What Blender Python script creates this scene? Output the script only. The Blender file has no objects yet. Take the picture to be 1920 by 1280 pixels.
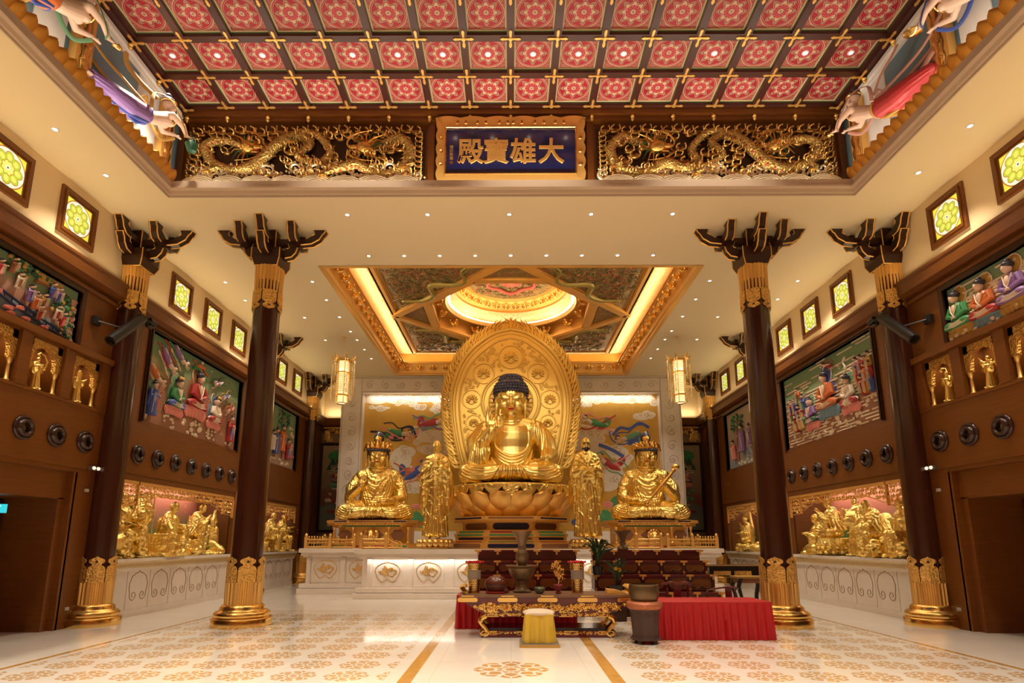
import bpy, math, random
from mathutils import Vector, Matrix, Euler
from mathutils.bvhtree import BVHTree
R = math.radians; PI = math.pi; TAU = 2*PI
sin, cos = math.sin, math.cos
scn = bpy.context.scene
COL = scn.collection
# ---------------------------------------------------------------- camera
cd = bpy.data.cameras.new('camera'); cam = bpy.data.objects.new('camera', cd); COL.objects.link(cam)
cam.location = (0, 0, 1.6); cam.rotation_euler = (R(90+10.589), 0, R(.2994))
cd.sensor_width = 36; cd.lens = 1077*36/1920
cd.shift_x = (960-952.45)/1920; cd.shift_y = (813.2-640)/1920
cd.clip_end = 200; scn.camera = cam
# ---------------------------------------------------------------- world, exposure
w = bpy.data.worlds.new('world'); scn.world = w; w.use_nodes = True
w.node_tree.nodes['Background'].inputs[0].default_value = (.9, .7, .5, 1)
w.node_tree.nodes['Background'].inputs[1].default_value = .02
vs = scn.view_settings
vs.view_transform = 'Standard'; vs.look = 'None'; vs.gamma = 1; vs.use_curve_mapping = False
vs.exposure = 0.58
cy_ = scn.cycles
cy_.use_denoising = True; cy_.max_bounces = 7; cy_.diffuse_bounces = 4; cy_.glossy_bounces = 4
cy_.transmission_bounces = 4; cy_.sample_clamp_indirect = 4; cy_.sample_clamp_direct = 30; cy_.blur_glossy = 0.5
cy_.caustics_reflective = False; cy_.caustics_refractive = False; cy_.use_light_tree = True
# ---------------------------------------------------------------- key dimensions
W = 8.33; HC = 8.32; HU = 10.83; X1 = 5.25; Y1 = 11.64; X2 = 8.19
PITCH = .88; CC = 18.0      # ceiling coffer pitch, centre of the golden coffer
# ---------------------------------------------------------------- lamps of the hall
WARM = (1, .78, .48); WARM2 = (1, .87, .70)
def area(name, loc, rot, sx, sy, power, col=WARM, spread=180):
    l = bpy.data.lights.new(name, 'AREA'); l.shape = 'RECTANGLE'; l.size = sx; l.size_y = sy
    l.energy = power; l.color = col; l.spread = R(spread)
    o = bpy.data.objects.new(name, l); COL.objects.link(o); o.location = loc; o.rotation_euler = [R(a) for a in rot]
    return o
def spot(name, loc, target, power, ang=50, blend=.6, col=WARM2, rad=.06):
    l = bpy.data.lights.new(name, 'SPOT'); l.energy = power; l.color = col; l.spot_size = R(ang); l.spot_blend = blend
    l.shadow_soft_size = rad
    o = bpy.data.objects.new(name, l); COL.objects.link(o); o.location = loc
    o.rotation_euler = (Vector(target)-Vector(loc)).to_track_quat('-Z', 'Y').to_euler()
    return o
for s in (-1, 1):
    # cove strips lying on the wooden cornice, shining up the cream wall
    area('cove_lamp', (s*8.15, 8.4, 6.99), (0, 180-s*30, 0), .05, 5.8, 10, WARM)
    area('cove_lamp', (s*8.15, 17.4, 6.99), (0, 180-s*30, 0), .05, 11.2, 24, WARM)
    area('cove_lamp', (s*7.6, 24.7, 7.08), (180-25, 0, 0), 1.2, .05, 5, WARM)
    # strips hidden in the golden coffer
    area('coffer_lamp', (s*4.40, CC, 8.79), (0, 180-s*50, 0), .05, 8.6, 30, WARM)
    area('coffer_lamp', (0, CC+s*4.40, 8.79), (180+s*50, 0, 0), 8.6, .05, 30, WARM)
    # light strips behind the petal ledges of the raised ceiling
    area('ledge_lamp', (s*6.85, 5.2, 8.72), (0, 180+s*12, 0), .1, 10, 42, WARM2)
    # strip under the top of the marble portal
    area('portal_lamp', (s*4.0, 23.05, 7.55), (18, 0, 0), 3.7, .08, 13, WARM2)
area('ledge_lamp', (0, 10.78, 8.68), (180-12, 0, 0), 13, .12, 120, WARM2)
area('dome_lamp', (0, CC, 9.50), (180, 0, 0), 3.2, 3.2, 55, WARM)

# accent spots on the statues, from the soffit downlights
for x in (-1.74, 1.68): spot('accent_spot', (x, 10.96, HC-.05), (x*.25, 18.2, 5.6), 330, 34)
spot('accent_spot', (-.03, 10.96, HC-.05), (0, 18.0, 5.0), 260, 40)
for s in (-1, 1):
    spot('accent_spot', (s*3.4, 12.72, HC-.05), (s*4.4, 18.6, 3.6), 230, 34)
    spot('accent_spot', (s*1.7, 12.72, HC-.05), (s*2.2, 17.4, 3.0), 150, 34)
# general downlighting of the hall, plus spots added to brighten it
for x in (-7.56, 7.56):
    for y in (7.2, 9.62, 14.12, 16.6): spot('down_spot', (x, y, HC-.05), (x*.99, y, 0), 210, 95, .8)  # farthest pair has no fixture, added to brighten the marble counters
for x in (-5.22, 5.22):
    for y in (14.1, 17.75, 20.58): spot('down_spot', (x, y, HC-.05), (x, y, 0), 260, 100, .8)
for x in (-2.56, .84, 2.54): spot('down_spot', (x, 12.72, HC-.05), (x, 12.72, 0), 200, 95, .8)
for x in (-6.6, -3.08, .44, 3.96):
    for y in (1.6, 4.3, 9.6): spot('down_spot', (x, y, HU+.05), (x, y, 0), 400 if y > 9 else 1300, 75, .7)  # nearer two rows are unseen, added so floor bounce brightens the ceiling
for x in (-6, -2, 2, 6): spot('down_spot', (x, -2.6, HC-.05), (x, -2.6, 0), 900, 110, .8)  # unseen row behind the camera, added for the same floor bounce
# niche lights, and unseen fill lamps added for the backdrops
for s in (-1, 1):
    area('niche_lamp', (s*8.42, 14.7, 2.98), (0, -s*15, 0), .08, 4.6, 105, WARM2)
    area('niche_lamp', (s*8.42, 20.6, 2.98), (0, -s*15, 0), .08, 3.0, 60, WARM2)
    area('backdrop_fill', (s*9.15, 14.7, 3.0), (0, -s*25, 0), .08, 4.6, 18, WARM2)  # unseen lamp added to brighten the painted backdrop
    area('backdrop_fill', (s*9.15, 20.6, 3.0), (0, -s*25, 0), .08, 3.0, 10, WARM2)  # same added fill in the farther niche
    for y0 in (10.43, 9.455, 8.48, 7.505): area('alcove_lamp', (s*8.50, y0+.37, 5.10), (0, 0, 0), .12, .5, 2.5, WARM)
# ---------------------------------------------------------------- node expression helper
class S:
    def __init__(s, nt, k): s.nt, s.k = nt, k
    def _m(s, op, *a):
        n = s.nt.nodes.new('ShaderNodeMath'); n.operation = op
        for i, v in enumerate(a):
            if isinstance(v, S): s.nt.links.new(v.k, n.inputs[i])
            else: n.inputs[i].default_value = v
        return S(s.nt, n.outputs[0])
    def __add__(s, o): return s._m('ADD', s, o)
    __radd__ = __add__
    def __sub__(s, o): return s._m('SUBTRACT', s, o)
    def __rsub__(s, o): return s._m('SUBTRACT', o, s)
    def __mul__(s, o): return s._m('MULTIPLY', s, o)
    __rmul__ = __mul__
    def __truediv__(s, o): return s._m('DIVIDE', s, o)
    def __lt__(s, o): return s._m('LESS_THAN', s, o)
    def __gt__(s, o): return s._m('GREATER_THAN', s, o)
    def abs(s): return s._m('ABSOLUTE', s)
    def frac(s): return s._m('FRACT', s)
    def sin(s): return s._m('SINE', s)
    def cos(s): return s._m('COSINE', s)
    def sqrt(s): return s._m('SQRT', s)
    def atan2(s, o): return s._m('ARCTAN2', s, o)
    def min(s, o): return s._m('MINIMUM', s, o)
    def max(s, o): return s._m('MAXIMUM', s, o)
class NT:
    def __init__(s, name):
        s.m = bpy.data.materials.new(name); s.m.use_nodes = True; s.nt = s.m.node_tree
        s.b = s.nt.nodes['Principled BSDF']
    def coord(s, kind='Object'):
        n = s.nt.nodes.new('ShaderNodeTexCoord'); p = s.nt.nodes.new('ShaderNodeSeparateXYZ')
        s.nt.links.new(n.outputs[kind], p.inputs[0]); s.vec = n.outputs[kind]
        return [S(s.nt, p.outputs[i]) for i in range(3)]
    def noise(s, scale, detail=2, vec=None, stretch=None, out=0, dist=0):
        n = s.nt.nodes.new('ShaderNodeTexNoise'); n.inputs['Scale'].default_value = scale; n.inputs['Detail'].default_value = detail
        n.inputs['Distortion'].default_value = dist
        if not hasattr(s, 'vec'): s.coord()
        v = vec or s.vec
        if stretch:
            mp = s.nt.nodes.new('ShaderNodeMapping'); mp.inputs['Scale'].default_value = stretch
            s.nt.links.new(v, mp.inputs[0]); v = mp.outputs[0]
        s.nt.links.new(v, n.inputs['Vector'])
        return S(s.nt, n.outputs[out])
    def voronoi(s, scale, feature='F1', stretch=None):
        n = s.nt.nodes.new('ShaderNodeTexVoronoi'); n.inputs['Scale'].default_value = scale; n.feature = feature
        if not hasattr(s, 'vec'): s.coord()
        v = s.vec
        if stretch:
            mp = s.nt.nodes.new('ShaderNodeMapping'); mp.inputs['Scale'].default_value = stretch
            s.nt.links.new(v, mp.inputs[0]); v = mp.outputs[0]
        s.nt.links.new(v, n.inputs['Vector'])
        return S(s.nt, n.outputs[0])
    def mix(s, f, a, b):
        n = s.nt.nodes.new('ShaderNodeMix'); n.data_type = 'RGBA'
        for sock, v in ((n.inputs[0], f), (n.inputs[6], a), (n.inputs[7], b)):
            if isinstance(v, S): s.nt.links.new(v.k, sock)
            elif isinstance(v, (tuple, list)): sock.default_value = (*v[:3], 1)
            else: sock.default_value = v
        return S(s.nt, n.outputs[2])
    def ramp(s, f, stops, interp='LINEAR'):
        n = s.nt.nodes.new('ShaderNodeValToRGB'); n.color_ramp.interpolation = interp
        e = n.color_ramp.elements
        while len(e) > 1: e.remove(e[-1])
        e[0].position = stops[0][0]; e[0].color = (*stops[0][1], 1)
        for p, c in stops[1:]:
            q = e.new(p); q.color = (*c, 1)
        s.nt.links.new(f.k, n.inputs[0]); return S(s.nt, n.outputs[0])
    def set(s, key, v):
        i = s.b.inputs[key]
        if isinstance(v, S): s.nt.links.new(v.k, i)
        elif isinstance(v, (tuple, list)): i.default_value = (*v[:3], 1)
        else: i.default_value = v
        return s
    def bump(s, h, strength=.3, dist=.01):
        n = s.nt.nodes.new('ShaderNodeBump'); n.inputs['Strength'].default_value = strength; n.inputs['Distance'].default_value = dist
        s.nt.links.new(h.k, n.inputs['Height']); s.nt.links.new(n.outputs[0], s.b.inputs['Normal']); return s
def srgb(r, g, b):
    f = lambda c: (c/255/12.92) if c/255 <= .04045 else ((c/255+.055)/1.055)**2.4
    return (f(r), f(g), f(b))
def simple(name, col, rough=.5, metal=0, bump=None, coat=0, vary=None, spec=None):
    n = NT(name)
    c = col
    if vary:
        sc, amt = vary[:2]
        f = n.noise(sc, 3, stretch=vary[2] if len(vary) > 2 else None)
        c = n.mix(f, tuple(x*(1-amt) for x in col), tuple(min(1, x*(1+amt)) for x in col))
    n.set('Base Color', c).set('Roughness', rough).set('Metallic', metal)
    if coat: n.set('Coat Weight', coat).set('Coat Roughness', .12)
    if spec is not None: n.set('Specular IOR Level', spec)
    if bump: n.bump(n.noise(bump[0], 3), bump[1], bump[2] if len(bump) > 2 else .01)
    return n.m
def emis(name, col, strength):
    n = NT(name); n.set('Base Color', col).set('Emission Color', col).set('Emission Strength', strength); return n.m
M = {}
GOLD = (.92, .60, .19)
M['plaster'] = simple('plaster', (.90, .75, .47), .8)
M['cream'] = simple('cream_wall', (.80, .62, .36), .8)
M['wood'] = simple('brown_wood', (.165, .050, .007), .36, vary=(3, .3, (.6, .6, 9)), bump=(60, .05))
M['wood_dark'] = simple('dark_wood', (.032, .009, .004), .35)
M['lacquer'] = simple('column_lacquer', (.046, .011, .005), .22, coat=.35)
M['gold'] = simple('polished_gold', GOLD, .2, 1)
M['gold_matte'] = simple('matte_gilt', (.84, .56, .13), .5, .7, bump=(45, .12, .006))
M['gold_soft'] = simple('gilt', (.95, .64, .22), .38, 1, bump=(45, .12, .006))
M['gold_statue'] = simple('statue_gilt', (1.0, .76, .24), .31, 1, bump=(9, .08, .02))
n = NT('gilt_drapery'); n.coord(); h = (n.noise(3.6, 1, dist=1.4)*26).sin()*.6+n.noise(12, 2)*.4
n.set('Base Color', (1.0, .76, .24)).set('Metallic', 1).set('Roughness', .30).bump(h, .6, .012); M['gold_drape'] = n.m
n = NT('gilt_robe'); n.coord(); h = (n.noise(1.6, 1, dist=1.6)*26).sin()
n.set('Base Color', (1.0, .76, .24)).set('Metallic', 1).set('Roughness', .31).bump(h, .45, .02); M['gold_robe'] = n.m
M['gold_paint'] = simple('gold_paint', (.88, .52, .14), .45, .65)
M['gold_orange'] = simple('lotus_petal_gold', (.72, .34, .05), .42, .55)
M['gold_carved'] = NT('carved_gold')
n = M['gold_carved']; n.coord(); v = n.voronoi(26); h = n.noise(30, 3, dist=2.2)
n.set('Base Color', n.mix((v*1.8).min(1), (.42, .2, .04), (.9, .55, .15))).set('Metallic', .85).set('Roughness', .36).bump(h*.6+v, .9, .02); M['gold_carved'] = n.m
M['bronze'] = simple('aged_bronze', (.20, .13, .07), .42, .7, bump=(30, .15))
M['black'] = simple('black_metal', (.012, .012, .014), .35)
M['white'] = simple('white_paint', (.85, .8, .74), .5)
M['red'] = simple('red_satin', (.45, .006, .012), .45)
M['yellow'] = simple('yellow_satin', (.62, .40, .035), .42)
M['redwood'] = simple('dark_red_lacquer', (.13, .010, .016), .22, coat=.5)
M['panelwood'] = simple('warm_panel', (.28, .11, .025), .4)
M['skin'] = simple('painted_skin', (.75, .52, .38), .5)
M['lips'] = simple('red_lips', (.5, .02, .015), .4)
M['hair'] = simple('blue_black_hair', (.045, .038, .055), .35)
M['leaf'] = simple('plant_leaf', (.018, .05, .012), .45)
M['blossom'] = simple('yellow_blossom', (.85, .55, .03), .5)
M['glassdark'] = simple('dark_lens', (.006, .004, .004), .08)
M['turned'] = simple('turned_wood', (.035, .010, .006), .28, coat=.15)
for k, c in dict(green=(.06, .28, .10), jade=(.16, .36, .20), blue=(.06, .11, .40), sky=(.16, .27, .36), violet=(.26, .14, .36), orange=(.62, .16, .04),
                 pink=(.80, .27, .22), crimson=(.42, .03, .03), cloud=(.80, .64, .45), rose=(.66, .34, .26), darkgreen=(.02, .09, .04), earth=(.30, .12, .05),
                 navy=(.01, .012, .05), ochre=(.50, .28, .06), silver=(.5, .45, .42), offwhite=(.84, .74, .60)).items():
    M['p_'+k] = simple('paint_'+k, c, .45)
LAMP = emis('lamp_lens', (1, .88, .68), 5)
# marble
n = NT('white_marble'); f = n.noise(1.6, 6, dist=1.5)
n.set('Base Color', n.mix(f, (.76, .66, .56), (.90, .81, .71))).set('Roughness', .22); M['marble'] = n.m
n = NT('carved_marble'); n.coord(); h = n.noise(5, 2, dist=3)
n.set('Base Color', n.mix(h, (.60, .49, .38), (.74, .63, .50))).set('Roughness', .4).bump(((h*26).sin()), .5, .02); M['marble_carved'] = n.m
# ---------------------------------------------------------------- geometry collector
class G:
    def __init__(s): s.v = []; s.f = []; s.mi = []; s.cur = 0
    def add(s, vs, fs, M_=None):
        o = len(s.v)
        s.v += [tuple(M_ @ Vector(p)) for p in vs] if M_ is not None else [tuple(p) for p in vs]
        s.f += [tuple(i+o for i in f) for f in fs]; s.mi += [s.cur]*len(fs); return s
    def m(s, i): s.cur = i; return s
    def box(s, x0, x1, y0, y1, z0, z1, M_=None):
        x0, x1 = sorted((x0, x1)); y0, y1 = sorted((y0, y1)); z0, z1 = sorted((z0, z1))
        vs = [(x, y, z) for x in (x0, x1) for y in (y0, y1) for z in (z0, z1)]
        return s.add(vs, [(0,1,3,2), (4,6,7,5), (0,4,5,1), (2,3,7,6), (0,2,6,4), (1,5,7,3)], M_)
    def quad(s, a, b, c, d): return s.add([a, b, c, d], [(0,1,2,3)])
    def lathe(s, prof, n=32, c=(0,0,0), M_=None, cap=True, a0=0, sq=1):
        vs = []; fs = []; k = len(prof)
        for i in range(n):
            a = TAU*i/n+a0
            for r, z in prof: vs.append((c[0]+r*cos(a), c[1]+r*sin(a)*sq, c[2]+z))
        for i in range(n):
            j = (i+1) % n
            for q in range(k-1): fs.append((i*k+q, j*k+q, j*k+q+1, i*k+q+1))
        if cap:
            fs.append(tuple(i*k for i in range(n))[::-1]); fs.append(tuple(i*k+k-1 for i in range(n)))
        return s.add(vs, fs, M_)
    def cyl(s, p0, p1, r0, r1=None, n=16): return s.tube([p0, p1], [r0, r0 if r1 is None else r1], n)
    def tube(s, pts, rad, n=8, flat=1.0, close=False, up=None):
        pts = [Vector(p) for p in pts]; k = len(pts)
        if not isinstance(rad, (list, tuple)): rad = [rad]*k
        vs = []; prev = None
        for i, p in enumerate(pts):
            if close: t = pts[(i+1) % k]-pts[i-1]
            else: t = pts[min(i+1, k-1)]-pts[max(i-1, 0)]
            if t.length < 1e-9: t = Vector((0,0,1))
            t.normalize()
            if prev is None:
                u = Vector(up) if up else (Vector((0,0,1)) if abs(t.z) < .9 else Vector((1,0,0)))
            else: u = prev
            u = (u - t*u.dot(t))
            if u.length < 1e-6: u = t.orthogonal()
            u.normalize(); prev = u; b = t.cross(u)
            for j in range(n):
                a = TAU*j/n
                vs.append(p + u*(cos(a)*rad[i]) + b*(sin(a)*rad[i]*flat))
        fs = []
        for i in range(k if close else k-1):
            i2 = (i+1) % k
            for j in range(n):
                j2 = (j+1) % n
                fs.append((i*n+j, i*n+j2, i2*n+j2, i2*n+j))
        if not close:
            fs.append(tuple(range(n))[::-1]); fs.append(tuple((k-1)*n+j for j in range(n)))
        return s.add(vs, fs)
    def sphere(s, c, r, nu=12, nv=8, M_=None, rot=None):
        if not isinstance(r, (list, tuple)): r = (r, r, r)
        Q = Matrix.Translation(Vector(c))
        if rot: Q = Q @ Euler([R(a) for a in rot]).to_matrix().to_4x4()
        Q = Q @ Matrix.Diagonal((*r, 1))
        if M_ is not None: Q = M_ @ Q
        vs = [(0,0,1)]; fs = []
        for i in range(1, nv):
            t = PI*i/nv
            for j in range(nu):
                a = TAU*j/nu; vs.append((sin(t)*cos(a), sin(t)*sin(a), cos(t)))
        vs.append((0,0,-1)); L = len(vs)-1
        for j in range(nu): fs.append((0, 1+j, 1+(j+1) % nu)); fs.append((L, L-nu+(j+1) % nu, L-nu+j))
        for i in range(nv-2):
            for j in range(nu):
                a = 1+i*nu+j; b = 1+i*nu+(j+1) % nu; fs.append((a, a+nu, b+nu, b))
        return s.add(vs, fs, Q)
    def prism(s, poly, d0, d1, ax='y', M_=None):
        """polygon (u,v) extruded along ax: y -> (u,d,v); x -> (d,u,v); z -> (u,v,d)"""
        f = {'y': lambda u, v, d: (u, d, v), 'x': lambda u, v, d: (d, u, v), 'z': lambda u, v, d: (u, v, d)}[ax]
        n = len(poly); vs = [f(u, v, d0) for u, v in poly]+[f(u, v, d1) for u, v in poly]
        fs = [tuple(range(n))[::-1], tuple(range(n, 2*n))]+[(i, (i+1) % n, n+(i+1) % n, n+i) for i in range(n)]
        return s.add(vs, fs, M_)
    def obj(s, name, mats, parent=None, smooth=False, loc=None, bevel=0, angle=None, rotz=0):
        me = bpy.data.meshes.new(name); me.from_pydata(s.v, [], s.f)
        if not isinstance(mats, (list, tuple)): mats = [mats]
        for m in mats: me.materials.append(m)
        if len(mats) > 1: me.polygons.foreach_set('material_index', s.mi)
        me.update(); me.validate()
        o = bpy.data.objects.new(name, me); COL.objects.link(o)
        if parent: o.parent = parent
        if loc: o.location = loc
        if rotz: o.rotation_euler.z = rotz
        if bevel:
            b = o.modifiers.new('bevel', 'BEVEL'); b.width = bevel; b.segments = 2; b.limit_method = 'ANGLE'
        if smooth:
            me.polygons.foreach_set('use_smooth', [True]*len(me.polygons))
            me.set_sharp_from_angle(angle=R(angle or 40))
        return o
def tag(o, label, cat, group=None, kind=None):
    if label: o['label'] = label
    if cat: o['category'] = cat
    if group: o['group'] = group
    if kind: o['kind'] = kind
    return o
def struct(o): o['kind'] = 'structure'; return o
def thing(name, label, cat, loc=(0,0,0), rotz=0, group=None, scale=None):
    o = bpy.data.objects.new(name, None); COL.objects.link(o); o.empty_display_size = .1
    o.location = loc; o.rotation_euler.z = rotz
    if scale: o.scale = scale
    return tag(o, label, cat, group)
def dup(root, loc=None, rotz=None, label=None, group=None, scale=None):
    def cp(o, par):
        c = o.copy(); COL.objects.link(c)
        if par: c.parent = par; c.matrix_parent_inverse = o.matrix_parent_inverse
        for ch in list(o.children): cp(ch, c)
        return c
    r = cp(root, None)
    if loc is not None: r.location = loc
    if rotz is not None: r.rotation_euler.z = rotz
    if scale is not None: r.scale = scale
    if label: r['label'] = label
    if group: r['group'] = group
    return r
ORD = 'first second third fourth fifth sixth seventh eighth ninth tenth eleventh twelfth thirteenth fourteenth fifteenth sixteenth seventeenth eighteenth nineteenth twentieth'.split()
SIDE = {-1: 'left', 1: 'right'}
def lerp(a, b, t): return a+(b-a)*t
def arc(cx, cy, r, a0, a1, n): return [(cx+r*cos(R(lerp(a0, a1, i/(n-1)))), cy+r*sin(R(lerp(a0, a1, i/(n-1))))) for i in range(n)]
def spiral(cx, cy, r, turns, a0=0, n=18, d=1):
    """scroll curve winding inwards"""
    return [(cx+r*(1-.85*i/(n-1))*cos(a0+d*TAU*turns*i/(n-1)), cy+r*(1-.85*i/(n-1))*sin(a0+d*TAU*turns*i/(n-1))) for i in range(n)]
def smoothpts(p, k=6):
    """Catmull-Rom through points"""
    p = [Vector(q) for q in p]; out = []
    for i in range(len(p)-1):
        a, b, c, d = p[max(i-1, 0)], p[i], p[i+1], p[min(i+2, len(p)-1)]
        for j in range(k):
            t = j/k; out.append(.5*((2*b)+(c-a)*t+(2*a-5*b+4*c-d)*t*t+(3*b-a-3*c+d)*t**3))
    out.append(p[-1]); return out
# ---------------------------------------------------------------- floor
n = NT('polished_marble_floor'); x, y, z = n.coord('Object')
nz = n.noise(1.1, 6, dist=1.2); nz2 = n.noise(.35, 3)
tile = n.mix(nz, (.70, .62, .53), (.82, .75, .67))
tile = n.mix(nz2*.25, tile, (.72, .60, .46))
jx = ((x/.96+.5).frac()-.5).abs(); jy = ((y/.96).frac()-.5).abs()
joint = (jx < .004).max(jy < .004)
P_ = .64
def rosette(u, v, k8=8):
    """inlaid rosette mask for |p|<1"""
    r = (u*u+v*v).sqrt(); a = v.atan2(u)
    lobe = (a*k8).cos()
    rim = 1-.10*(1-lobe)*.5
    rr = r/rim
    cut = ((a*k8).cos()*.10+.72-r).abs() < .045          # pale ring following the lobes
    ray = ((a*k8+PI).cos() > .80)*(r > .45)              # pale gaps between the petals
    ring2 = ((r-.42+(a*k8).cos()*.05).abs()) < .05
    core = ((r-.20).abs()) < .045
    star = ((a*k8).cos()*.10+.30-r).abs() < .03
    dot = ((a*16).cos() > .93)*(r > .80)
    pale = cut.max(ray).max(ring2).max(core).max(star).max(dot)
    return (rr < 1)*(1-pale)
ax = x.abs()
u = ((x/P_+.62).frac()-.5)*(P_/.275); v = ((y/P_).frac()-.5)*(P_/.275)
side = (ax > 1.5)*(ax < 6.35)*(y < 13.6)
m1 = rosette(u, v)*side
mc = rosette(x/.48, ((y-7.73+12*1.28)/1.28+.5).frac()*(1.28/.48)-.5*1.28/.48)*(ax < .6)*((y-7.73).abs() < .6)
gl = ((ax-1.24).abs() < .082).max((ax-6.5).abs() < .045)*(y < 13.92)
gl = gl.max(((y-13.95).abs() < .03)*(ax < 6.55))
c = n.mix(joint*.35, tile, (.40, .30, .20))
c = n.mix(m1*.9, c, (.52, .29, .08)); c = n.mix(mc*.9, c, (.48, .25, .06))
c = n.mix(gl, c, n.mix(n.noise(9, 4), (.38, .18, .035), (.62, .34, .09)))
n.set('Base Color', c).set('Roughness', .07).set('Specular IOR Level', .6); M['floor'] = n.m
g = G(); g.box(-9.6, 9.6, -6, 25.2, -.1, 0); struct(g.obj('floor', M['floor']))

# ---------------------------------------------------------------- side walls
def holed(g, x0, x1, ylo, yhi, zlo, zhi, holes):
    """wall slab between x0 and x1 with rectangular holes (y0,y1,z0,z1)"""
    ys = sorted({ylo, yhi, *[min(max(h[0], ylo), yhi) for h in holes], *[min(max(h[1], ylo), yhi) for h in holes]})
    zs = sorted({zlo, zhi, *[min(max(h[2], zlo), zhi) for h in holes], *[min(max(h[3], zlo), zhi) for h in holes]})
    for a, b in zip(ys, ys[1:]):
        run = None
        for c_, d in zip(zs, zs[1:]):
            cy, cz = (a+b)/2, (c_+d)/2
            if any(h[0] < cy < h[1] and h[2] < cz < h[3] for h in holes):
                if run: g.box(x0, x1, a, b, *run); run = None
            else: run = (run[0] if run else c_, d)
        if run: g.box(x0, x1, a, b, *run)
ARCH = [6.52+.975*k for k in range(5)]            # near edges of the small arched openings
ARCH = [10.43-.975*k for k in range(4)]
NICHE = [(12.08, 17.32, 0, 2.92), (18.88, 22.35, 0, 2.92)]
for s in (-1, 1):
    nm = SIDE[s]
    g = G()
    holes = [(y0, y0+.745, 4.22, 5.12) for y0 in ARCH]+NICHE+[(3.5, 10.70, 0, 2.38), (3.5, 10.91, 2.38, 2.9), (10.70, 10.91, 0, 2.38),
             (6.0, 10.42, 5.29, 6.34), (12.64, 17.14, 4.30, 6.42), (19.45, 21.92, 4.28, 6.40)]
    holed(g, s*W, s*(W+.12), -6, 24.95, 0, 6.7, holes)
    g.m(1).box(s*W, s*(W+.12), -6, 24.95, 6.7, HC+.05)
    g.m(0)
    # recess around the entrance, deep doorway
    g.box(s*8.44, s*8.5, 3.5, 10.91, 2.38, 2.9)
    g.box(s*W, s*9.5, 10.86, 10.95, 0, 2.9); g.box(s*8.44, s*9.5, 10.70, 10.95, 0, 2.4)
    g.box(s*8.5, s*9.5, 3.5, 10.9, 2.38, 2.5); g.box(s*8.4, s*9.5, 3.3, 3.5, 0, 2.9)
    # panel mouldings: shallow steps in the boarding
    g.box(s*(W-.03), s*W, -6, 11.45, 2.98, 4.17); g.box(s*(W-.05), s*W, -6, 11.45, 4.15, 4.21)
    g.box(s*(W-.03), s*W, 12.0, 18.0, 3.06, 4.20); g.box(s*(W-.03), s*W, 18.6, 22.7, 3.02, 4.20)
    g.box(s*(W-.11), s*W, -6, 11.55, 5.155, 5.275)
    for y0 in ARCH: g.box(s*(W-.05), s*W, y0+.745, y0+.975-.0, 4.2, 5.16)
    struct(g.obj('wall_'+nm, [M['wood'], M['cream']]))
    # cornice that hides the light strip
    g = G(); g.prism([(s*W, 6.58), (s*(W-.10), 6.58), (s*(W-.20), 6.64), (s*(W-.20), 6.86), (s*(W-.22), 6.88), (s*(W-.22), 6.935), (s*(W-.17), 6.935), (s*(W-.17), 6.90), (s*W, 6.90)], -6, 24.95)
    g.box(s*(W-.06), s*W, -6, 24.95, 6.44, 6.50)
    o = struct(g.obj('trim_cornice_'+nm, M['wood']))
    # frames around the reliefs
    g = G()
    for y0, y1, z0, z1 in ((6.0, 10.42, 5.29, 6.34), (12.64, 17.14, 4.30, 6.42), (19.45, 21.92, 4.28, 6.40)):
        for k, (t, d) in enumerate(((.10, .03), (.045, .06))):
            if z0 > 5: continue
            g.box(s*(W-d), s*(W+.1), y0-t, y0, z0-t*.5, z1+t); g.box(s*(W-d), s*(W+.1), y1, y1+t, z0-t*.5, z1+t)
            g.box(s*(W-d), s*(W+.1), y0, y1, z1, z1+t)
        if z0 > 5: g.box(s*(W-.04), s*(W+.1), y1, y1+.1, z0, z1+.1); g.box(s*(W-.04), s*(W+.1), y0, y1, z1, z1+.1)
    struct(g.obj('trim_relief_frames_'+nm, M['wood_dark']))
    # niche interiors
    g = G()
    for y0, y1, z0, z1 in NICHE:
        g.m(1).box(s*9.45, s*9.5, y0-.2, y1+.2, z0, 3.1)
        g.m(0).box(s*(W+.1), s*9.5, y0-.1, y0, z0, 3.1); g.box(s*(W+.1), s*9.5, y1, y1+.1, z0, 3.1)
        g.box(s*(W+.1), s*9.5, y0-.1, y1+.1, 3.05, 3.15); g.box(s*(W+.1), s*9.5, y0-.1, y1+.1, .9, 1.0)
    n = NT('painted_sky_'+nm); x, y, z = n.coord(); nn = n.noise(1.3, 3); cl = n.noise(3.2, 4, stretch=(1, 1, 2.4))
    f = (z-1.2)/1.7+(nn-.5)*.35
    c = n.ramp(f, [(0, (.03, .20, .03)), (.36, (.10, .24, .05)), (.55, (.30, .17, .07)), (.75, (.48, .14, .08)), (1, (.50, .16, .10))])
    n.set('Base Color', n.mix((cl > .68)*.5, c, (.6, .42, .32))).set('Roughness', .6)
    struct(g.obj('wall_niche_'+nm, [M['wood'], n.m]))
    # alcoves behind the small arches
    g = G()
    for y0 in ARCH:
        g.box(s*8.72, s*8.76, y0-.05, y0+.8, 4.1, 5.2)
        for q in (y0-.04, y0+.745): g.box(s*(W+.1), s*8.72, q, q+.04, 4.1, 5.2)
        g.box(s*(W+.1), s*8.72, y0, y0+.75, 5.12, 5.17); g.box(s*(W+.1), s*8.72, y0, y0+.75, 4.17, 4.22)
    struct(g.obj('wall_alcoves_'+nm, M['wood']))
    # dark doors inside the entrance
    g = G(); g.box(s*9.45, s*9.5, 3.5, 10.9, 0, 2.5); struct(g.obj('wall_lobby_'+nm, M['wood_dark']))
    d = None
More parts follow.
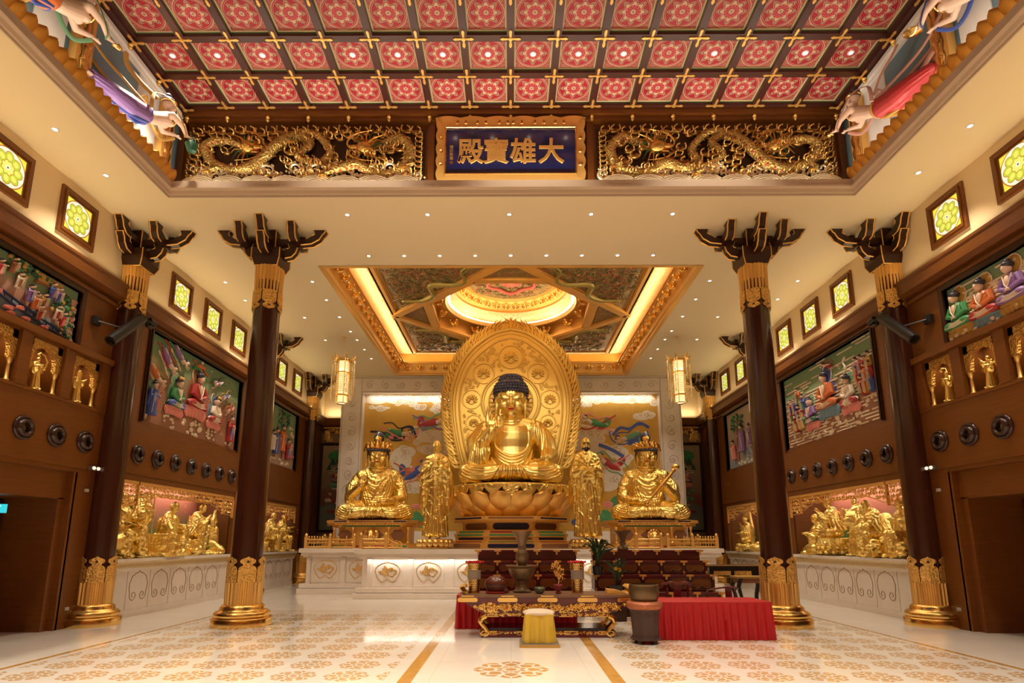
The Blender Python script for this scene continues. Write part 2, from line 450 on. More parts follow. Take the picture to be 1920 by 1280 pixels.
    for k, y0 in enumerate((4.1, 5.75, 7.4, 9.05)):
        g = G(); g.box(s*9.36, s*9.44, y0, y0+1.55, .01, 2.33)
        for a, b in ((.15, 1.05), (1.2, 2.15)): g.box(s*9.34, s*9.36, y0+.15, y0+1.4, a, b)
        o = struct(g.obj('door_%d' % (k+1+(4 if s > 0 else 0)), M['wood_dark']))
# back walls beside the portal
g = G()
g.box(-9.5, 9.5, 24.95, 25.1, 0, 6.8); g.m(1).box(-9.5, 9.5, 24.95, 25.1, 6.8, HC+.05)
g.m(2)
for s in (-1, 1): g.box(s*8.33, s*7.25, 24.90, 24.95, 1.4, 6.3)
struct(g.obj('wall_back', [M['wood'], M['cream'], simple('back_panel_tan', (.34, .22, .12), .5)]))
g = G()
for s in (-1, 1):
    g.prism([(24.95, 6.58), (24.85, 6.58), (24.75, 6.64), (24.75, 6.94), (24.8, 6.94), (24.8, 6.9), (24.95, 6.9)], s*6.9, s*8.33, 'x')
struct(g.obj('trim_cornice_back', M['wood']))
g = G(); g.box(-9.5, 9.5, -6.1, -6, 0, 6.8); g.m(1).box(-9.5, 9.5, -6.1, -6, 6.8, HC+.05); struct(g.obj('wall_front', [M['wood'], M['cream']]))

# ---------------------------------------------------------------- lower ceiling with its two openings
OX, OY0, OY1 = 6.79, .6, 10.31
def slab(g, xs, ys, z0, z1, holes):
    xs = sorted({*xs, *[h[0] for h in holes], *[h[1] for h in holes]}); ys = sorted({*ys, *[h[2] for h in holes], *[h[3] for h in holes]})
    for a, b in zip(xs, xs[1:]):
        for c_, d in zip(ys, ys[1:]):
            if not any(h[0] < (a+b)/2 < h[1] and h[2] < (c_+d)/2 < h[3] for h in holes): g.box(a, b, c_, d, z0, z1)
g = G(); slab(g, (-9.5, 9.5), (-6, 25.1), HC, HC+.06, [(-OX, OX, OY0, OY1), (-4.74, 4.74, CC-4.74, CC+4.74)])
struct(g.obj('ceiling', M['plaster']))
def loop(g, prof, hx, y0, y1):
    """profile (inset, z) swept round a rectangle"""
    for (a, za), (b, zb) in zip(prof, prof[1:]):
        A = [(-hx+a, y0+a, za), (hx-a, y0+a, za), (hx-a, y1-a, za), (-hx+a, y1-a, za)]
        B = [(-hx+b, y0+b, zb), (hx-b, y0+b, zb), (hx-b, y1-b, zb), (-hx+b, y1-b, zb)]
        for i in range(4): g.quad(A[i], A[(i+1) % 4], B[(i+1) % 4], B[i])
    return g
g = G(); loop(g, [(-.03, HC-.002), (-.02, HC-.012), (.004, HC-.012), (.004, HC+.03), (.03, HC+.04), (.05, HC+.10), (.10, HC+.13), (.10, HC+.17), (.07, HC+.19), (.07, HC+.30), (-.46, HC+.30)], OX, OY0, OY1)
struct(g.obj('trim_ceiling_opening', simple('opening_moulding', (.62, .47, .33), .7)))
# side walls of the raised ceiling: painted sky and cream end panels, dark boards behind the dragons
n = NT('painted_sky_blue'); f = n.noise(1.2, 3)
n.set('Base Color', n.mix(f, (.13, .21, .26), (.20, .28, .31))).set('Roughness', .75)
for s in (-1, 1):
    g = G(); g.box(s*7.25, s*7.35, 0, 11.2, 8.55, 10.95)
    g.m(1)
    for y0, y1 in ((9.7, 10.35), (7.35, 7.95), (5.1, 5.7)): g.box(s*7.23, s*7.25, y0, y1, 8.6, 10.7)
    g.box(s*7.13, s*7.25, 0, 11.15, 10.66, 10.74); g.box(s*7.19, s*7.25, 0, 11.15, 10.60, 10.66)
    struct(g.obj('wall_upper_'+SIDE[s], [n.m, M['white']]))
g = G(); g.box(-7.35, 7.35, 11.18, 11.3, 8.5, 11.1)
for xx in (-7.16, -1.72, 1.72, 7.16): g.box(xx-.07, xx+.07, 11.08, 11.18, 8.6, 10.66)
g.box(-7.3, 7.3, 11.02, 11.2, 10.60, 10.72); g.box(-7.3, 7.3, 10.95, 11.2, 10.70, 10.86)
g.box(-7.35, 7.35, .3, .45, 8.5, 11.1)
struct(g.obj('wall_upper_back', M['wood']))
# raised coffered ceiling: beams
g = G(); BW = .07
for k in range(-8, 9):
    g.box(PITCH*k-BW, PITCH*k+BW, .4, 11.1, HU, HU+.16)
ROWS = [10.95-PITCH*k for k in range(13)]
for y in ROWS:
    if y > .4: g.box(-7.2, 7.2, y-BW, y+BW, HU+.001, HU+.16)
g.box(-7.35, 7.35, .3, 11.3, HU+.16, HU+.2)
for s in (-1, 1): g.box(s*7.02, s*7.2, .3, 11.1, HU-.06, HU+.16)
struct(g.obj('ceiling_beams', simple('ceiling_beam_maroon', (.06, .014, .008), .4)))
# mandala panels
n = NT('mandala_panel'); x, y, z = n.coord(); h = .37
u, v = x/h, y/h; r = (u*u+v*v).sqrt(); a = v.atan2(u)
RED, CRM, DRK, PNK = (.40, .010, .028), (.58, .46, .28), (.04, .012, .03), (.50, .12, .12)
fil = n.noise(34, 3, dist=2.6)
base = n.mix((fil > .53), RED, n.mix((fil > .60), CRM, DRK))
corner = (r > .88)
c = n.mix(corner, RED, base)
c = n.mix((r-.88).abs() < .02, c, CRM)
c = n.mix(((r-.80).abs() < .012)*.7, c, CRM)
star = .60+.13*(a*8).cos()
c = n.mix(r < star, c, CRM)
c = n.mix(((star-.05-r).abs() < .018), c, DRK)
hearts = ((a*8).cos()*.09+.50-r)
c = n.mix(hearts.abs() < .03, c, RED)
dots = ((a*12).cos() > .0)*((r-.30).abs() < .065)
c = n.mix((r < .40), c, PNK)
c = n.mix(dots, c, (.55, .015, .04))
c = n.mix((((r-.385).abs()) < .016), c, CRM)
c = n.mix(((r-.19).abs() < .05)*((a*12+PI).cos() > -.3), c, RED)
c = n.mix((r < .12), c, CRM); c = n.mix((r < .06), c, (.3, .16, .08))
n.set('Base Color', c).set('Roughness', .55); M['mandala'] = n.m
M['frame_green'] = simple('panel_edge_green', (.045, .14, .05), .5); M['frame_cream'] = simple('panel_edge_cream', (.62, .52, .30), .5)
PN = None
for ri in range(4):
    for ci in range(16):
        cx, cy = -7.04+PITCH*(ci+.5), ROWS[ri]-PITCH/2
        lab = 'red mandala ceiling panel, %s, in the %s row from the dragon wall' % (
              (ORD[ci]+' from the left') if ci < 8 else (ORD[15-ci]+' from the right'), ORD[ri])
        if PN is None:
            PN = thing('ceiling_panel', lab, 'ceiling panel', (cx, cy, HU+.10), group='painted coffer panels')
            g = G(); g.quad((-.34, -.34, 0), (-.34, .34, 0), (.34, .34, 0), (.34, -.34, 0)); g.obj('mandala', M['mandala'], PN)
            g = G()
            for m_, (a0, a1, z0) in enumerate(((.34, .372, -.012), (.368, .42, -.035))):
                g.m(m_)
                for sg in (-1, 1):
                    g.box(sg*a0, sg*a1, -a1, a1, z0, .055); g.box(-a1, a1, sg*a0, sg*a1, z0, .055)
            g.obj('panel_frame', [M['frame_cream'], M['frame_green']], PN)
        else: dup(PN, (cx, cy, HU+.10), label=lab)
# gilt cross fittings on the beams and turned drops along the edge
def cross(arms):
    g = G()
    for dx, dy in arms:
        L = .17
        g.box(min(0, dx*L)-.018*abs(dy), max(0, dx*L)+.018*abs(dy), min(0, dy*L)-.018*abs(dx), max(0, dy*L)+.018*abs(dx), -.016, 0)
        for t, rr in ((.10, .026), (.145, .030), (.175, .018)): g.lathe([(rr, -.02), (rr, 0)], 8, (dx*t, dy*t, 0))
    g.lathe([(.035, -.03), (.045, -.01), (.045, 0)], 12)
    return g
proto = {}
def fitting(kind, arms, loc, lab, rot=0):
    if kind not in proto:
        o = cross(arms).obj('gilt_fitting', M['gold_paint'], loc=loc); tag(o, lab, 'ceiling fitting', 'gilt fittings on the ceiling beams'); proto[kind] = o
    else:
        o = proto[kind].copy(); COL.objects.link(o); o.location = loc; o['label'] = lab
    o.rotation_euler.z = R(rot)
for ri in range(0, 4):
    for k in range(-8, 9):
        pos = ('%s from the left' % ORD[k+8]) if k < 0 else ('%s from the right' % ORD[8-k] if k > 0 else 'in the middle')
        edge = abs(k) == 8
        kind = 'T' if (edge != (ri == 0)) else ('X' if not edge else 'L')
        name = {'T': 'T-shaped gilt fitting', 'X': 'cross-shaped gilt fitting', 'L': 'corner gilt fitting'}[kind]
        arms = {'X': ((1,0), (-1,0), (0,1), (0,-1)), 'T': ((1,0), (-1,0), (0,-1)), 'L': ((1,0), (0,-1))}[kind]
        rot = 0
        if edge: rot = (90 if k < 0 else -90) if ri else (0 if k < 0 else -90)
        fitting(kind, arms, (PITCH*k, ROWS[ri] if ri else ROWS[0]-.06, HU-.001 if not edge else HU-.061), '%s %s, on the %s beam from the dragon wall' % (name, pos, ORD[ri]), rot)
DROP = [(.02, 0), (.02, -.02), (.045, -.03), (.05, -.055), (.035, -.08), (.028, -.085), (.042, -.10), (.035, -.125), (.012, -.145), (.006, -.16)]
dk = None
spots_ = [(PITCH*k, 11.0, 10.70, (('%s from the left' % ORD[k+8]) if k < 0 else ('%s from the right' % ORD[8-k] if k > 0 else 'in the middle'))+' of the row above the dragons') for k in range(-8, 9)]
for s in (-1, 1):
    spots_ += [(s*7.11, ROWS[k], 10.77, '%s from the dragon wall above the %s painted sky' % (ORD[k-1], SIDE[s])) for k in (1, 2, 3)]
for x_, y_, z_, lab in spots_:
    if dk is None:
        dk = G().lathe(DROP[::-1], 14).obj('turned_drop', M['gold_soft'], smooth=True); o = dk
    else: o = dk.copy(); COL.objects.link(o)
    o.location = (x_, y_, z_); tag(o, 'gilt drop, '+lab, 'ornament', 'gilt drops under the edge beam')
# ---------------------------------------------------------------- columns with bracket sets
def arm(g, t, org, d, L, off, zb, zt, wd=.155, th=.135):
    """curved bracket arm: org base point, d unit direction, off sideways offset"""
    d = Vector(d); p = Vector((-d.y, d.x, 0)); o = Vector(org)+p*off
    out = [(0, zb), (L*.55, zb), (L*.78, zb+.03), (L*.92, zb+.13), (L*.985, zb+.26), (L, zt-.09), (L+.05, zt)]
    inn = [(L-.22, zt), (L-.19, zt-.10), (L-.24, zb+th+.08), (L-.36, zb+th), (0, zb+th)]
    poly = out+inn
    f = lambda u, z, w: tuple(o+d*u+p*w+Vector((0, 0, z)))
    n = len(poly)
    vs = [f(u, z, -wd/2) for u, z in poly]+[f(u, z, wd/2) for u, z in poly]
    fs = [(i, (i+1) % n, n+(i+1) % n, n+i) for i in range(n)]
    k = len(out); m = len(inn)
    for s0 in (0, n):   # caps as quads between outer and inner curves
        oi = list(range(k)); ii = [k+m-1-j for j in range(m)]
        for q in range(k-1):
            a, b = oi[q], oi[q+1]; c_ = ii[min(int(q*(m-1)/(k-1)+.5), m-1)]; d_ = ii[min(int((q+1)*(m-1)/(k-1)+.5), m-1)]
            fs.append((a+s0, b+s0, d_+s0, c_+s0) if d_ != c_ else (a+s0, b+s0, c_+s0))
    g.add(vs, fs)
    for w in (-wd/2, wd/2):
        t.tube([f(u+.004, z-.004, w) for u, z in out[1:]], .016, 4)
        t.tube([f(u, z, w) for u, z in inn[:3]], .009, 4)
    t.tube([f(L+.05, zt-.008, -wd/2), f(L+.05, zt-.008, wd/2)], .01, 4); t.tube([f(L-.19, zt-.10, -wd/2), f(L-.19, zt-.10, wd/2)], .009, 4)
def plate(g, r, th, z0, h, wd, flip=1):
    """ogee-headed gilt plate wrapped on a column"""
    half = [(1, 0), (1, .48), (.93, .58), (.70, .64), (.52, .66), (.50, .70), (.60, .73), (.80, .76), (.86, .82), (.80, .88), (.62, .91), (.40, .94), (.18, .965), (0, 1.0)]
    pts = [(a, b) for a, b in half]+[(-a, b) for a, b in half[-2::-1]]
    def f(u, v, rr): a = th+u*wd/2/r; return (rr*cos(a), rr*sin(a), z0+flip*v*h)
    vs = []; fs = []
    for rr in (r+.004, r+.026):
        for u, v in half: vs.append(f(u, v, rr))
        for u, v in half: vs.append(f(-u, v, rr))
        for u, v in half: vs.append(f(0, v, rr))
    k = len(half)
    for i in range(k-1):
        fs.append((3*k+i, 3*k+i+1, 5*k+i+1, 5*k+i)); fs.append((5*k+i, 5*k+i+1, 4*k+i+1, 4*k+i))
        fs.append((i, i+1, 3*k+i+1, 3*k+i)); fs.append((k+i, k+i+1, 4*k+i+1, 4*k+i))
    g.add(vs, fs)
    # heart-shaped opening
    hv = [f(u*.20, .80+v*.05, r+.029) for u, v in ((0, 1.3), (.7, .1), (.9, -.5), (.5, -.9), (0, -.5), (-.5, -.9), (-.9, -.5), (-.7, .1))]
    c_ = g.cur; g.m(1).add(hv, [tuple(range(8))]); g.m(c_)
def column(x, y, side, label, R0=.30):
    t = thing('column', label, 'column', (x, y, 0), group='lacquered columns of the hall')
    k = R0/.30
    prof = [(.55*k, 0), (.555*k, .02), (.555*k, .14), (.545*k, .155), (.50*k, .165), (.515*k, .20), (.52*k, .235), (.49*k, .27), (.43*k, .295), (.41*k, .32), (.41*k, .355), (.375*k, .385), (.36*k, .40), (.30*k, .41)]
    G().lathe(prof, 56).obj('base', M['gold'], t, smooth=True, angle=50)
    g = G(); nf = 26; vs = []
    def flutes(r0, r1, z0, z1):
        vs = []; n = nf*4
        for z, r in ((z0, r0), (z1, r1)):
            for i in range(n): rr = r+(.0 if i % 4 in (0, 1) else -.022); vs.append((rr*cos(TAU*i/n), rr*sin(TAU*i/n), z))
        return vs, [(i, (i+1) % n, n+(i+1) % n, n+i) for i in range(n)]+[tuple(range(n, 2*n))]
    g.add(*flutes(.345*k, .345*k, .40, .82)); g.obj('fluted_sleeve', M['gold_soft'], t)
    g = G().lathe([(.305*k, .4), (.30*k, 1.0), (.27*k, 6.5), (.27*k, 7.45)], 40); g.obj('shaft', M['lacquer'], t, smooth=True)
    for i in range(6):
        g = G(); plate(g, .318*k, R(-90+30+60*i), .81, .50, .315*k); g.obj('lower_plate', [M['gold_carved'], M['wood_dark']], t)
    g = G(); nf = 24; g.add(*flutes(.285*k, .30*k, 6.84, 7.42)); g.obj('upper_sleeve', M['gold_paint'], t)
    for i in range(6):
        g = G(); plate(g, .279*k, R(-90+30+60*i), 6.86, .44, .27*k, -1); g.obj('upper_plate', [M['gold_carved'], M['wood_dark']], t)
    # capital block and bracket arms
    g = G(); e = G()
    def frus(a, za, b, zb):
        vs = [(sx*q, sy*q, z) for q, z in ((a, za), (b, zb)) for sx, sy in ((-1,-1), (1,-1), (1,1), (-1,1))]
        g.add(vs, [(0,1,5,4), (1,2,6,5), (2,3,7,6), (3,0,4,7), (3,2,1,0), (4,5,6,7)])
        for i in range(4):
            e.tube([vs[i], vs[i+4]], .012, 4)
            if za < 7.5: e.tube([vs[i], vs[(i+1) % 4]], .014, 4)
    frus(.24, 7.42, .30, 7.58); frus(.30, 7.58, .30, 7.80)
    frus(.12, 7.8, .12, 8.3)
    dirs = [(1, 0, 0), (-1, 0, 0), (0, 1, 0), (0, -1, 0)]
    if side: dirs = [d for d in dirs if d[0]*side <= 0]
    for d in dirs:
        arm(g, e, (0, 0, 0), d, .60, 0, 7.66, 8.0)
        arm(g, e, (0, 0, 0), d, 1.14 if d[0] else .70, 0, 7.97, HC)
    for ox in (-.56, .56):
        if side and ox*side > 0: continue
        for d in (-1, 1): arm(g, e, (ox, 0, 0), (0, d, 0), .44, 0, 7.97, HC)
        g.box(ox-.10, ox+.10, -.10, .10, 7.9, 8.06)
    o = g.obj('bracket_set', M['wood_dark'], t); e.obj('gold_edging', M['gold_paint'], o)
    return t
for s in (-1, 1):
    column(s*X1, Y1, 0, 'free-standing lacquered column with gilt base, %s side of the hall' % SIDE[s])
    column(s*X2, Y1, s, 'lacquered column engaged in the %s wall, beside the entrance recess' % SIDE[s], .27)
    column(s*X2, 18.35, s, 'lacquered column on the %s wall between the two statue niches' % SIDE[s], .27)
    column(s*X2, 23.0, s, 'lacquered column in the far %s corner, behind the dais end' % SIDE[s], .27)

# ---------------------------------------------------------------- lit flower windows
n = NT('flower_glass'); x, y, z = n.coord(); u, v = y/.30, z/.30; r = (u*u+v*v).sqrt(); a = v.atan2(u)
YG, PALE, AMB, DRK2 = (.40, .50, .04), (.72, .80, .62), (.42, .15, .02), (.12, .05, .01)
c = n.mix(((u+v).abs() < 1.2)*(.0), AMB, AMB)
c = n.mix(r < 1.12, (.70, .66, .06), PALE)
c = n.mix((r-1.10).abs() < .035, c, AMB)
def pet(rc, rad, k_, ph=0):
    """k_ round petals of radius rad on a circle rc"""
    m = (a+ph)*(k_/TAU)
    f = ((m+.5).frac()-.5)*(TAU/k_)
    px, py = r*f.cos()-rc, r*f.sin()
    return (px*px+py*py*1.4).sqrt()/rad
p2 = pet(.62, .34, 8); p1 = pet(.26, .17, 8, .39)
c = n.mix(p2 < 1, c, YG); c = n.mix((p2-.97).abs() < .06, c, AMB); c = n.mix((p2 < .55), c, (.62, .66, .12))
c = n.mix(p1 < 1, c, (.60, .68, .16)); c = n.mix((p1-.95).abs() < .10, c, AMB)
c = n.mix(r < .13, c, (.75, .80, .75)); c = n.mix(r < .06, c, DRK2)
n.set('Base Color', c).set('Emission Color', c).set('Emission Strength', .62).set('Roughness', .15); M['flower_glass'] = n.m
wn = 0
for s in (-1, 1):
    for cy in (5.36, 6.92, 8.48, 10.04, 13.57, 15.12, 16.67, 20.03, 21.58):
        wn += 1
        g = G(); o_ = .455
        for a_, b_, d in ((.455, .40, .05), (.40, .355, .075), (.355, .315, .04)):
            for q in (-1, 1):
                g.box(-d, .0, q*b_, q*a_, -a_, a_); g.box(-d, .0, -b_, b_, q*b_, q*a_)
        fr = struct(g.obj('window_%d' % wn, M['wood'], loc=(s*W, cy, 7.67)))
        if s < 0: fr.rotation_euler.z = PI
        g = G(); g.quad((-.022, -.32, -.32), (-.022, .32, -.32), (-.022, .32, .32), (-.022, -.32, .32)); g.obj('stained_pane', M['flower_glass'], fr)
# ---------------------------------------------------------------- turned wooden bosses in rows on the walls
tb = None
for s in (-1, 1):
    row = [('above the entrance', [7.38+.72*k for k in range(6)]), ('above the nearer statue niche', [12.58+.727*k for k in range(7)])]
    for where, ys in row:
        for i, y in enumerate(ys):
            lab = 'turned wood boss, %s wall, %s, %s from the camera' % (SIDE[s], where, ORD[i])
            if tb is None:
                tb = thing('wall_boss', lab, 'boss', (s*(W-.03), y, 3.5), group='turned bosses on the walls')
                Q = Euler((0, -PI/2, 0)).to_matrix().to_4x4()
                G().lathe([(.21, 0), (.215, .02), (.20, .045), (.175, .05), (.165, .035), (.155, .05), (.15, .075), (.125, .10), (.10, .095), (.08, .06), (.075, .02)], 36, M_=Q, cap=False).obj('ring', M['turned'], tb, smooth=True, angle=60)
                G().lathe([(0.0, .03), (.085, .03)], 24, M_=Q, cap=False).obj('centre', M['glassdark'], tb)
                tb.rotation_euler.z = PI if s < 0 else 0
            else: dup(tb, (s*(W-.03), y, 3.5), PI if s < 0 else 0, lab)
# ---------------------------------------------------------------- downlights
dl = None
def downlight(x, y, z, lab, on=True):
    global dl
    if dl is None:
        dl = thing('downlight', lab, 'ceiling light', (x, y, z), group='recessed downlights')
        G().lathe([(.036, .0), (.038, -.010), (.058, -.012), (.064, -.006), (.065, .0)], 20, cap=False).obj('trim_ring', M['white'], dl, smooth=True)
        G().lathe([(0, -.004), (.037, -.004)], 16, cap=False).obj('lens', LAMP, dl)
    else: dup(dl, (x, y, z), label=lab)
DL = [(-3.42, 10.96), (-1.74, 10.96), (-.03, 10.96), (1.68, 10.96), (3.38, 10.96)]
for i, (x, y) in enumerate(DL): downlight(x, y, HC, 'small downlight in the cream soffit below the plaque, %s from the left' % ORD[i])
for i in range(9): downlight(-3.4+.85*i, 12.72, HC, 'small downlight in the row before the golden coffer, %s from the left' % ORD[i])
for s in (-1, 1):
    for i, y in enumerate((6.0, 7.2, 8.40, 9.62)): downlight(s*7.56, y, HC, 'small downlight in the %s soffit beside the opening, %s from the camera' % (SIDE[s], ORD[i]))
    for i, y in enumerate((14.12, 15.28)): downlight(s*7.53, y, HC, 'small downlight near the %s wall windows, %s from the camera' % (SIDE[s], ORD[i]))
    for i, y in enumerate((14.1, 15.27, 16.53, 17.75, 18.56, 19.55, 20.58)): downlight(s*5.22, y, HC, 'small downlight along the %s edge of the golden coffer, %s from the camera' % (SIDE[s], ORD[i]))
    for i, y in enumerate((16.57, 18.56, 20.5)): downlight(s*6.3, y, HC, 'small downlight around the %s hanging lantern, %s from the camera' % (SIDE[s], ORD[i]))
for ci in (0, 1, 2, 4, 5, 6, 7, 8, 9, 10, 12, 14, 15):
    downlight(-7.04+PITCH*(ci+.5), ROWS[1]-PITCH/2, HU+.085, 'downlight in the centre of a mandala panel, second row, panel %d from the left' % (ci+1))
# ---------------------------------------------------------------- the golden coffer over the main statue
def scrolls(g, n, inside, box, seed=0, r=(.05, .11), rad=.014, z=0, plane='xy', fix=None, den=0):
    rnd = random.Random(seed); done = 0; tries = 0
    while done < n and tries < n*12:
        tries += 1
        x, y = rnd.uniform(box[0], box[1]), rnd.uniform(box[2], box[3]); q = rnd.uniform(*r)
        if not inside(x, y, q): continue
        a0 = rnd.uniform(0, TAU); pts = spiral(x, y, q, rnd.uniform(.9, 1.5), a0, 12, rnd.choice((-1, 1)))
        L = rnd.uniform(1.0, 2.0)*q; a0t = a0+rnd.choice((-1, 1))*PI/2
        pts = [(pts[0][0]+L*cos(a0t), pts[0][1]+L*sin(a0t))]+pts
        zz = z+rnd.uniform(-.3, .6)*rad
        P3 = [fix((u, v, zz)) if fix else (u, v, zz) for u, v in pts]
        g.tube(P3, [rad*.4]+[rad*(1.1-.5*i/len(pts)) for i in range(len(pts)-1)], 5)
        if rnd.random() < .6: q3 = spiral(x, y, q, 1, a0, 12)[-1]; g.sphere(fix((q3[0], q3[1], zz)) if fix else (q3[0], q3[1], zz), rad*1.7, 6, 4)
        done += 1
    return g
n = NT('carved_polychrome'); n.coord(); v = n.voronoi(9); h = n.noise(13, 3, dist=3); hh = n.noise(5, 2)
c = n.ramp(hh, [(0, (.62, .42, .14)), (.44, (.58, .34, .11)), (.5, (.14, .26, .10)), (.56, (.56, .34, .12)), (.63, (.50, .09, .05)), (.68, (.75, .45, .14)), (1, (.95, .60, .15))])
n.set('Base Color', n.mix((h*2.2-.45).min(1).max(0), (.16, .07, .025), c)).set('Metallic', .3).set('Roughness', .45).bump(h, 1, .05); M['carved_poly'] = n.m
GC = thing('golden_coffer', 'deep square golden ceiling coffer with octagon, dome and carved corner panels', 'coffer', (0, CC, 0))
g = G(); H_ = 4.74
loop(g, [(-.05, HC-.012), (.07, HC-.012), (.08, HC+.02), (.16, HC+.03), (.20, 8.50), (.30, 8.68), (.32, 8.70), (.36, 8.70), (.37, 8.76), (.42, 8.76), (.42, 8.74), (.20, 8.78), (.20, 9.16)], H_, -H_, H_)
g.obj('outer_frame', M['gold_paint'], GC)
n = NT('gilt_brocade'); n.coord(); v = n.voronoi(11); n.set('Base Color', n.mix(v, (.98, .72, .34), (.85, .56, .22))).set('Metallic', .25).set('Roughness', .45).bump(v, .7, .03)
g = G(); loop(g, [(.20, 9.16), (.22, 9.16), (.80, 8.97), (.83, 8.93), (.88, 8.93)], H_, -H_, H_); g.obj('cove_band', n.m, GC)
# flat ceiling with octagon hole
OA = 2.62; oc = [(OA, OA*.4142), (OA*.4142, OA), (-OA*.4142, OA), (-OA, OA*.4142), (-OA, -OA*.4142), (-OA*.4142, -OA), (OA*.4142, -OA), (OA, -OA*.4142)]
g = G(); Zp = 9.02; q = 3.9
sq = [(q, q), (-q, q), (-q, -q), (q, -q)]
g.add([(x, y, Zp) for x, y in oc+sq], [(1, 0, 8), (3, 2, 9), (5, 4, 10), (7, 6, 11), (2, 1, 8, 9), (4, 3, 9, 10), (6, 5, 10, 11), (0, 7, 11, 8)])
g.obj('inner_ceiling', M['gold_paint'], GC)
def beam(g, a, b, wd, z0, z1, mould=True):
    a, b = Vector((*a, 0)), Vector((*b, 0)); d = (b-a).normalized(); p = Vector((-d.y, d.x, 0))
    for k, (w_, zz) in enumerate(((wd, z0+.035), (wd*.72, z0))):
        vs = [a+p*w_/2, b+p*w_/2, b-p*w_/2, a-p*w_/2]
        g.add([(v.x, v.y, z) for z in (zz, z1) for v in vs], [(0,1,2,3), (7,6,5,4), (0,4,5,1), (1,5,6,2), (2,6,7,3), (3,7,4,0)])
g = G(); dm = [(3.85, 0), (0, 3.85), (-3.85, 0), (0, -3.85)]
for i in range(4): beam(g, dm[i], dm[(i+1) % 4], .34, 8.90, 9.02)
for i in range(8): beam(g, oc[i], oc[(i+1) % 8], .30, 8.905, 9.02)
for i in range(4): beam(g, [(q_*.985) for q_ in sq[i]], [(q_*.985) for q_ in sq[(i+1) % 4]], .22, 8.93, 9.02)
g.obj('beams', M['gold_paint'], GC)
DP = []
for i, (sx, sy) in enumerate(((1,1), (-1,1), (-1,-1), (1,-1))):
    g = G(); a_ = 3.66
    tri = [(sx*a_, sy*.42), (sx*a_, sy*a_), (sx*.42, sy*a_)]
    tri = [tri[0], tri[1], tri[2]]
    g.prism(tri, 8.97, 9.02, 'z')
    def ins(x, y, q_, sx=sx, sy=sy): x, y = x*sx, y*sy; return x+q_ < 3.62 and y+q_ < 3.62 and x+y-q_*1.4 > 4.15
    scrolls(g, 150, ins, (min(0, sx*3.7), max(0, sx*3.7), min(0, sy*3.7), max(0, sy*3.7)), i, (.06, .15), .028, 8.955)
    # serpentine dragon body across the panel
    body = smoothpts([(sx*(3.35-2.4*t+.22*sin(t*15)), sy*(.95+2.4*t+.22*cos(t*13)), 8.93) for t in [j/9 for j in range(10)]], 5)
    g.m(1).tube(body, [.03+.07*sin(PI*min(1, j/len(body)*1.1)) for j in range(len(body))], 8)
    hd = body[-1]; g.sphere(hd, (.17, .12, .09), 10, 7)
    for k in range(5): g.tube([hd, hd+Vector((sx*.1*(k-2), -sy*.12*(k-1), -.03)), hd+Vector((sx*.2*(k-2)+.05, -sy*.2*(k-1)-.05, -.02))], [.03, .02, .005], 5)
    g.obj('corner_dragon_panel', [M['carved_poly'], simple('dragon_green_gold_%d' % i, (.36, .28, .07), .4, .5)], GC)
for i, (sx, sy) in enumerate(((1,0), (0,1), (-1,0), (0,-1))):
    g = G(); tp = 3.62; b_ = 2.82
    tri = [(tp, 0), (b_, -.74), (b_, .74)]
    rot = Matrix.Rotation(PI/2*i, 4, 'Z')
    g.add([rot @ Vector((x, y, z)) for z in (8.97, 9.02) for x, y in tri], [(0,1,2), (5,4,3), (0,3,4,1), (1,4,5,2), (2,5,3,0)])
    g.obj('small_carved_panel', M['carved_poly'], GC)
g = G()    # octagon well and ring plate
for i in range(8):
    a_, b_ = oc[i], oc[(i+1) % 8]; a_ = [q*.955 for q in a_]; b_ = [q*.955 for q in b_]
    g.quad((*a_, 8.95), (*b_, 8.95), (*b_, 9.40), (*a_, 9.40))
N = 64
ring = lambda r, z: [(r*cos(TAU*i/N), r*sin(TAU*i/N), z) for i in range(N)]
outer = []
for i in range(N):
    a = TAU*i/N; rr = OA*.955/max(cos(a % (PI/4)), cos(PI/4-(a % (PI/4)))) if False else OA*.96/cos(((a+PI/8) % (PI/4))-PI/8)
    outer.append((rr*cos(a), rr*sin(a), 9.40))
def strip(g, A, B):
    n = len(A); g.add(A+B, [(i, (i+1) % n, n+(i+1) % n, n+i) for i in range(n)])
strip(g, outer, ring(2.27, 9.39)); strip(g, ring(2.27, 9.39), ring(2.25, 9.35)); strip(g, ring(2.25, 9.35), ring(2.17, 9.36)); strip(g, ring(2.17, 9.36), ring(2.15, 9.42)); strip(g, ring(2.15, 9.42), ring(2.22, 9.44))
g.obj('octagon_well', M['gold_paint'], GC)
g = G(); strip(g, ring(2.22, 9.44), ring(2.26, 9.55)); strip(g, ring(2.26, 9.55), ring(1.92, 9.84)); strip(g, ring(1.92, 9.84), ring(1.86, 9.82)); g.obj('dome_cove', n.m, GC, smooth=True)
g = G(); strip(g, ring(1.86, 9.82), ring(1.88, 9.9)); strip(g, ring(1.88, 9.9), ring(1.62, 10.15)); strip(g, ring(1.62, 10.15), ring(1.52, 10.13)); strip(g, ring(1.52, 10.13), ring(1.5, 10.2)); g.obj('dome_ring', M['gold_paint'], GC, smooth=True)
g = G(); g.lathe([(0.001, 10.2), (1.6, 10.2)], 48, cap=False)
scrolls(g, 150, lambda x, y, q: (x*x+y*y)**.5+q < 1.45, (-1.5, 1.5, -1.5, 1.5), 9, (.06, .13), .024, 10.16)
g.m(1).sphere((0, 0, 10.12), (.2, .2, .08)); 
for k in range(10): g.sphere((.28*cos(TAU*k/10), .28*sin(TAU*k/10), 10.14), (.1, .1, .05))
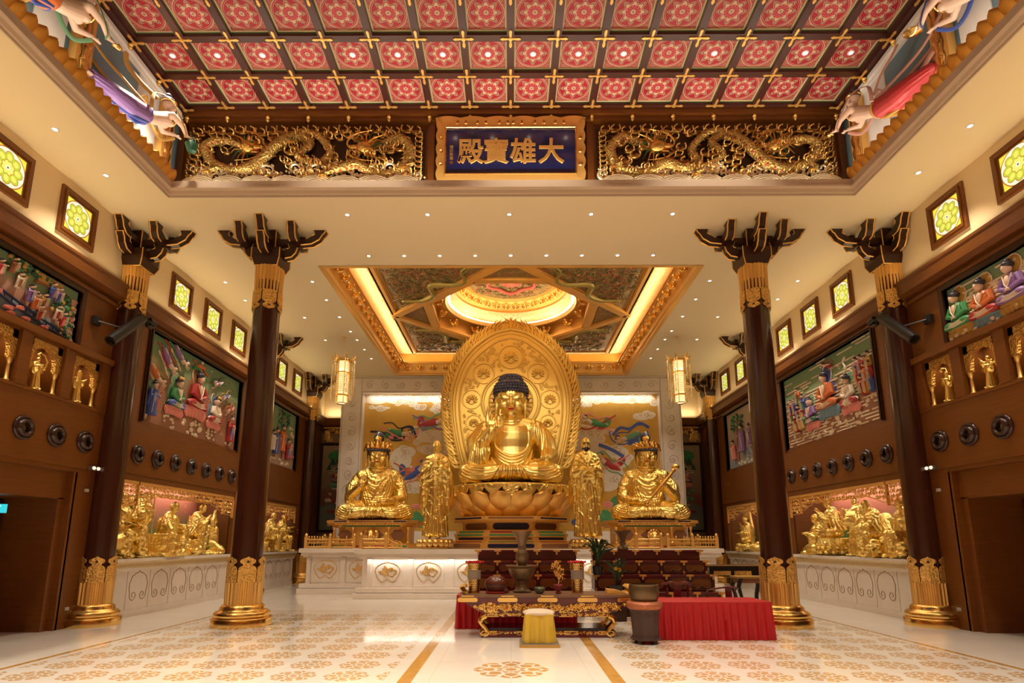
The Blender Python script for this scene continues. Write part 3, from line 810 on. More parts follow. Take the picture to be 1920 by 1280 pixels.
g.tube([(.75*cos(t)*(1+.12*sin(5*t)), .75*sin(t)*(1+.12*sin(5*t)), 10.12) for t in [TAU*j/60 for j in range(52)]], .06, 7)
g.obj('dome_disc', [M['carved_poly'], simple('dome_red', (.42, .07, .04), .45, .2)], GC)
g = G(); strip(g, ring(2.1, 9.47), ring(2.02, 9.47)); g.obj('light_ring', LAMP, GC)
# small tiered bracket clusters
bk = G()
bk.box(-.03, .03, -.13, .0, -.06, .06)
for dx in (-1, 1): bk.tube([(0, -.06, -.05), (dx*.07, -.06, -.05), (dx*.11, -.06, 0), (dx*.115, -.06, .05)], .022, 6)
bk.tube([(0, -.02, -.05), (0, -.10, -.05), (0, -.15, 0), (0, -.16, .05)], .022, 6)
for p_ in ((-.115, -.06, .05), (.115, -.06, .05), (0, -.16, .05), (0, -.06, -.06), (0, -.06, .05)): bk.sphere(p_, (.038, .038, .034), 8, 6)
b0 = None; nb = 0
def bracket(x, y, z, ang, sc=1):
    global b0
    if b0 is None: b0 = bk.obj('bracket_cluster', M['gold'], GC, smooth=True); o = b0
    else: o = b0.copy(); COL.objects.link(o)
    o.location = (x, y, z); o.rotation_euler.z = ang; o.scale = (sc,)*3
for k in range(17):
    t_ = -4.2+8.4*k/16
    if k % 2 == 0 or True:
        bracket(t_, 4.52, 8.52, 0, 1.15)
        bracket(4.52, t_, 8.52, -PI/2, 1.15); bracket(-4.52, t_, 8.52, PI/2, 1.15)
for i in range(8):
    for f_ in (.25, .75):
        a_, b_ = oc[i], oc[(i+1) % 8]; x, y = lerp(a_[0], b_[0], f_)*.93, lerp(a_[1], b_[1], f_)*.93
        an = math.atan2((a_[1]+b_[1])/2, (a_[0]+b_[0])/2); bracket(x, y, 9.22, an-PI/2, 1.35)
for k in range(30):
    a = TAU*k/30; bracket(1.76*cos(a), 1.76*sin(a), 9.98, a-PI/2, 1.05)

# ---------------------------------------------------------------- marble portal and its painted wall
g = G(); Yp = 22.9
g.box(-6.95, -6.08, Yp, 23.9, 1.3, HC-.01); g.box(6.08, 6.95, Yp, 23.9, 1.3, HC-.01); g.box(-6.08, 6.08, Yp, 23.9, 7.61, HC-.01)
g.box(-6.08, 6.08, Yp+.35, 23.9, 1.3, 2.0)
g.m(1)
for a_, b_, c_, d in ((-6.90, -6.13, 1.35, 8.27), (6.13, 6.90, 1.35, 8.27)): 
    for q_ in (a_, b_-.02): g.box(q_, q_+.02, Yp-.015, Yp, c_, d)
g.box(-6.13, 6.13, Yp-.015, Yp, 7.64, 7.66); g.box(-6.9, 6.9, Yp-.015, Yp, 8.22, 8.24)
for s in (-1, 1):   # incised scroll motifs
    for k in range(11):
        zc = 1.9+.58*k
        for dd, rr in ((1, .23), (-1, .13)): g.tube([(s*6.51+u, Yp-.003, zc+v) for u, v in spiral(0, .02*dd, rr, 1.2, k+dd, 16, dd*s)], .008, 4)
for k in range(19):
    xc = -5.8+.645*k
    for dd, rr in ((1, .2), (-1, .12)): g.tube([(xc+u, Yp-.003, 7.94+v) for u, v in spiral(0, 0, rr, 1.2, k+dd, 16, dd)], .008, 4)
struct(g.obj('wall_portal', [M['marble'], simple('incised_tan', (.46, .35, .25), .5)]))
# ---------------------------------------------------------------- dais
g = G()
def dais(g, hx, y0, y1, z1=1.38):
    for (o0, za, zb) in ((.0, 0, .155), (-.09, .155, .20), (-.05, .17, .30), (-.20, .30, 1.12), (-.12, 1.10, 1.16), (-.06, 1.14, 1.26), (0, 1.25, z1)):
        g.box(-hx-o0, hx+o0, y0-o0, y1, za, zb)
    for s in (-1, 1):
        pass
dais(g, 6.68, 18.4, 23.9); dais(g, 4.48, 16.72, 18.5)
DA = struct(g.obj('floor_dais', M['marble'], bevel=.008))
# panels between pilasters on the dais front
PF = None
def ogee(w_, h_, n=3):
    half = [(0, 1.0), (.08, .93), (.25, .90), (.34, .86), (.52, .84), (.60, .76), (.78, .66), (.84, .55), (.97, .40), (1.0, .15), (.93, -.15), (.80, -.45), (.62, -.72), (.45, -.86), (.30, -.84), (.16, -.70), (0, -.55)]
    return [(u*w_, v*h_) for u, v in half]+[(-u*w_, v*h_) for u, v in half[-2:0:-1]]
def dais_panel(x, y, lab, wd=.86, rz=0):
    global PF
    if PF is None:
        PF = thing('dais_panel', lab, 'panel', (x, y, .72), group='panels on the dais front')
        g = G(); g.box(-.59, -.47, -.06, .02, -.42, .42); g.box(-.59, -.45, -.08, .02, .36, .42); g.box(-.59, -.45, -.08, .02, -.42, -.36)
        g.obj('pilaster', M['marble'], PF)
        G().box(-.44, .44, -.012, .02, -.39, .36).obj('stone_field', M['marble'], PF, bevel=.01)
        g = G(); pts = ogee(.36, .30); g.tube([(u, -.02, v) for u, v in pts], .011, 5, close=True); g.obj('gold_outline', M['gold_soft'], PF)
        g = G(); rnd = random.Random(3)
        scrolls(g, 26, lambda x, z, q: (x/.24)**2+((z-.02)/.16)**2 < 1, (-.24, .24, -.15, .19), 5, (.025, .05), .010, 0, fix=lambda p: (p[0], -.02-p[2], p[1]))
        for k in range(7): a = PI*k/6; g.sphere((.11+.05*cos(a), -.02, .07+.05*sin(a)), (.022, .012, .03), 6, 5)
        g.obj('gold_relief', M['gold_soft'], PF)
    else: dup(PF, (x, y, .72), label=lab)
for k in range(7): dais_panel(-3.54+1.18*k, 16.92, 'marble panel with gilt relief on the forward dais front, %s from the left' % ORD[k])
for s in (-1, 1):
    for k in range(2): dais_panel(s*(5.86-1.10*k), 18.60, 'marble panel with gilt relief on the %s wing of the dais, %s one' % (SIDE[s], ('outer', 'inner')[k]))
area('dais_lamp', (0, 16.80, 1.10), (0, 0, 0), 8.2, .03, 20, (1, .9, .8))

PGILT = simple('pale_gilt', (.72, .56, .30), .35, .55)
# ---------------------------------------------------------------- marble counters under the statue niches
for s in (-1, 1):
    for bi, (y0, y1) in enumerate(((12.10, 17.20), (18.90, 22.3))):
        t = thing('marble_counter', 'white marble counter with inlaid scrolls under the %s %s statue niche' % (('nearer', 'farther')[bi], SIDE[s]), 'counter', (0, 0, 0))
        g = G(); xf = 8.27
        g.box(s*xf, s*9.4, y0+.08, y1-.08, .0, .97); g.box(s*(xf-.02), s*9.4, y0+.04, y1-.04, 0, .14)
        g.box(s*(xf-.05), s*9.4, y0+.03, y1-.03, .97, 1.03); g.box(s*(xf-.12), s*9.4, y0, y1, 1.17, 1.235)
        nj = int((y1-y0)/.8)
        o = g.obj('body', M['marble'], t)
        g = G(); g.prism([(s*9.3, 1.03), (s*(xf-.05), 1.03), (s*(xf-.10), 1.17), (s*9.3, 1.17)], y0+.02, y1-.02)
        nn = int((y1-y0)/.085)
        for k in range(nn):
            yy = y0+.06+k*.085; P0 = lambda u, v: (s*(xf-.055-.35*(v+.0)), yy+u, 1.04+v)
            g.tube([P0(u*1.0+.0, v+.05) for u, v in spiral(0, 0, .034, 1, 0, 7)], .009, 4)
            g.tube([P0(-.03, .01), P0(.015, .03), P0(.04, .09)], .008, 4)
        g.obj('gilt_frieze', PGILT, t)
        g = G()
        yc = 12.31 if bi == 0 else 19.3
        while yc < y1-.3:
            if yc > y0+.3:
                L = [(0, .40), (.05, .36), (.13, .35), (.18, .31), (.24, .29), (.27, .22), (.31, .14), (.31, .04), (.28, -.07)]
                for d in (-1, 1):
                    pts = L+[(.16+.12*cos(a)*(1-i*.055), -.12+.12*sin(a)*(1-i*.055)) for i, a in enumerate([-.1-j*.55 for j in range(15)])]
                    g.tube([(s*(xf-.003), yc+d*u, .56+v) for u, v in pts], .009, 4)
            g.box(s*(xf-.003), s*xf, yc+.385, yc+.395, .14, .97)
            yc += .79
        g.obj('scroll_inlay', simple('inlay_bronze_%d%d' % (bi, s), (.36, .22, .11), .45), t)
# ---------------------------------------------------------------- modelling in clay: blobs fused into one skin
def fuse(name, g, voxel, mat, parent=None, smooth=4, factor=.5, loc=None, keep=True):
    me = bpy.data.meshes.new('tmp'); me.from_pydata(g.v, [], g.f); me.update()
    o = bpy.data.objects.new('tmp', me); COL.objects.link(o)
    m = o.modifiers.new('r', 'REMESH'); m.mode = 'VOXEL'; m.voxel_size = voxel; m.adaptivity = 0
    if smooth: k = o.modifiers.new('s', 'SMOOTH'); k.iterations = smooth; k.factor = factor
    dg = bpy.context.evaluated_depsgraph_get()
    new = bpy.data.meshes.new_from_object(o.evaluated_get(dg)); new.name = name
    bpy.data.objects.remove(o); bpy.data.meshes.remove(me)
    new.materials.clear(); new.materials.append(mat)
    new.polygons.foreach_set('use_smooth', [True]*len(new.polygons))
    if name is None: return new
    q = bpy.data.objects.new(name, new); COL.objects.link(q)
    if parent: q.parent = parent
    if loc: q.location = loc
    return q
def bvh_of(g, voxel, smooth=3):
    me = fuse(None, g, voxel, M['gold'], smooth=smooth) if False else None
    m0 = bpy.data.meshes.new('tmp'); m0.from_pydata(g.v, [], g.f)
    t = BVHTree.FromPolygons([tuple(v.co) for v in m0.vertices], [tuple(p.vertices) for p in m0.polygons]); bpy.data.meshes.remove(m0)
    return t
def addG(g, sub, Mx):
    o = len(g.v); g.v += [tuple(Mx @ Vector(p)) for p in sub.v]; g.f += [tuple(i+o for i in f) for f in sub.f]; g.mi += [g.cur]*len(sub.f)
def cap(g, p0, p1, r0, r1=None, n=12):
    r1 = r0 if r1 is None else r1
    g.tube([p0, p1], [r0, r1], n); g.sphere(p0, r0, n, 8); g.sphere(p1, r1, n, 8)
def limb(g, pts, rad, n=12):
    for i in range(len(pts)-1): g.tube([pts[i], pts[i+1]], [rad[i], rad[i+1]], n)
    for p, r in zip(pts, rad): g.sphere(p, r, n, 8)
def folds(g, tree, curves, rad, dirn=(0, 1, 0), org=-6, sink=.35, taper=True):
    """ridges of cloth: curves drawn in (x,z) and projected on the body along +y"""
    d = Vector(dirn)
    for c in curves:
        c = smoothpts([(p[0], 0, p[1]) for p in c], 10); pts = []
        for p in c:
            hit = tree.ray_cast(p+d*org, d)
            if hit[0] is not None: pts.append(hit[0]+d*rad*sink)
        if len(pts) < 3: continue
        runs = [[pts[0]]]
        for p in pts[1:]:
            if (p-runs[-1][-1]).length > max(.16, rad*7): runs.append([p])
            else: runs[-1].append(p)
        for ok in runs:
            k = len(ok)
            if k < 4: continue
            g.tube(ok, [rad*(.35+.65*sin(PI*(i+.5)/k)**.5) if taper else rad*(.6+.4*sin(PI*(i+.5)/k)**.4) for i in range(k)], 7)
def head(g, c, s, yaw=0, pitch=0, kind='buddha', roll=0):
    """s = face height (chin to crown of the skull)"""
    h = G(); 
    h.sphere((0, .02, .12), (.36, .42, .42), 20, 14)               # skull
    h.sphere((0, -.07, -.12), (.30, .30, .36), 18, 12)             # face
    h.sphere((0, -.16, -.34), (.17, .16, .14), 14, 10)             # chin
    for q in (-1, 1):
        h.sphere((q*.17, -.22, -.14), (.13, .13, .14), 12, 8)      # cheek
        h.sphere((q*.145, -.325, .03), (.095, .05, .058), 12, 8)   # lid
        h.tube([(q*.04, -.375, .075), (q*.10, -.375, .12), (q*.18, -.345, .125), (q*.25, -.285, .08)], [.014, .024, .022, .012], 7)  # brow
        h.tube([(q*.06, -.372, -.005), (q*.14, -.385, -.022), (q*.225, -.33, -.008)], [.008, .016, .008], 6)   # lid edge
        L = .34 if kind == 'buddha' else .16
        h.sphere((q*.355, .03, 0), (.045, .09, .15), 10, 8); h.sphere((q*.34, .0, -.10-L*.35), (.04, .055, L*.62), 10, 8)  # ear
        h.sphere((q*.052, -.37, -.145), (.042, .045, .035), 8, 6)  # nostril
    h.tube([(0, -.36, .08), (0, -.39, .0), (0, -.44, -.11), (0, -.43, -.145)], [.026, .032, .05, .045], 9)
    h.sphere((0, -.375, -.225), (.10, .04, .026), 12, 8); h.sphere((0, -.372, -.268), (.082, .042, .03), 12, 8)        # lips
    if kind == 'bald': h.sphere((0, .03, .22), (.33, .38, .36), 16, 12)
    if kind == 'beard':
        h.sphere((0, .03, .2), (.33, .38, .36), 16, 12)
        h.tube([(0, -.33, -.34), (0, -.36, -.55), (0, -.30, -.75)], [.17, .13, .03], 9)
        for q in (-1, 1): h.tube([(q*.3, -.1, -.12), (q*.22, -.24, -.34), (q*.08, -.3, -.5)], [.06, .09, .08], 8)
    Mx = Matrix.Translation(Vector(c)) @ Euler((R(pitch), R(roll), R(yaw))).to_matrix().to_4x4() @ Matrix.Scale(s, 4)
    addG(g, h, Mx); return Mx
def hand(g, pos, s, rot=(0, 0, 0), curl=(.3, .3, .3, .3), thumb=1, tcurl=.3, spread=.10):
    """palm faces -Y, fingers point +Z; thumb on the +X side when thumb=1"""
    h = G()
    h.sphere((0, .0, .27), (.29, .12, .30), 12, 8); h.sphere((.12*thumb, -.03, .18), (.16, .12, .18), 10, 7); h.sphere((0, .01, .06), (.18, .12, .14), 10, 7)
    for i, (x, L) in enumerate(((-.235, .36), (-.08, .43), (.08, .45), (.23, .40))):
        x *= -thumb; L2 = L; c = curl[i]; a = 0
        p = Vector((x, 0, .46)); pts = [Vector((x*.8, 0, .25)), p]
        for k in range(3):
            a += c*(.9, 1.1, .8)[k]; sp = x*spread*(2 if abs(x) > .2 else 1)
            p = p+Vector((sp*.6*cos(a), -sin(a), cos(a)))*L2/2.7; pts.append(p)
        limb(h, pts, [.085, .078, .074, .066, .05], 8)
    tp = [(.16*thumb, 0, .10), (.36*thumb, -.06, .28), (.42*thumb-.06*thumb*tcurl, -.10-.14*tcurl, .44), (.40*thumb-.18*thumb*tcurl, -.12-.26*tcurl, .56)]
    limb(h, tp, [.10, .095, .078, .055], 8)
    Mx = Matrix.Translation(Vector(pos)) @ Euler([R(a) for a in rot]).to_matrix().to_4x4() @ Matrix.Scale(s, 4)
    addG(g, h, Mx)
def curls(g, c, r, s, zmin, rows, Mx=None, front=-.1):
    """snail-shell curls in rows over an ellipsoid"""
    for i in range(rows):
        t = i/(rows-1); th = PI*.04+(PI/2*1.05-PI*.04)*t
        n = max(5, int(TAU*sin(th)*r[0]/(s*1.75)))
        for j in range(n):
            a = TAU*(j+.5*(i % 2))/n
            p = (c[0]+r[0]*sin(th)*cos(a), c[1]+r[1]*sin(th)*sin(a), c[2]+r[2]*cos(th))
            g.sphere(p, (s, s, s*.95), 7, 5, M_=Mx)

GS = M['gold_statue']; M['gold_orange2'] = simple('petal_gilt', (.85, .50, .13), .42, .9)
# ---------------------------------------------------------------- the seated main statue
def seated(name, loc, H, label, kind, rz=0, cat='statue'):
    """meditating figure; drawn for a height of 3.75, scaled to H"""
    t = thing(name, label, cat, loc, rz, scale=(H/3.75,)*3)
    g = G()
    g.sphere((0, -.25, .26), (1.25, .85, .27), 28, 12)
    for q in (-1, 1):
        limb(g, [(q*.45, .30, .50), (q*.95, -.20, .42), (q*1.28, -.55, .32)], [.44, .40, .32], 16)
        limb(g, [(q*1.28, -.58, .28), (q*.75, -.86, .30), (q*.05, -.92, .34)], [.30, .26, .20], 14)
        g.sphere((q*1.05, -.45, .16), (.52, .52, .18), 16, 8)
    g.lathe([(.55, .25), (.80, .45), (.78, .75), (.72, 1.0), (.70, 1.2), (.735, 1.42), (.74, 1.65), (.66, 1.86), (.48, 2.0), (.30, 2.08)], 36, (0, .17, 0), sq=.66)
    g.tube([(-.62, .2, 1.86), (0, .16, 1.98), (.62, .2, 1.86)], [.30, .34, .30], 16); g.sphere((-.66, .2, 1.84), .32, 16, 10); g.sphere((.66, .2, 1.84), .32, 16, 10)
    g.tube([(0, .18, 1.95), (0, .12, 2.5)], [.38, .32], 18)
    for z, r in ((2.14, .37), (2.24, .36)): g.tube([(r*cos(a)*1.0, .13+r*sin(a), z-.04*cos(a+PI/2)) for a in [TAU*k/24 for k in range(24)]], .035, 6, close=True)
    Mh = head(g, (0, -.02, 2.73 if kind == 'main' else 2.78), 1.34 if kind == 'main' else 1.15, 0, 6)
    if kind == 'main':
        # viewer's right arm rests on the knee, hand over the shin
        limb(g, [(.82, .2, 1.78), (1.12, .08, 1.35), (1.20, -.12, .95), (1.08, -.62, .74)], [.32, .31, .28, .20], 14)
        hand(g, (1.06, -.72, .74), .62, (-118, 0, 16), (.18, .16, .14, .12), -1, .1)
        limb(g, [(1.22, -.05, .85), (1.0, -.4, .62), (.6, -.6, .55)], [.26, .2, .1], 12)
        # raised hand, palm forward
        limb(g, [(-.82, .2, 1.78), (-1.12, .05, 1.35), (-1.10, -.2, .98)], [.31, .30, .26], 14)
        limb(g, [(-1.08, -.25, 1.0), (-.80, -.62, 1.36), (-.60, -.76, 1.62)], [.27, .20, .155], 14)
        hand(g, (-.58, -.78, 1.60), .78, (-4, 6, 6), (.10, .75, .95, .12), 1, .9)
        # wide sleeve hanging from the forearm
        limb(g, [(-.92, -.42, 1.30), (-1.02, -.40, .95), (-1.12, -.42, .55)], [.22, .27, .24], 12)
        g.sphere((-.88, -.5, .85), (.22, .2, .5), 12, 8, rot=(0, 14, 0))
    else:
        m = 1 if kind == 'left' else -1          # arm that lies low is on side m
        limb(g, [(m*.78, .2, 1.78), (m*1.02, .06, 1.3), (m*1.02, -.22, .92), (m*.45, -.72, .72), (m*.2, -.82, .70)], [.28, .25, .2, .15, .12], 12)
        hand(g, (m*.25, -.80, .72), .42, (-90, 0, m*-70), (.5, .5, .5, .5), m, .5)
        limb(g, [(-m*.78, .2, 1.78), (-m*1.04, .05, 1.35), (-m*1.02, -.25, 1.02), (-m*.62, -.66, 1.38), (-m*.55, -.70, 1.5)], [.28, .26, .22, .15, .12], 12)
        hand(g, (-m*.55, -.70, 1.5), .42, (0, m*10, 0), (.2, .3, .5, .7), m, .7)
        for q in (-1, 1):
            limb(g, [(q*.98, .0, 1.45), (q*1.12, -.1, 1.0), (q*1.10, -.25, .55)], [.2, .2, .14], 10)   # sleeves
            for k in range(4): limb(g, [(q*(.86+.08*k), -.1, 1.5-.15*k), (q*(1.1+.06*k), -.15, 1.25-.2*k)], [.07, .03], 6)
    tree = bvh_of(g, 0)
    F = []
    for q in (-1, 1):       # arcs over the crossed legs
        for k in range(6):
            F.append([(q*(.20+.03*k), .66-.02*k), (q*(.36+.05*k), .50-.082*k), (q*(.78+.05*k), .42-.078*k), (q*(1.12+.05*k), .46-.072*k), (q*(1.34+.035*k), .58-.075*k)])
        F.append([(q*.14, .66), (q*.12, .40), (q*.16, .08)]); F.append([(q*.24, .62), (q*.30, .3), (q*.42, .06)])
    F.append([(0, .68), (.02, .4), (-.02, .07)])
    folds(g, tree, F, .034, sink=-.1, taper=False)
    if kind == 'main':
        F = [[(-.50-.04*k, 1.75), (-.50-.03*k, 1.25-.05*k), (-.27, .98-.095*k), (.05, .89-.10*k), (.38, 1.0-.095*k), (.56+.04*k, 1.3), (.56+.06*k, 1.85)] for k in range(4)]
        F += [[(.66+.12*k, 1.98-.06*k), (.70+.13*k, 1.5), (.66+.15*k, 1.05), (.62+.14*k, .75)] for k in range(4)]
        F += [[(-1.15+.13*k, 1.25+.03*k), (-1.18+.13*k, .95), (-1.22+.16*k, .6)] for k in range(5)]
        F += [[(-.9-.05*k, 1.75-.1*k), (-1.08-.02*k, 1.4-.1*k), (-1.12, 1.1-.05*k)] for k in range(3)]
        folds(g, tree, F, .036, sink=-.1, taper=False)
        F = [[(-.30, 2.06), (-.2, 1.99), (0, 1.94), (.2, 1.99), (.30, 2.10)]]; folds(g, tree, F, .05)
    else:
        F = [[(-.50, 1.75), (-.25, 1.50-.1*k), (0, 1.42-.13*k), (.25, 1.50-.1*k), (.5, 1.75)] for k in range(2)]
        F += [[(q*(.35+.1*k), 1.95), (q*(.45+.08*k), 1.5), (q*(.3+.1*k), 1.0), (q*(.2+.1*k), .72)] for q in (-1, 1) for k in range(3)]
        F += [[(-.5, 1.02-.1*k), (0, .95-.1*k), (.5, 1.02-.1*k)] for k in range(3)]
        folds(g, tree, F, .032, sink=-.1, taper=False)
        for k in range(13):      # necklace beads
            a = PI*k/12; hit = tree.ray_cast(Vector((.34*cos(a+PI), -6, 1.86-.22*sin(a))), Vector((0, 1, 0)))
            if hit[0]: g.sphere(hit[0], .038, 8, 6)
        hit = tree.ray_cast(Vector((0, -6, 1.56)), Vector((0, 1, 0)))
        if hit[0]: g.sphere(hit[0], (.09, .04, .09), 10, 8)
    fuse('body', g, .0175, GS if kind == 'main' else M['gold_robe'], t, 1)
    # lips, eyes, brow dot
    l = G(); l.sphere((0, -.392, -.232), (.088, .03, .016), 12, 6, M_=Mh); l.sphere((0, -.39, -.262), (.07, .032, .02), 12, 6, M_=Mh); l.obj('lips', M['lips'], t, smooth=True)
    ey = G()
    for q in (-1, 1): ey.tube([Mh @ Vector(p) for p in ((q*.06, -.383, -.008), (q*.14, -.402, -.028), (q*.225, -.345, -.012))], .010, 5)
    ey.obj('eye_lines', M['p_earth'], t, smooth=True)
    h = G()
    if kind == 'main':
        h.sphere((0, .05, .21), (.385, .44, .37), 24, 14, M_=Mh); h.sphere((0, .06, .42), (.275, .285, .20), 20, 12, M_=Mh)
        rows = [(.20, .405, .46), (.265, .40, .455), (.33, .38, .43), (.39, .34, .39)]
        for i, (z, rx, ry) in enumerate(rows):
            n_ = int(TAU*rx/.066)
            for j in range(n_):
                a = TAU*(j+.5*(i % 2))/n_
                h.sphere((rx*cos(a), .05+ry*sin(a), z-(.10*max(0, sin(a)) if i == 0 else 0)), (.036, .036, .036), 7, 5, M_=Mh)
        for q in (-1, 1):
            for k in range(4): h.sphere((q*(.385-.012*k), -.08+.06*k, .10-.06*k), .036, 7, 5, M_=Mh)
            for k in range(3): h.sphere((q*(.40), .05+.08*k, .02), .036, 7, 5, M_=Mh)
        for i, (z, rx) in enumerate(((.45, .285), (.505, .275), (.56, .245), (.60, .18), (.62, .09))):
            n_ = int(TAU*rx/.064)
            for j in range(n_): a = TAU*(j+.5*(i % 2))/n_; h.sphere((rx*cos(a), .06+rx*sin(a), z), .034, 7, 5, M_=Mh)
        h.obj('hair', M['hair'], t, smooth=True)
    else:
        pts = [(.40*cos(a), .02+.44*sin(a), .17) for a in [TAU*k/40 for k in range(40)]]
        for k, p in enumerate(pts): h.sphere(p, (.045, .045, .055), 7, 5, M_=Mh)
        for q in (-1, 1): h.tube([tuple(Mh @ Vector(p)) for p in ((q*.36, -.1, .16), (q*.385, -.03, -.02), (q*.37, .03, -.2))], [.04, .035, .02], 6)
        h.sphere((0, .1, .62), (.19, .2, .26), 16, 10, M_=Mh)
        h.obj('hair', M['hair'], t, smooth=True)
        c = G()
        for k in range(9):
            a = -PI/2+(k-4)*.50; r = .36; p = Vector((r*cos(a), .02+r*sin(a), .22)); d = Vector((cos(a), sin(a), 0))
            hh = .30-.03*abs(k-4)
            c.tube([Mh @ p, Mh @ (p+d*.04+Vector((0, 0, hh*.5))), Mh @ (p+d*.11+Vector((0, 0, hh)))], [.10, .15, .02], 10, .45)
            c.sphere(Mh @ (p+d*.05+Vector((0, 0, .12))), .05, 8, 6)
        c.tube([Mh @ Vector((.41*cos(a), .02+.44*sin(a), .235)) for a in [TAU*k/32 for k in range(32)]], .03, 6, close=True)
        c.sphere(Mh @ Vector((0, -.38, .52)), (.12, .06, .2), 10, 8); c.sphere(Mh @ Vector((0, .02, .60)), (.17, .17, .17), 12, 8)
        for q in (-1, 1):
            for k in range(5): c.sphere(Mh @ Vector((q*(.42+.01*k), .02, -.2-.07*k)), .032, 6, 5)
            c.tube([Mh @ Vector(p) for p in ((q*.38, .02, .2), (q*.5, .02, .28), (q*.52, 0, .14), (q*.44, -.02, .1))], [.03, .04, .03, .01], 6)
        c.obj('crown', M['gold'], t, smooth=True)
        s_ = G()
        if kind == 'left': s_.tube([(.34, -1.0, .72), (.10, -.98, .98), (-.02, -.96, 1.15), (.42, -.98, 1.62)], [.02, .03, .03, .045], 8); s_.tube([(-.1, -.9, .8), (.25, -.95, 1.5)], .035, 8, .5)
        else:
            s_.tube([(-.12, -.98, .70), (.30, -1.0, 1.20), (.75, -.95, 1.72), (1.02, -.85, 2.08)], [.05, .06, .06, .07], 8, .5)
            s_.sphere((1.06, -.85, 2.14), (.16, .06, .12), 12, 8); s_.sphere((.95, -.87, 1.98), (.1, .05, .09), 10, 7); s_.sphere((-.16, -.98, .66), (.1, .06, .08), 10, 7)
        s_.obj('sceptre', M['gold'], t, smooth=True)
    return t
seated('buddha_statue', (0, 18.45, 3.36), 3.86, 'large gilt seated statue with blue-black curled hair, right hand raised', 'main')
a_ = seated('bodhisattva_statue', (-4.54, 19.45, 2.275), 3.0, 'crowned gilt seated statue left of the main one, hand raised with short sceptre', 'left', R(7))
a_['group'] = 'side statues'
a_ = seated('bodhisattva_statue', (4.62, 19.45, 2.275), 3.0, 'crowned gilt seated statue right of the main one, long sceptre across its chest', 'right', R(-7))
a_['group'] = 'side statues'
# ---------------------------------------------------------------- lotus throne with draped cloth
LT = thing('lotus_throne', 'golden lotus throne with broad petals and draped cloth under the main statue', 'throne', (0, 18.6, 2.33))
G().lathe([(1.35, 0), (1.40, .03), (1.30, .10), (1.35, .3), (1.5, .72), (1.5, .80)], 48, sq=.92).obj('core', M['gold_soft'], LT, smooth=True)
for ring_i, (n_, r0, r1, r2, z0, z1, ph, wd) in enumerate(((18, 1.45, 1.74, 1.74, .01, .60, 0, .31), (18, 1.42, 1.92, 2.02, .10, .72, .5, .30))):
    for k in range(n_):
        a = TAU*(k+ph)/n_+PI/n_; 
        if sin(a) > .75: continue
        g = G(); vs = []; nu, nv = 9, 8
        for i in range(nv+1):
            v = i/nv; w_ = wd*(1.04 if v < .80 else 1.04*math.sqrt(max(0, 1-((v-.80)/.215)**2)))
            rr = lerp(r0, r1, sin(v*PI/2)**.8)+(r2-r1)*v*v; z = z0+(z1-z0)*v
            for j in range(nu+1):
                u = j/nu*2-1; bul = .10*(1-u*u)
                aa = a+u*w_/rr; vs.append(((rr+bul-.02)*cos(aa), (rr+bul-.02)*sin(aa)*.92, z))
        L_ = len(vs); vs += [(x*.955, y*.955, z) for x, y, z in vs]
        fs = []
        for i in range(nv):
            for j in range(nu):
                q_ = i*(nu+1)+j; fs.append((q_, q_+1, q_+nu+2, q_+nu+1)); fs.append((L_+q_, L_+q_+nu+1, L_+q_+nu+2, L_+q_+1))
        for j in range(nu): q_ = nv*(nu+1)+j; fs.append((q_, q_+1, L_+q_+1, L_+q_))
        for i in range(nv):
            q_ = i*(nu+1); fs.append((q_, q_+nu+1, L_+q_+nu+1, L_+q_)); q_ += nu; fs.append((q_, L_+q_, L_+q_+nu+1, q_+nu+1))
        g.add(vs, fs); g.obj('petal', M['gold_orange2'], LT, smooth=True)
g = G()
g.lathe([(0.01, .72), (1.60, .72), (1.78, .80), (1.82, .92), (1.70, 1.02), (.01, 1.03)], 40, sq=.85)
for k in range(11):
    a = PI+PI*(k+.5)/11; rr = 1.80; wd = (.42, .50, .40)[k % 3]; dp = (.30, .50, .38, .44)[k % 4]
    for j in range(5):
        pts = []
        for i in range(9):
            u = i/8*2-1; aa = a+u*wd*(1-.18*j)/rr*.62; pts.append(((rr+.11+.02*(1-abs(u)))*cos(aa), (rr+.11)*.85*sin(aa), .98-(dp*(1-.19*j))*(1-u*u)))
        g.tube(pts, .034, 6)
    pts = [(1.76*cos(a+u*wd/rr*.5), 1.76*.85*sin(a+u*wd/rr*.5), .98-dp*.55*(1-u*u)) for u in (-.8, -.4, 0, .4, .8)]; limb(g, pts, [.10, .13, .15, .13, .10], 8)
fuse('draped_cloth', g, .022, M['gold_robe'], LT, 1)
# ---------------------------------------------------------------- flaming mandorla
_GS = M['gold_soft']; M['gold_soft'] = M['gold_matte']
MD = thing('mandorla', 'tall golden mandorla with scrollwork roundels and flame border behind the main statue', 'halo', (0, 19.4, 0))
OUT = [(0, 9.02), (.55, 8.88), (1.02, 8.58), (1.42, 8.22), (1.76, 7.72), (2.0, 7.05), (2.08, 6.35), (2.02, 5.6), (1.86, 4.75), (1.64, 3.95), (1.44, 3.38)]
def closed(pts): return pts+[(-x, z) for x, z in pts[::-1] if abs(x) > 1e-6]
INN = [(x*.86, 5.6+(z-5.6)*.90) for x, z in OUT]
g = G(); po = [(p.x, p.y) for p in smoothpts([(x, z, 0) for x, z in OUT], 4)]; pi_ = [(p.x, p.y) for p in smoothpts([(x, z, 0) for x, z in INN], 4)]
g.prism(closed(po), 0, .22, 'y'); g.obj('backplate', M['gold_soft'], MD)
g = G()
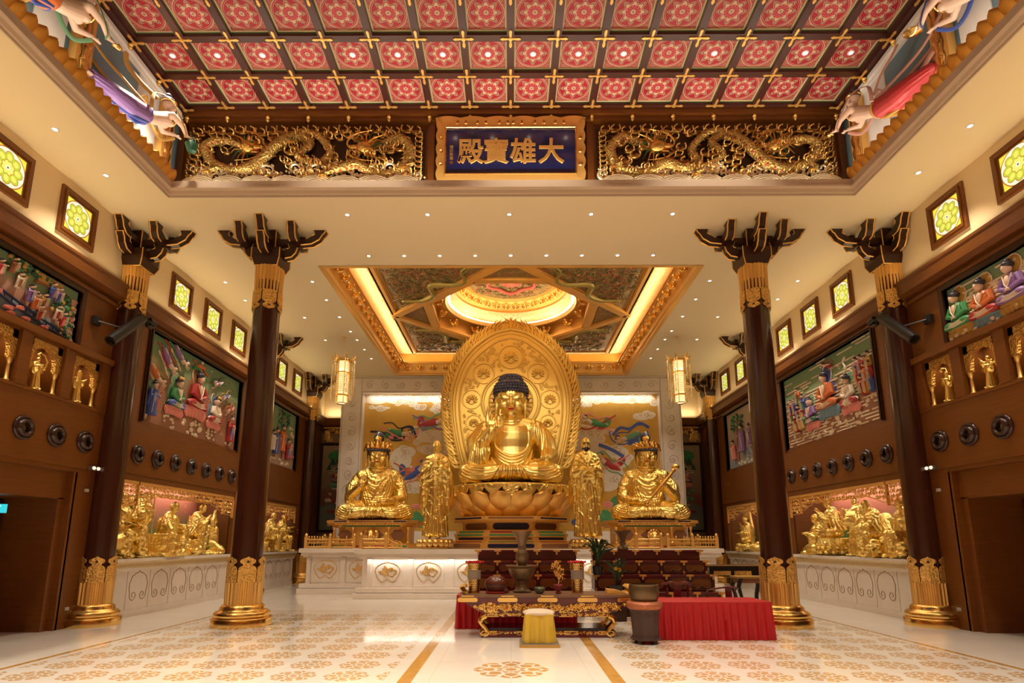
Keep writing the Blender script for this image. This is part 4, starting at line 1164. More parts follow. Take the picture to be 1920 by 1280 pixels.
for s in (-1, 1):
    for pts_, r in ((po, .07), (pi_, .035), ([((a[0]+b[0])/2, (a[1]+b[1])/2) for a, b in zip(po, pi_)], .02)):
        g.tube([(s*x, -.01, z) for x, z in pts_], r, 8)
g.obj('border_mouldings', M['gold_soft'], MD, smooth=True)
g = G(); rnd = random.Random(4)
path = smoothpts([(x, 0, z) for x, z in OUT[:-1]], 12)
for s in (-1, 1):
    acc = 0; last = path[0]
    for i in range(1, len(path)-1):
        acc += (path[i]-last).length; last = path[i]
        if acc < .125: continue
        acc = 0; p = path[i]; tg = (path[i-1]-path[i+1]).normalized(); no = Vector((-tg.z, 0, tg.x)); no = no if no.x > 0 else -no
        for (o_, L, rr) in ((.02, .30, .05), (.10, .42, .045)):
            b_ = p+no*o_
            pts = [b_, b_+no*L*.30+tg*L*.15, b_+no*L*.48+tg*L*.50, b_+no*L*.52+tg*L*.85+Vector((0, 0, 0)), b_+no*L*.70+tg*L*1.15]
            if s < 0: pts = [Vector((-q.x, q.y, q.z)) for q in pts]
            g.tube([(q.x, .05+rnd.uniform(-.03, .03), q.z) for q in pts], [rr, rr*1.25, rr, rr*.6, .006], 6)
        q = p+no*.05; g.sphere((s*q.x, -.03, q.z), (.055, .05, .055), 7, 5)
for k in range(-2, 3): g.tube([(k*.10, .05, 9.0), (k*.13, .05, 9.2), (k*.05, .05, 9.35-.08*abs(k)), (k*.02, .05, 9.50-.1*abs(k))], [.07, .08, .05, .006], 7)
g.obj('flame_border', M['gold_soft'], MD, smooth=True)
g = G()
def inside_inner(x, z, q):
    if z < 3.4: return False
    for a, b in zip(pi_, pi_[1:]):
        if b[1] <= z <= a[1]:
            xm = lerp(b[0], a[0], (z-b[1])/(a[1]-b[1]+1e-9)); break
    else: return False
    if abs(x)+q > xm-.06: return False
    if (x*x+(z-6.35)**2)**.5 < 1.12+q: return False
    for cx, cz, cr in RD:
        if ((abs(x)-cx)**2+(z-cz)**2)**.5 < cr+q*.9: return False
    return True
RD = [(0, 7.98, .42), (.95, 7.38, .36), (1.36, 6.45, .33), (1.28, 5.62, .27), (1.12, 4.95, .22)]
scrolls(g, 420, inside_inner, (-1.8, 1.8, 3.2, 8.5), 7, (.035, .075), .018, 0, fix=lambda p: (p[0], -.01-p[2], p[1]))
g.obj('scroll_relief', M['gold_soft'], MD, smooth=True)
for cx, cz, cr in RD:
    for s in ((-1, 1) if cx else (1,)):
        g = G(); x0 = s*cx
        g.tube([(x0+cr*cos(a), -.015, cz+cr*sin(a)) for a in [TAU*k/36 for k in range(36)]], .026, 6, close=True)
        for k in range(9):
            a = R(-20+220*k/8); L = cr*.62
            g.sphere((x0+L*.62*cos(a), -.03, cz-cr*.1+L*.62*sin(a)), (L*.42, .04, L*.17), 9, 6, rot=(0, -math.degrees(a), 0))
        for k in range(5):
            a = R(30+120*k/4); L = cr*.34
            g.sphere((x0+L*.5*cos(a), -.06, cz-cr*.05+L*.5*sin(a)), (L*.5, .04, L*.2), 8, 6, rot=(0, -math.degrees(a), 0))
        g.tube([(x0-cr*.4, -.02, cz-cr*.4), (x0, -.03, cz-cr*.55), (x0+cr*.4, -.02, cz-cr*.35)], .02, 5)
        g.obj('lotus_roundel', M['gold_soft'], MD, smooth=True)
g = G()
for r, q in ((1.02, .035), (.94, .02), (.76, .03)): g.tube([(r*cos(a), -.02, 6.35+r*sin(a)) for a in [TAU*k/64 for k in range(64)]], q, 7, close=True)
for k in range(28): a = TAU*k/28; g.sphere((.66*cos(a), -.02, 6.35+.66*sin(a)), (.13, .04, .05), 8, 6, rot=(0, -math.degrees(a), 0))
g.obj('head_halo', M['gold_soft'], MD, smooth=True)
M['gold_soft'] = _GS
# ---------------------------------------------------------------- painted octagonal pedestal
def octa(a, z0, z1, g, sq=1):
    k = .4142*a; p = [(a, k), (k, a*sq), (-k, a*sq), (-a, k), (-a, -k), (-k, -a*sq), (k, -a*sq), (a, -k)]
    g.prism(p, z0, z1, 'z')
PD = thing('pedestal', 'stepped octagonal golden pedestal with blue, red and green painted bands', 'pedestal', (0, 18.75, 0))
g = G(); LV = [(1.87, 1.385, 1.56), (1.80, 1.56, 1.61), (1.72, 1.61, 1.74), (1.76, 1.74, 1.83), (1.70, 1.83, 1.92), (1.50, 1.92, 2.16), (1.76, 2.16, 2.22), (1.83, 2.22, 2.33)]
for a, z0, z1 in LV: octa(a, z0, z1, g)
g.obj('tiers', M['gold_paint'], PD)
def bandpanel(nm, mat, a, x0, x1, z0, z1, facet=0):
    g = G(); d = a+.004; r_ = (z1-z0)/2; n = 6
    pts = [(x1-r_+r_*cos(t), (z0+z1)/2+r_*sin(t)) for t in [-PI/2+PI*i/n for i in range(n+1)]]+[(x0+r_+r_*cos(t), (z0+z1)/2+r_*sin(t)) for t in [PI/2+PI*i/n for i in range(n+1)]]
    g.prism(pts, -d, -d+.02, 'y'); o = g.obj(nm, mat, PD); o.rotation_euler.z = R(45)*facet
for f_ in (-1, 0, 1):
    sc = .85
    for a, z0, z1, mat in ((1.87, 1.41, 1.53, 'navy' if not f_ else 'earth'), (1.80, 1.575, 1.60, 'green' if not f_ else 'crimson'), (1.72, 1.64, 1.71, 'earth' if not f_ else 'navy'),
                           (1.76, 1.76, 1.81, 'green'), (1.70, 1.85, 1.90, 'crimson' if not f_ else 'green'), (1.50, 1.945, 2.14, 'navy' if not f_ else 'earth'), (1.83, 2.25, 2.30, 'earth' if not f_ else 'navy')):
        w_ = a*.4142*(.88 if not f_ else .80)
        bandpanel('painted_band', M['p_'+mat], a, -w_, w_, z0, z1, f_)
# ---------------------------------------------------------------- generic gilt figures
def figure(g, pose, yaw=0, pitch=0, kind='bald', lean=(0, 0), arms=None, belly=0, robe=True, seed=0, seat=.42, knees=None):
    """1.7 m adult facing -Y, feet or seat on z=0; returns the head matrix"""
    rnd = random.Random(seed)
    pz = {'stand': .92, 'cross': .16, 'bench': seat+.10, 'kneel': .34}[pose]
    P = Vector((0, 0, pz)); C = P+Vector((lean[0], -lean[1], .40)); N = C+Vector((lean[0]*.3, -lean[1]*.35, .17)); Hc = N+Vector((lean[0]*.2, -lean[1]*.3-.03, .15))
    limb(g, [P, P.lerp(C, .5)+Vector((0, -.01-belly*.4, 0)), C], [.19, .185+belly, .195], 14)
    if belly: g.sphere(P.lerp(C, .35)+Vector((0, -.08-belly*.6, 0)), (.17+belly*.5, .14+belly, .18), 14, 10)
    sh = {q: C+Vector((q*.17, .01, .09)) for q in (-1, 1)}
    limb(g, [sh[-1], C+Vector((0, .01, .13)), sh[1]], [.085, .12, .085], 12)
    limb(g, [C+Vector((0, 0, .12)), N+Vector((0, 0, .02))], [.09, .07], 10)
    if robe:
        for q in (-1, 1):
            limb(g, [C+Vector((q*.15, .03, .10)), C+Vector((q*.19, .03, -.16)), P+Vector((q*.19, .03, .02))], [.09, .115, .13], 12)
            for j in range(4): g.tube([C+Vector((q*.24, .10-.07*j, .06)), C+Vector((q*.305, .11-.075*j, -.16)), P+Vector((q*.325, .12-.085*j, .0))], [.010, .020, .014], 6)
            for j in range(3): g.tube([C+Vector((q*(.04+.07*j), .19, .12)), C+Vector((q*(.06+.08*j), .215, -.15)), P+Vector((q*(.07+.09*j), .20, .02))], [.010, .020, .014], 6)
    Mh = head(g, Hc, .245, yaw, pitch, kind)
    arms = arms or {}
    for q in (-1, 1):
        el, ha = arms.get(q, ((q*.30, -.04, -.17), (q*.10, -.28, -.08)))
        el = C+Vector(el)*.9; ha = C+Vector(ha)*.86
        limb(g, [sh[q], el, ha], [.080, .068, .042], 10)
        if robe:
            for j in range(4):
                p = sh[q].lerp(el, .25+.22*j); d_ = (el-sh[q]).normalized(); u_ = d_.orthogonal().normalized(); v_ = d_.cross(u_)
                g.tube([p+(u_*cos(a)+v_*sin(a))*.088+d_*.025*sin(a+j) for a in [TAU*i/10 for i in range(10)]], .013, 5, close=True)
        d = (ha-el).normalized(); g.sphere(ha+d*.05, .042, 8, 6)
        for k in range(4):
            o = d.orthogonal().normalized() if abs(d.z) > .95 else d.cross(Vector((0, 0, 1))).normalized()
            b = ha+d*.07+o*(.018*(k-1.5)); limb(g, [b, b+d*.05, b+d*.09+Vector((0, -.015, -.012))], [.013, .012, .010], 6)
        limb(g, [ha+d*.03, ha+d*.05+Vector((-q*.045, -.02, .02))], [.015, .011], 6)
        if robe:    # hanging sleeve
            m = el.lerp(ha, .55)
            limb(g, [el, m], [.095, .085], 10)
            for k, t_ in enumerate((.15, .4, .65)):
                p = el.lerp(ha, t_); limb(g, [p, p+Vector((0, .02, -.12-.04*k)), p+Vector((q*.01, .04, -.22-.03*k))], [.07, .06, .03], 8)
    if pose == 'cross':
        for q in (-1, 1):
            limb(g, [P+Vector((q*.12, -.02, .0)), P+Vector((q*.38, -.22, -.04)), P+Vector((-q*.02, -.36, -.06))], [.13, .11, .07], 12)
        g.sphere((0, -.14, .08), (.44, .30, .09), 20, 8)
    elif pose == 'bench':
        kn = knees or ((-.17, -.38, 0), (.17, -.38, 0))
        for q, k_ in zip((-1, 1), kn):
            K = P+Vector(k_); F = Vector((K.x, K.y-.02, .05)) if k_[2] < .1 else K+Vector((0, .02, -.38))
            limb(g, [P+Vector((q*.11, 0, 0)), K, F], [.12, .095, .06], 12); g.sphere(F+Vector((0, -.07, -.015)), (.045, .11, .035), 10, 6)
            if robe: limb(g, [K+Vector((0, .03, -.04)), Vector((K.x*1.15, K.y+.05, .16))], [.11, .12], 10)
        if robe: g.sphere((0, -.14, P.z-.02), (.27, .30, .13), 16, 10)
    elif pose == 'kneel':
        for q in (-1, 1): limb(g, [P+Vector((q*.1, 0, 0)), (q*.14, -.30, .10), (q*.14, .15, .06)], [.13, .10, .06], 12)
        if robe: g.sphere((0, -.08, .16), (.27, .34, .16), 16, 10)
    else:
        if robe:
            g.tube([(0, 0, .02), (0, 0, .35), (0, 0, .7), (0, 0, .95)], [.25, .20, .185, .17], 20)
            n_ = 18
            for k in range(n_):
                a = TAU*k/n_+rnd.uniform(-.06, .06); w_ = rnd.uniform(.018, .03)
                g.tube([((.175)*cos(a), .175*sin(a), .92), (.20*cos(a+.05), .20*sin(a+.05), .5), (.255*cos(a+.12), .255*sin(a+.12), .03)], [w_*.4, w_, w_*1.2], 6)
        for q in (-1, 1): g.sphere((q*.09, -.24, .035), (.05, .12, .04), 10, 6)
    if robe:        # collar, sash and diagonal folds
        t_ = bvh_of(g, 0); z0 = C.z
        F = [[(-.13, z0+.16), (-.04, z0+.03), (.05, z0-.10)], [(.13, z0+.16), (.03, z0+.0), (-.03, z0-.08)]]
        F += [[(-.16+.03*k, z0+.06-.09*k), (.0, z0-.08-.07*k), (.17, z0-.02-.08*k)] for k in range(4)]
        if pose in ('cross', 'bench', 'kneel'):
            for q in (-1, 1): F += [[(q*.05, P.z+.12-.02*k), (q*(.16+.05*k), P.z-.0-.035*k), (q*(.30+.04*k), P.z+.05-.04*k)] for k in range(4)]
        else: F += [[(-.15+.06*k, .92), (-.12+.055*k, .6), (-.17+.07*k, .1)] for k in range(6)]+[[(-.14, .80-.1*k), (.02, .66-.1*k), (.16, .80-.12*k)] for k in range(2)]
        folds(g, t_, F, .016, sink=.1, org=-3)
    return Mh
# ---------------------------------------------------------------- standing disciples
def disciple(x, H, label, kind, armset, extra):
    t = thing('disciple_statue', label, 'statue', (x, 17.45, 1.385), group='side statues')
    k = H/1.70; B = .30
    b = G(); b.lathe([(.48, 0), (.50, .03), (.42, .08), (.40, .14), (.50, .26), (.51, .28), (.2, .30)], 32)
    for j in range(18):
        a = TAU*j/18; b.sphere((.47*cos(a), .47*sin(a), .16), (.10, .10, .12), 8, 6)
    b.obj('lotus_base', M['gold_soft'], t, smooth=True)
    g = G(); Mh = figure(g, 'stand', kind=kind, arms=armset, seed=3, pitch=4); 
    # long robe panels and wide sleeves
    for q in (-1, 1):
        for j in range(4):
            g.tube([(q*(.20+.03*j), -.06+.04*j, 1.18-.03*j), (q*(.24+.03*j), -.03+.04*j, .95), (q*(.27+.022*j), .0+.03*j, .42+.06*j)], [.03, .04, .02], 7)
        limb(g, [(q*.22, -.05, 1.2), (q*.25, -.04, .9), (q*.24, -.02, .6)], [.06, .065, .025], 10)
    s_ = G(); Mk = Matrix.Translation((0, 0, B)) @ Matrix.Diagonal((k*.88, k*.85, k, 1)); addG(s_, g, Mk)
    fuse('body', s_, .018, M['gold_robe'], t, 2)
    e = G(); e2 = G()
    Mh2 = Mk @ Mh
    if kind == 'beard_dark':
        pass
    if extra == 'beard':
        e.sphere((0, -.31, -.33), (.20, .10, .15), 12, 8, M_=Mh2); 
        for q in (-1, 1): e.tube([Mh2 @ Vector(p) for p in ((q*.02, -.40, -.19), (q*.12, -.38, -.2), (q*.2, -.30, -.3))], .016, 6); e.sphere((q*.25, -.17, -.22), (.08, .14, .13), 10, 7, M_=Mh2)
        for q in (-1, 1):
            e.tube([Mh2 @ Vector(p) for p in ((q*.05, -.40, .09), (q*.14, -.40, .15), (q*.27, -.30, .10))], .018, 6)
            e.sphere((q*.145, -.368, .02), (.07, .02, .018), 8, 6, M_=Mh2)
        e.obj('dark_beard_and_brows', M['black'], t, smooth=True)
    else: e2.tube([(.30*k-.12, -.28*k, 1.24*k+B), (.30*k-.12, -.30*k, 1.1*k+B)], .03, 6)
    l = G(); l.sphere((0, -.40, -.24), (.07, .03, .03), 10, 6, M_=Mh2); l.obj('lips', M['lips'], t, smooth=True)
    return t
disciple(-2.27, 2.83, 'standing gilt monk with joined palms, left of the main statue', 'bald',
         {-1: ((-.27, -.06, -.20), (-.02, -.24, .02)), 1: ((.27, -.06, -.20), (.02, -.24, .02))}, 'none')
disciple(2.30, 2.92, 'standing gilt monk with a black beard, right of the main statue', 'bald',
         {-1: ((-.28, -.05, -.22), (-.02, -.28, -.16)), 1: ((.28, -.05, -.20), (.05, -.28, -.08))}, 'beard')
# ---------------------------------------------------------------- table-like platforms of the side statues
def platform(x, label, beast):
    t = thing('statue_platform', label, 'platform', (x, 19.76, 1.385), group='painted platforms', scale=(1.045, 1, 1.045))
    def slabs(g, hx, hy, z0, z1, c=.28):
        g.prism([(-hx+c, -hy), (hx-c, -hy), (hx, -hy+c), (hx, hy-c), (hx-c, hy), (-hx+c, hy), (-hx, hy-c), (-hx, -hy+c)], z0, z1, 'z')
    g = G(); slabs(g, 1.46, 1.1, 0, .10); slabs(g, 1.40, 1.05, .10, .14); slabs(g, 1.10, .85, .14, .64); slabs(g, 1.28, .98, .64, .70); slabs(g, 1.36, 1.05, .70, .76); slabs(g, 1.42, 1.1, .76, .85)
    g.obj('tiers', M['gold_paint'], t)
    def band(x0, x1, y, z0, z1, mat): G().box(x0, x1, y-.006, y+.01, z0, z1).obj('painted_band', M['p_'+mat], t)
    band(-.65, .65, -1.1, .79, .83, 'earth'); band(-1.12, -.72, -1.1, .79, .83, 'navy'); band(.72, 1.12, -1.1, .79, .83, 'navy')
    band(-.9, .9, -.98, .65, .69, 'green'); band(-.7, .7, -1.1, .03, .08, 'crimson'); band(-1.15, -.78, -1.1, .03, .08, 'green'); band(.78, 1.15, -1.1, .03, .08, 'green')
    g = G()
    for k in range(24): g.sphere((-1.06+2.12*k/23, -1.05, .73), (.035, .02, .028), 6, 5)
    g.obj('beading', M['gold'], t, smooth=True)
    for k, (px, py) in enumerate(((-1.15, -.92), (-.55, -.95), (.55, -.95), (1.15, -.92))):
        g = G(); g.lathe([(.05, .14), (.055, .17), (.03, .20), (.035, .26), (.045, .38), (.035, .50), (.03, .56), (.055, .62), (.06, .64)], 12, (px, py, 0)); g.obj('post', M['gold_soft'], t, smooth=True)
    for cx, w_ in ((0, .34), (-.82, .2), (.82, .2)):
        g = G(); pts = [(cx+w_*(cos(a)*(1+.12*cos(4*a))), .40+.17*sin(a)*(1-.12*cos(4*a))) for a in [TAU*k/40 for k in range(40)]]
        g.prism(pts, -.862, -.85, 'y'); g.obj('cloud_opening', M['p_earth'], t)
    g = G()
    if beast == 'elephant':
        g.sphere((0, -.95, .42), (.15, .16, .17), 12, 9); g.tube([(0, -1.08, .42), (0, -1.16, .30), (.02, -1.14, .18)], [.07, .05, .03], 8)
        for q in (-1, 1): g.sphere((q*.15, -.92, .42), (.10, .03, .14), 10, 7); g.tube([(q*.07, -1.08, .34), (q*.09, -1.16, .30)], [.02, .008], 6)
    else:
        g.sphere((0, -.95, .38), (.17, .16, .17), 12, 9); g.sphere((0, -1.08, .33), (.09, .08, .07), 10, 7)
        for k in range(12): a = TAU*k/12; g.sphere((.17*cos(a), -.95, .38+.17*sin(a)), .05, 7, 5)
        for q in (-1, 1): g.sphere((q*.06, -1.09, .42), .025, 6, 5)
    g.box(-.2, .2, -1.05, -.8, .14, .2)
    fuse('%s_carving' % beast, g, .014, M['gold_soft'], t, 2)
platform(-4.53, 'golden table-like platform with an elephant carving under the left crowned statue', 'elephant')
platform(4.60, 'golden table-like platform with a lion carving under the right crowned statue', 'lion')
# ---------------------------------------------------------------- gilt railings on the dais edge
def railing(pts, label, scroll_end=0):
    t = thing('railing', label, 'railing', (0, 0, 1.385), group='gilt railings on the dais')
    for i, p in enumerate(pts):
        g = G(); g.box(p[0]-.045, p[0]+.045, p[1]-.045, p[1]+.045, 0, .36); g.lathe([(.03, .36), (.045, .38), (.05, .41), (.035, .44), (.005, .47)], 10, (*p, 0)); g.obj('post', M['gold_paint'], t)
    for a, b in zip(pts, pts[1:]):
        g = G(); a3, b3 = Vector((*a, 0)), Vector((*b, 0)); d = (b3-a3).normalized(); L = (b3-a3).length
        for z, r in ((.03, .03), (.165, .016), (.27, .022)): g.tube([a3+Vector((0, 0, z)), b3+Vector((0, 0, z))], r, 6)
        n_ = max(2, int(L/.25))
        for k in range(1, n_):
            p = a3+d*L*k/n_; g.tube([p+Vector((0, 0, .03)), p+Vector((0, 0, .27))], .014, 5)
            g.lathe([(.018, .27), (.022, .30), (.014, .32), (.028, .345), (.026, .365), (.004, .385)], 8, (p.x, p.y, 0))
        for k in range(n_):
            p = a3+d*L*(k+.5)/n_; g.tube([p+d*u+Vector((0, 0, .215+v)) for u, v in spiral(0, 0, .045, 1, 0, 9)], .008, 4)
        g.obj('rail_panel', M['gold_paint'], t)
    if scroll_end:
        g = G(); e = Vector((*pts[-1], 0)); s = scroll_end
        g.tube([e+Vector((s*u, 0, v)) for u, v in [(0, .27), (.1, .26), (.22, .17), (.34, .14)]+[(.38+.08*cos(a), .12+.08*sin(a)) for a in [PI/2-k*.6 for k in range(9)]]], .022, 6)
        g.tube([e+Vector((s*u, 0, v)) for u, v in ((0, .03), (.48, .03))], .03, 6)
        g.tube([e+Vector((s*u, 0, v)) for u, v in spiral(.17, .10, .07, 1.2, 0, 12)], .014, 5); g.obj('scroll_end', M['gold_paint'], t)
for s in (-1, 1):
    railing([(s*6.52, 22.4), (s*6.52, 20.4), (s*6.52, 18.56), (s*5.75, 18.56), (s*4.98, 18.56)], 'low gilt railing along the outer edge of the dais, %s wing' % SIDE[s])
    railing([(s*4.34, 18.1), (s*4.34, 16.90), (s*3.62, 16.90), ], 'low gilt railing with scroll end on the forward dais, %s corner' % SIDE[s], -s)
# ---------------------------------------------------------------- statues in the wall niches
def rock(g, x0, x1, y0, y1, h, seed=0, n=26, r=.10):
    rnd = random.Random(seed)
    g.box(x0+.04, x1-.04, y0+.04, y1-.04, 0, h*.8)
    for k in range(n): g.sphere((rnd.uniform(x0, x1), rnd.uniform(y0, y1), rnd.uniform(.02, h-.03)), (r*rnd.uniform(.7, 1.3), r*rnd.uniform(.7, 1.2), r*rnd.uniform(.5, .9)), 8, 6)
LU = []
def luohan(s, y, scale, label, build, turn=0, x=8.62):
    t = thing('luohan_statue', label, 'statue', (s*x, y, 1.238), (PI/2 if s < 0 else -PI/2)+R(turn), 'gilt monks in the wall niches')
    g = G(); build(g, t); q = G(); addG(q, g, Matrix.Scale(scale, 4)); fuse('body', q, .0145, M['gold_drape'], t, 1)
    return t
def Lb_far_seat(g, t):
    sub = G(); figure(sub, 'bench', 20, 8, lean=(.03, .06), arms={-1: ((-.28, -.1, -.16), (-.12, -.40, -.22)), 1: ((.3, -.08, -.1), (.34, -.36, -.02))}, seat=.40)
    addG(g, sub, Matrix.Identity(4)); rock(g, -.36, .36, -.12, .28, .42, 1)
def L_a(g, t):
    sub = G(); figure(sub, 'bench', 35, 5, arms={-1: ((-.3, -.08, -.18), (-.2, -.38, -.2)), 1: ((.3, -.1, -.15), (.2, -.4, -.1))}, seat=.34, knees=((-.2, -.4, 0), (.22, -.36, .12)))
    addG(g, sub, Matrix.Identity(4)); rock(g, -.5, .5, -.3, .25, .34, 2); limb(g, [(-.1, -.3, .42), (-.45, -.32, .3), (-.6, -.34, .05)], [.16, .15, .1])
def L_b(g, t):
    sub = G(); figure(sub, 'stand', -20, 10, belly=.03, lean=(.05, .05), arms={-1: ((-.3, -.05, -.18), (-.26, -.32, -.12)), 1: ((.28, -.02, .02), (.12, -.1, .2))})
    addG(g, sub, Matrix.Identity(4)); g.sphere((.16, .16, 1.47), (.30, .27, .27), 18, 12); g.sphere((.32, .10, 1.30), (.16, .16, .16))
    g.tube([(-.30, -.44, .02), (-.28, -.42, 1.60)], .018, 7); g.sphere((-.28, -.42, 1.62), .05)
def L_c(g, t):
    sub = G(); figure(sub, 'bench', 15, 15, lean=(-.10, .06), arms={-1: ((-.36, -.02, -.10), (-.46, -.16, -.32)), 1: ((.24, -.16, -.18), (.16, -.42, -.14))}, seat=.28, robe=True, knees=((-.12, -.34, .0), (.2, -.34, .26)))
    addG(g, sub, Matrix.Identity(4)); g.box(-.72, -.22, -.32, .22, .12, .46); g.box(-.75, -.19, -.35, .25, .46, .50); g.box(-.75, -.19, -.35, .25, .08, .12); g.box(-.75, -.19, -.35, .25, .27, .30)
    rock(g, -.85, .75, -.45, .35, .14, 3, 50, .09)
def L_d(g, t):
    sub = G(); figure(sub, 'bench', 20, 22, lean=(.04, .14), arms={-1: ((-.26, -.2, -.2), (-.06, -.34, .06)), 1: ((.26, -.22, -.22), (.10, -.42, -.26))}, seat=.52, knees=((-.16, -.32, .1), (.22, -.36, .06)))
    addG(g, sub, Matrix.Identity(4)); rock(g, -.45, .5, -.32, .3, .54, 4, 60, .11)
def L_e(g, t):
    sub = G(); figure(sub, 'kneel', 0, -35, lean=(0, -.02), robe=False, arms={-1: ((-.20, -.02, .34), (-.09, -.04, .62)), 1: ((.20, -.02, .34), (.09, -.04, .62))})
    addG(g, sub, Matrix.Identity(4)); limb(g, [(-.05, -.05, .2), (.30, -.2, .16), (.50, -.1, .12)], [.17, .14, .12]); rock(g, -.45, .55, -.35, .25, .07, 5, 20, .08)
def L_f(g, t):
    sub = G(); figure(sub, 'bench', 25, 10, kind='beard', lean=(.02, .06), arms={-1: ((-.28, -.1, -.2), (-.1, -.32, -.2)), 1: ((.3, -.12, -.12), (.4, -.36, -.04))}, seat=.38)
    addG(g, sub, Matrix.Identity(4)); rock(g, -.36, .36, -.3, .25, .36, 6)
def R_a(g, t):
    sub = G(); figure(sub, 'cross', -30, 12, arms={-1: ((-.24, -.12, -.2), (-.05, -.32, -.12)), 1: ((.24, -.12, -.2), (.05, -.32, -.10))}, lean=(0, .04))
    addG(g, sub, Matrix.Translation((0, 0, .06))); g.sphere((-.55, -.25, .12), (.26, .16, .10)); rock(g, -.75, .45, -.45, .2, .08, 7, 30, .08)
def R_b(g, t):
    sub = G(); figure(sub, 'cross', -35, 18, lean=(-.04, .08), arms={-1: ((-.22, -.2, -.1), (-.04, -.34, .12)), 1: ((.24, -.18, -.16), (.06, -.34, .06))})
    addG(g, sub, Matrix.Translation((0, 0, .44)))
    g.lathe([(.36, .0), (.44, .22), (.50, .36), (.52, .42), (.40, .44)], 24)
    for k in range(16): a = TAU*k/16; [g.sphere((.46*cos(a+.2*j), .46*sin(a+.2*j), .08+.11*j), (.07, .07, .05), 7, 5) for j in range(3)]
def R_c(g, t):
    sub = G(); figure(sub, 'stand', -40, 12, belly=.10, lean=(-.03, -.05), arms={-1: ((-.26, -.16, -.02), (-.16, -.34, .1)), 1: ((.26, .06, -.22), (.20, .1, -.4))})
    addG(g, sub, Matrix.Identity(4)); g.sphere((.10, .22, 1.36), (.22, .2, .26)); g.tube([(.2, .1, 1.2), (.38, -.1, 1.05), (.46, -.16, .9)], [.03, .02, .01], 6)
def R_d(g, t):
    sub = G(); figure(sub, 'bench', -30, 22, kind='beard', lean=(-.10, .12), arms={-1: ((-.3, -.2, -.22), (-.26, -.46, -.34)), 1: ((.24, -.22, -.24), (.02, -.46, -.3))}, seat=.44)
    addG(g, sub, Matrix.Identity(4)); rock(g, -.4, .55, -.45, .3, .42, 8, 60, .12); limb(g, [(.1, .1, .9), (.3, .1, .6), (.42, -.1, .2)], [.16, .18, .14])
def R_e(g, t):
    sub = G(); figure(sub, 'bench', -20, 5, lean=(0, .05), seat=.48); addG(g, sub, Matrix.Identity(4)); rock(g, -.6, .5, -.4, .3, .5, 9, 70, .12)
def R_f(g, t):
    sub = G(); figure(sub, 'cross', 20, 15, arms={-1: ((-.24, -.14, -.1), (-.10, -.26, .16)), 1: ((.26, -.1, -.2), (.1, -.34, -.2))}, lean=(-.05, .05))
    addG(g, sub, Matrix.Translation((0, 0, .30))); rock(g, -.5, .5, -.45, .3, .32, 10, 50, .12)
    g.tube([(.35, .1, .2), (.42, .12, .9), (.30, .05, 1.45), (.0, -.05, 1.62)], [.08, .07, .06, .04], 8)
    for k in range(12): a = k*.5; g.sphere((.30-.05*k, -.06+.02*cos(a), 1.62-.028*k+.08*sin(a)), (.12, .10, .05), 8, 6)
luohan(-1, 12.75, 1.10, 'gilt seated monk statue at the near end of the left niche', L_a, -10)
luohan(-1, 13.45, 0.85, 'gilt standing monk carrying a huge sack in the left niche', L_b, 10)
luohan(-1, 14.55, 1.08, 'gilt seated monk leaning on a box in the left niche', L_c, 20)
luohan(-1, 15.62, 0.92, 'gilt monk hunched on a rock in the left niche', L_d, 25)
luohan(-1, 16.80, 0.90, 'gilt monk stretching both arms overhead in the left niche', L_e, 20)
luohan(-1, 20.65, 1.01, 'gilt seated monk near the column in the farther left niche', Lb_far_seat, 15)
luohan(-1, 21.65, 1.03, 'gilt bearded monk holding out a hand in the farther left niche', L_f, 20)
luohan(1, 16.28, 1.04, 'gilt monk sitting low and cross-legged, far end of the right niche', R_a, -20)
luohan(1, 15.45, 1.04, 'gilt monk sitting cross-legged on a basket in the right niche', R_b, -20)
luohan(1, 14.58, 0.81, 'gilt pot-bellied standing monk in the right niche', R_c, -15)
luohan(1, 13.60, 0.96, 'gilt bearded monk bending forward on a rock in the right niche', R_d, -15)
luohan(1, 12.72, 0.90, 'gilt seated monk on high rocks at the near end of the right niche', R_e, -5)
luohan(1, 21.15, 0.94, 'gilt monk resting under a leaf canopy in the farther right niche', R_f, -20)
# ---------------------------------------------------------------- carved openwork valances over the niches
def lattice(s, y0, y1, ztop, label, xx, drop=.52, mid=.26):
    t = thing('carved_valance', label, 'valance', (0, 0, 0), group='gilt openwork valances')
    L = y1-y0
    def low(y):        # lower edge of the openwork
        u = min(y-y0, y1-y)
        base = drop if u < .42 else (lerp(drop, mid, min(1, (u-.42)/.9)))
        return ztop-base-.025*abs(sin(u*9))
    g = G(); X = s*xx
    g.box(X, X+s*.06, y0, y1, ztop-.07, ztop); g.box(X, X+s*.06, y0, y0+.05, ztop-.62, ztop); g.box(X, X+s*.06, y1-.05, y1, ztop-.62, ztop)
    for yy in (y0+.62, y1-.62): g.box(X, X+s*.06, yy-.02, yy+.02, low(yy)-.05, ztop)
    g.obj('frame', M['gold_paint'], t)
    g = G(); rnd = random.Random(int(y0*10)+s)
    edge = [(X+s*.03, y0+L*k/70, low(y0+L*k/70)) for k in range(71)]
    g.tube(edge, .016, 6)
    y = y0+.09
    while y < y1-.06:
        z = ztop-.12
        while z > low(y)+.035:
            q = rnd.uniform(.045, .06); a0 = rnd.uniform(0, TAU)
            g.tube([(X+s*.03, y+u, z+v) for u, v in spiral(rnd.uniform(-.012, .012), rnd.uniform(-.012, .012), q, 1.25, a0, 10, rnd.choice((-1, 1)))], [.013]*9+[.02], 5)
            z -= .105
        y += .10
    g.obj('openwork', M['gold_soft'], t, smooth=True)
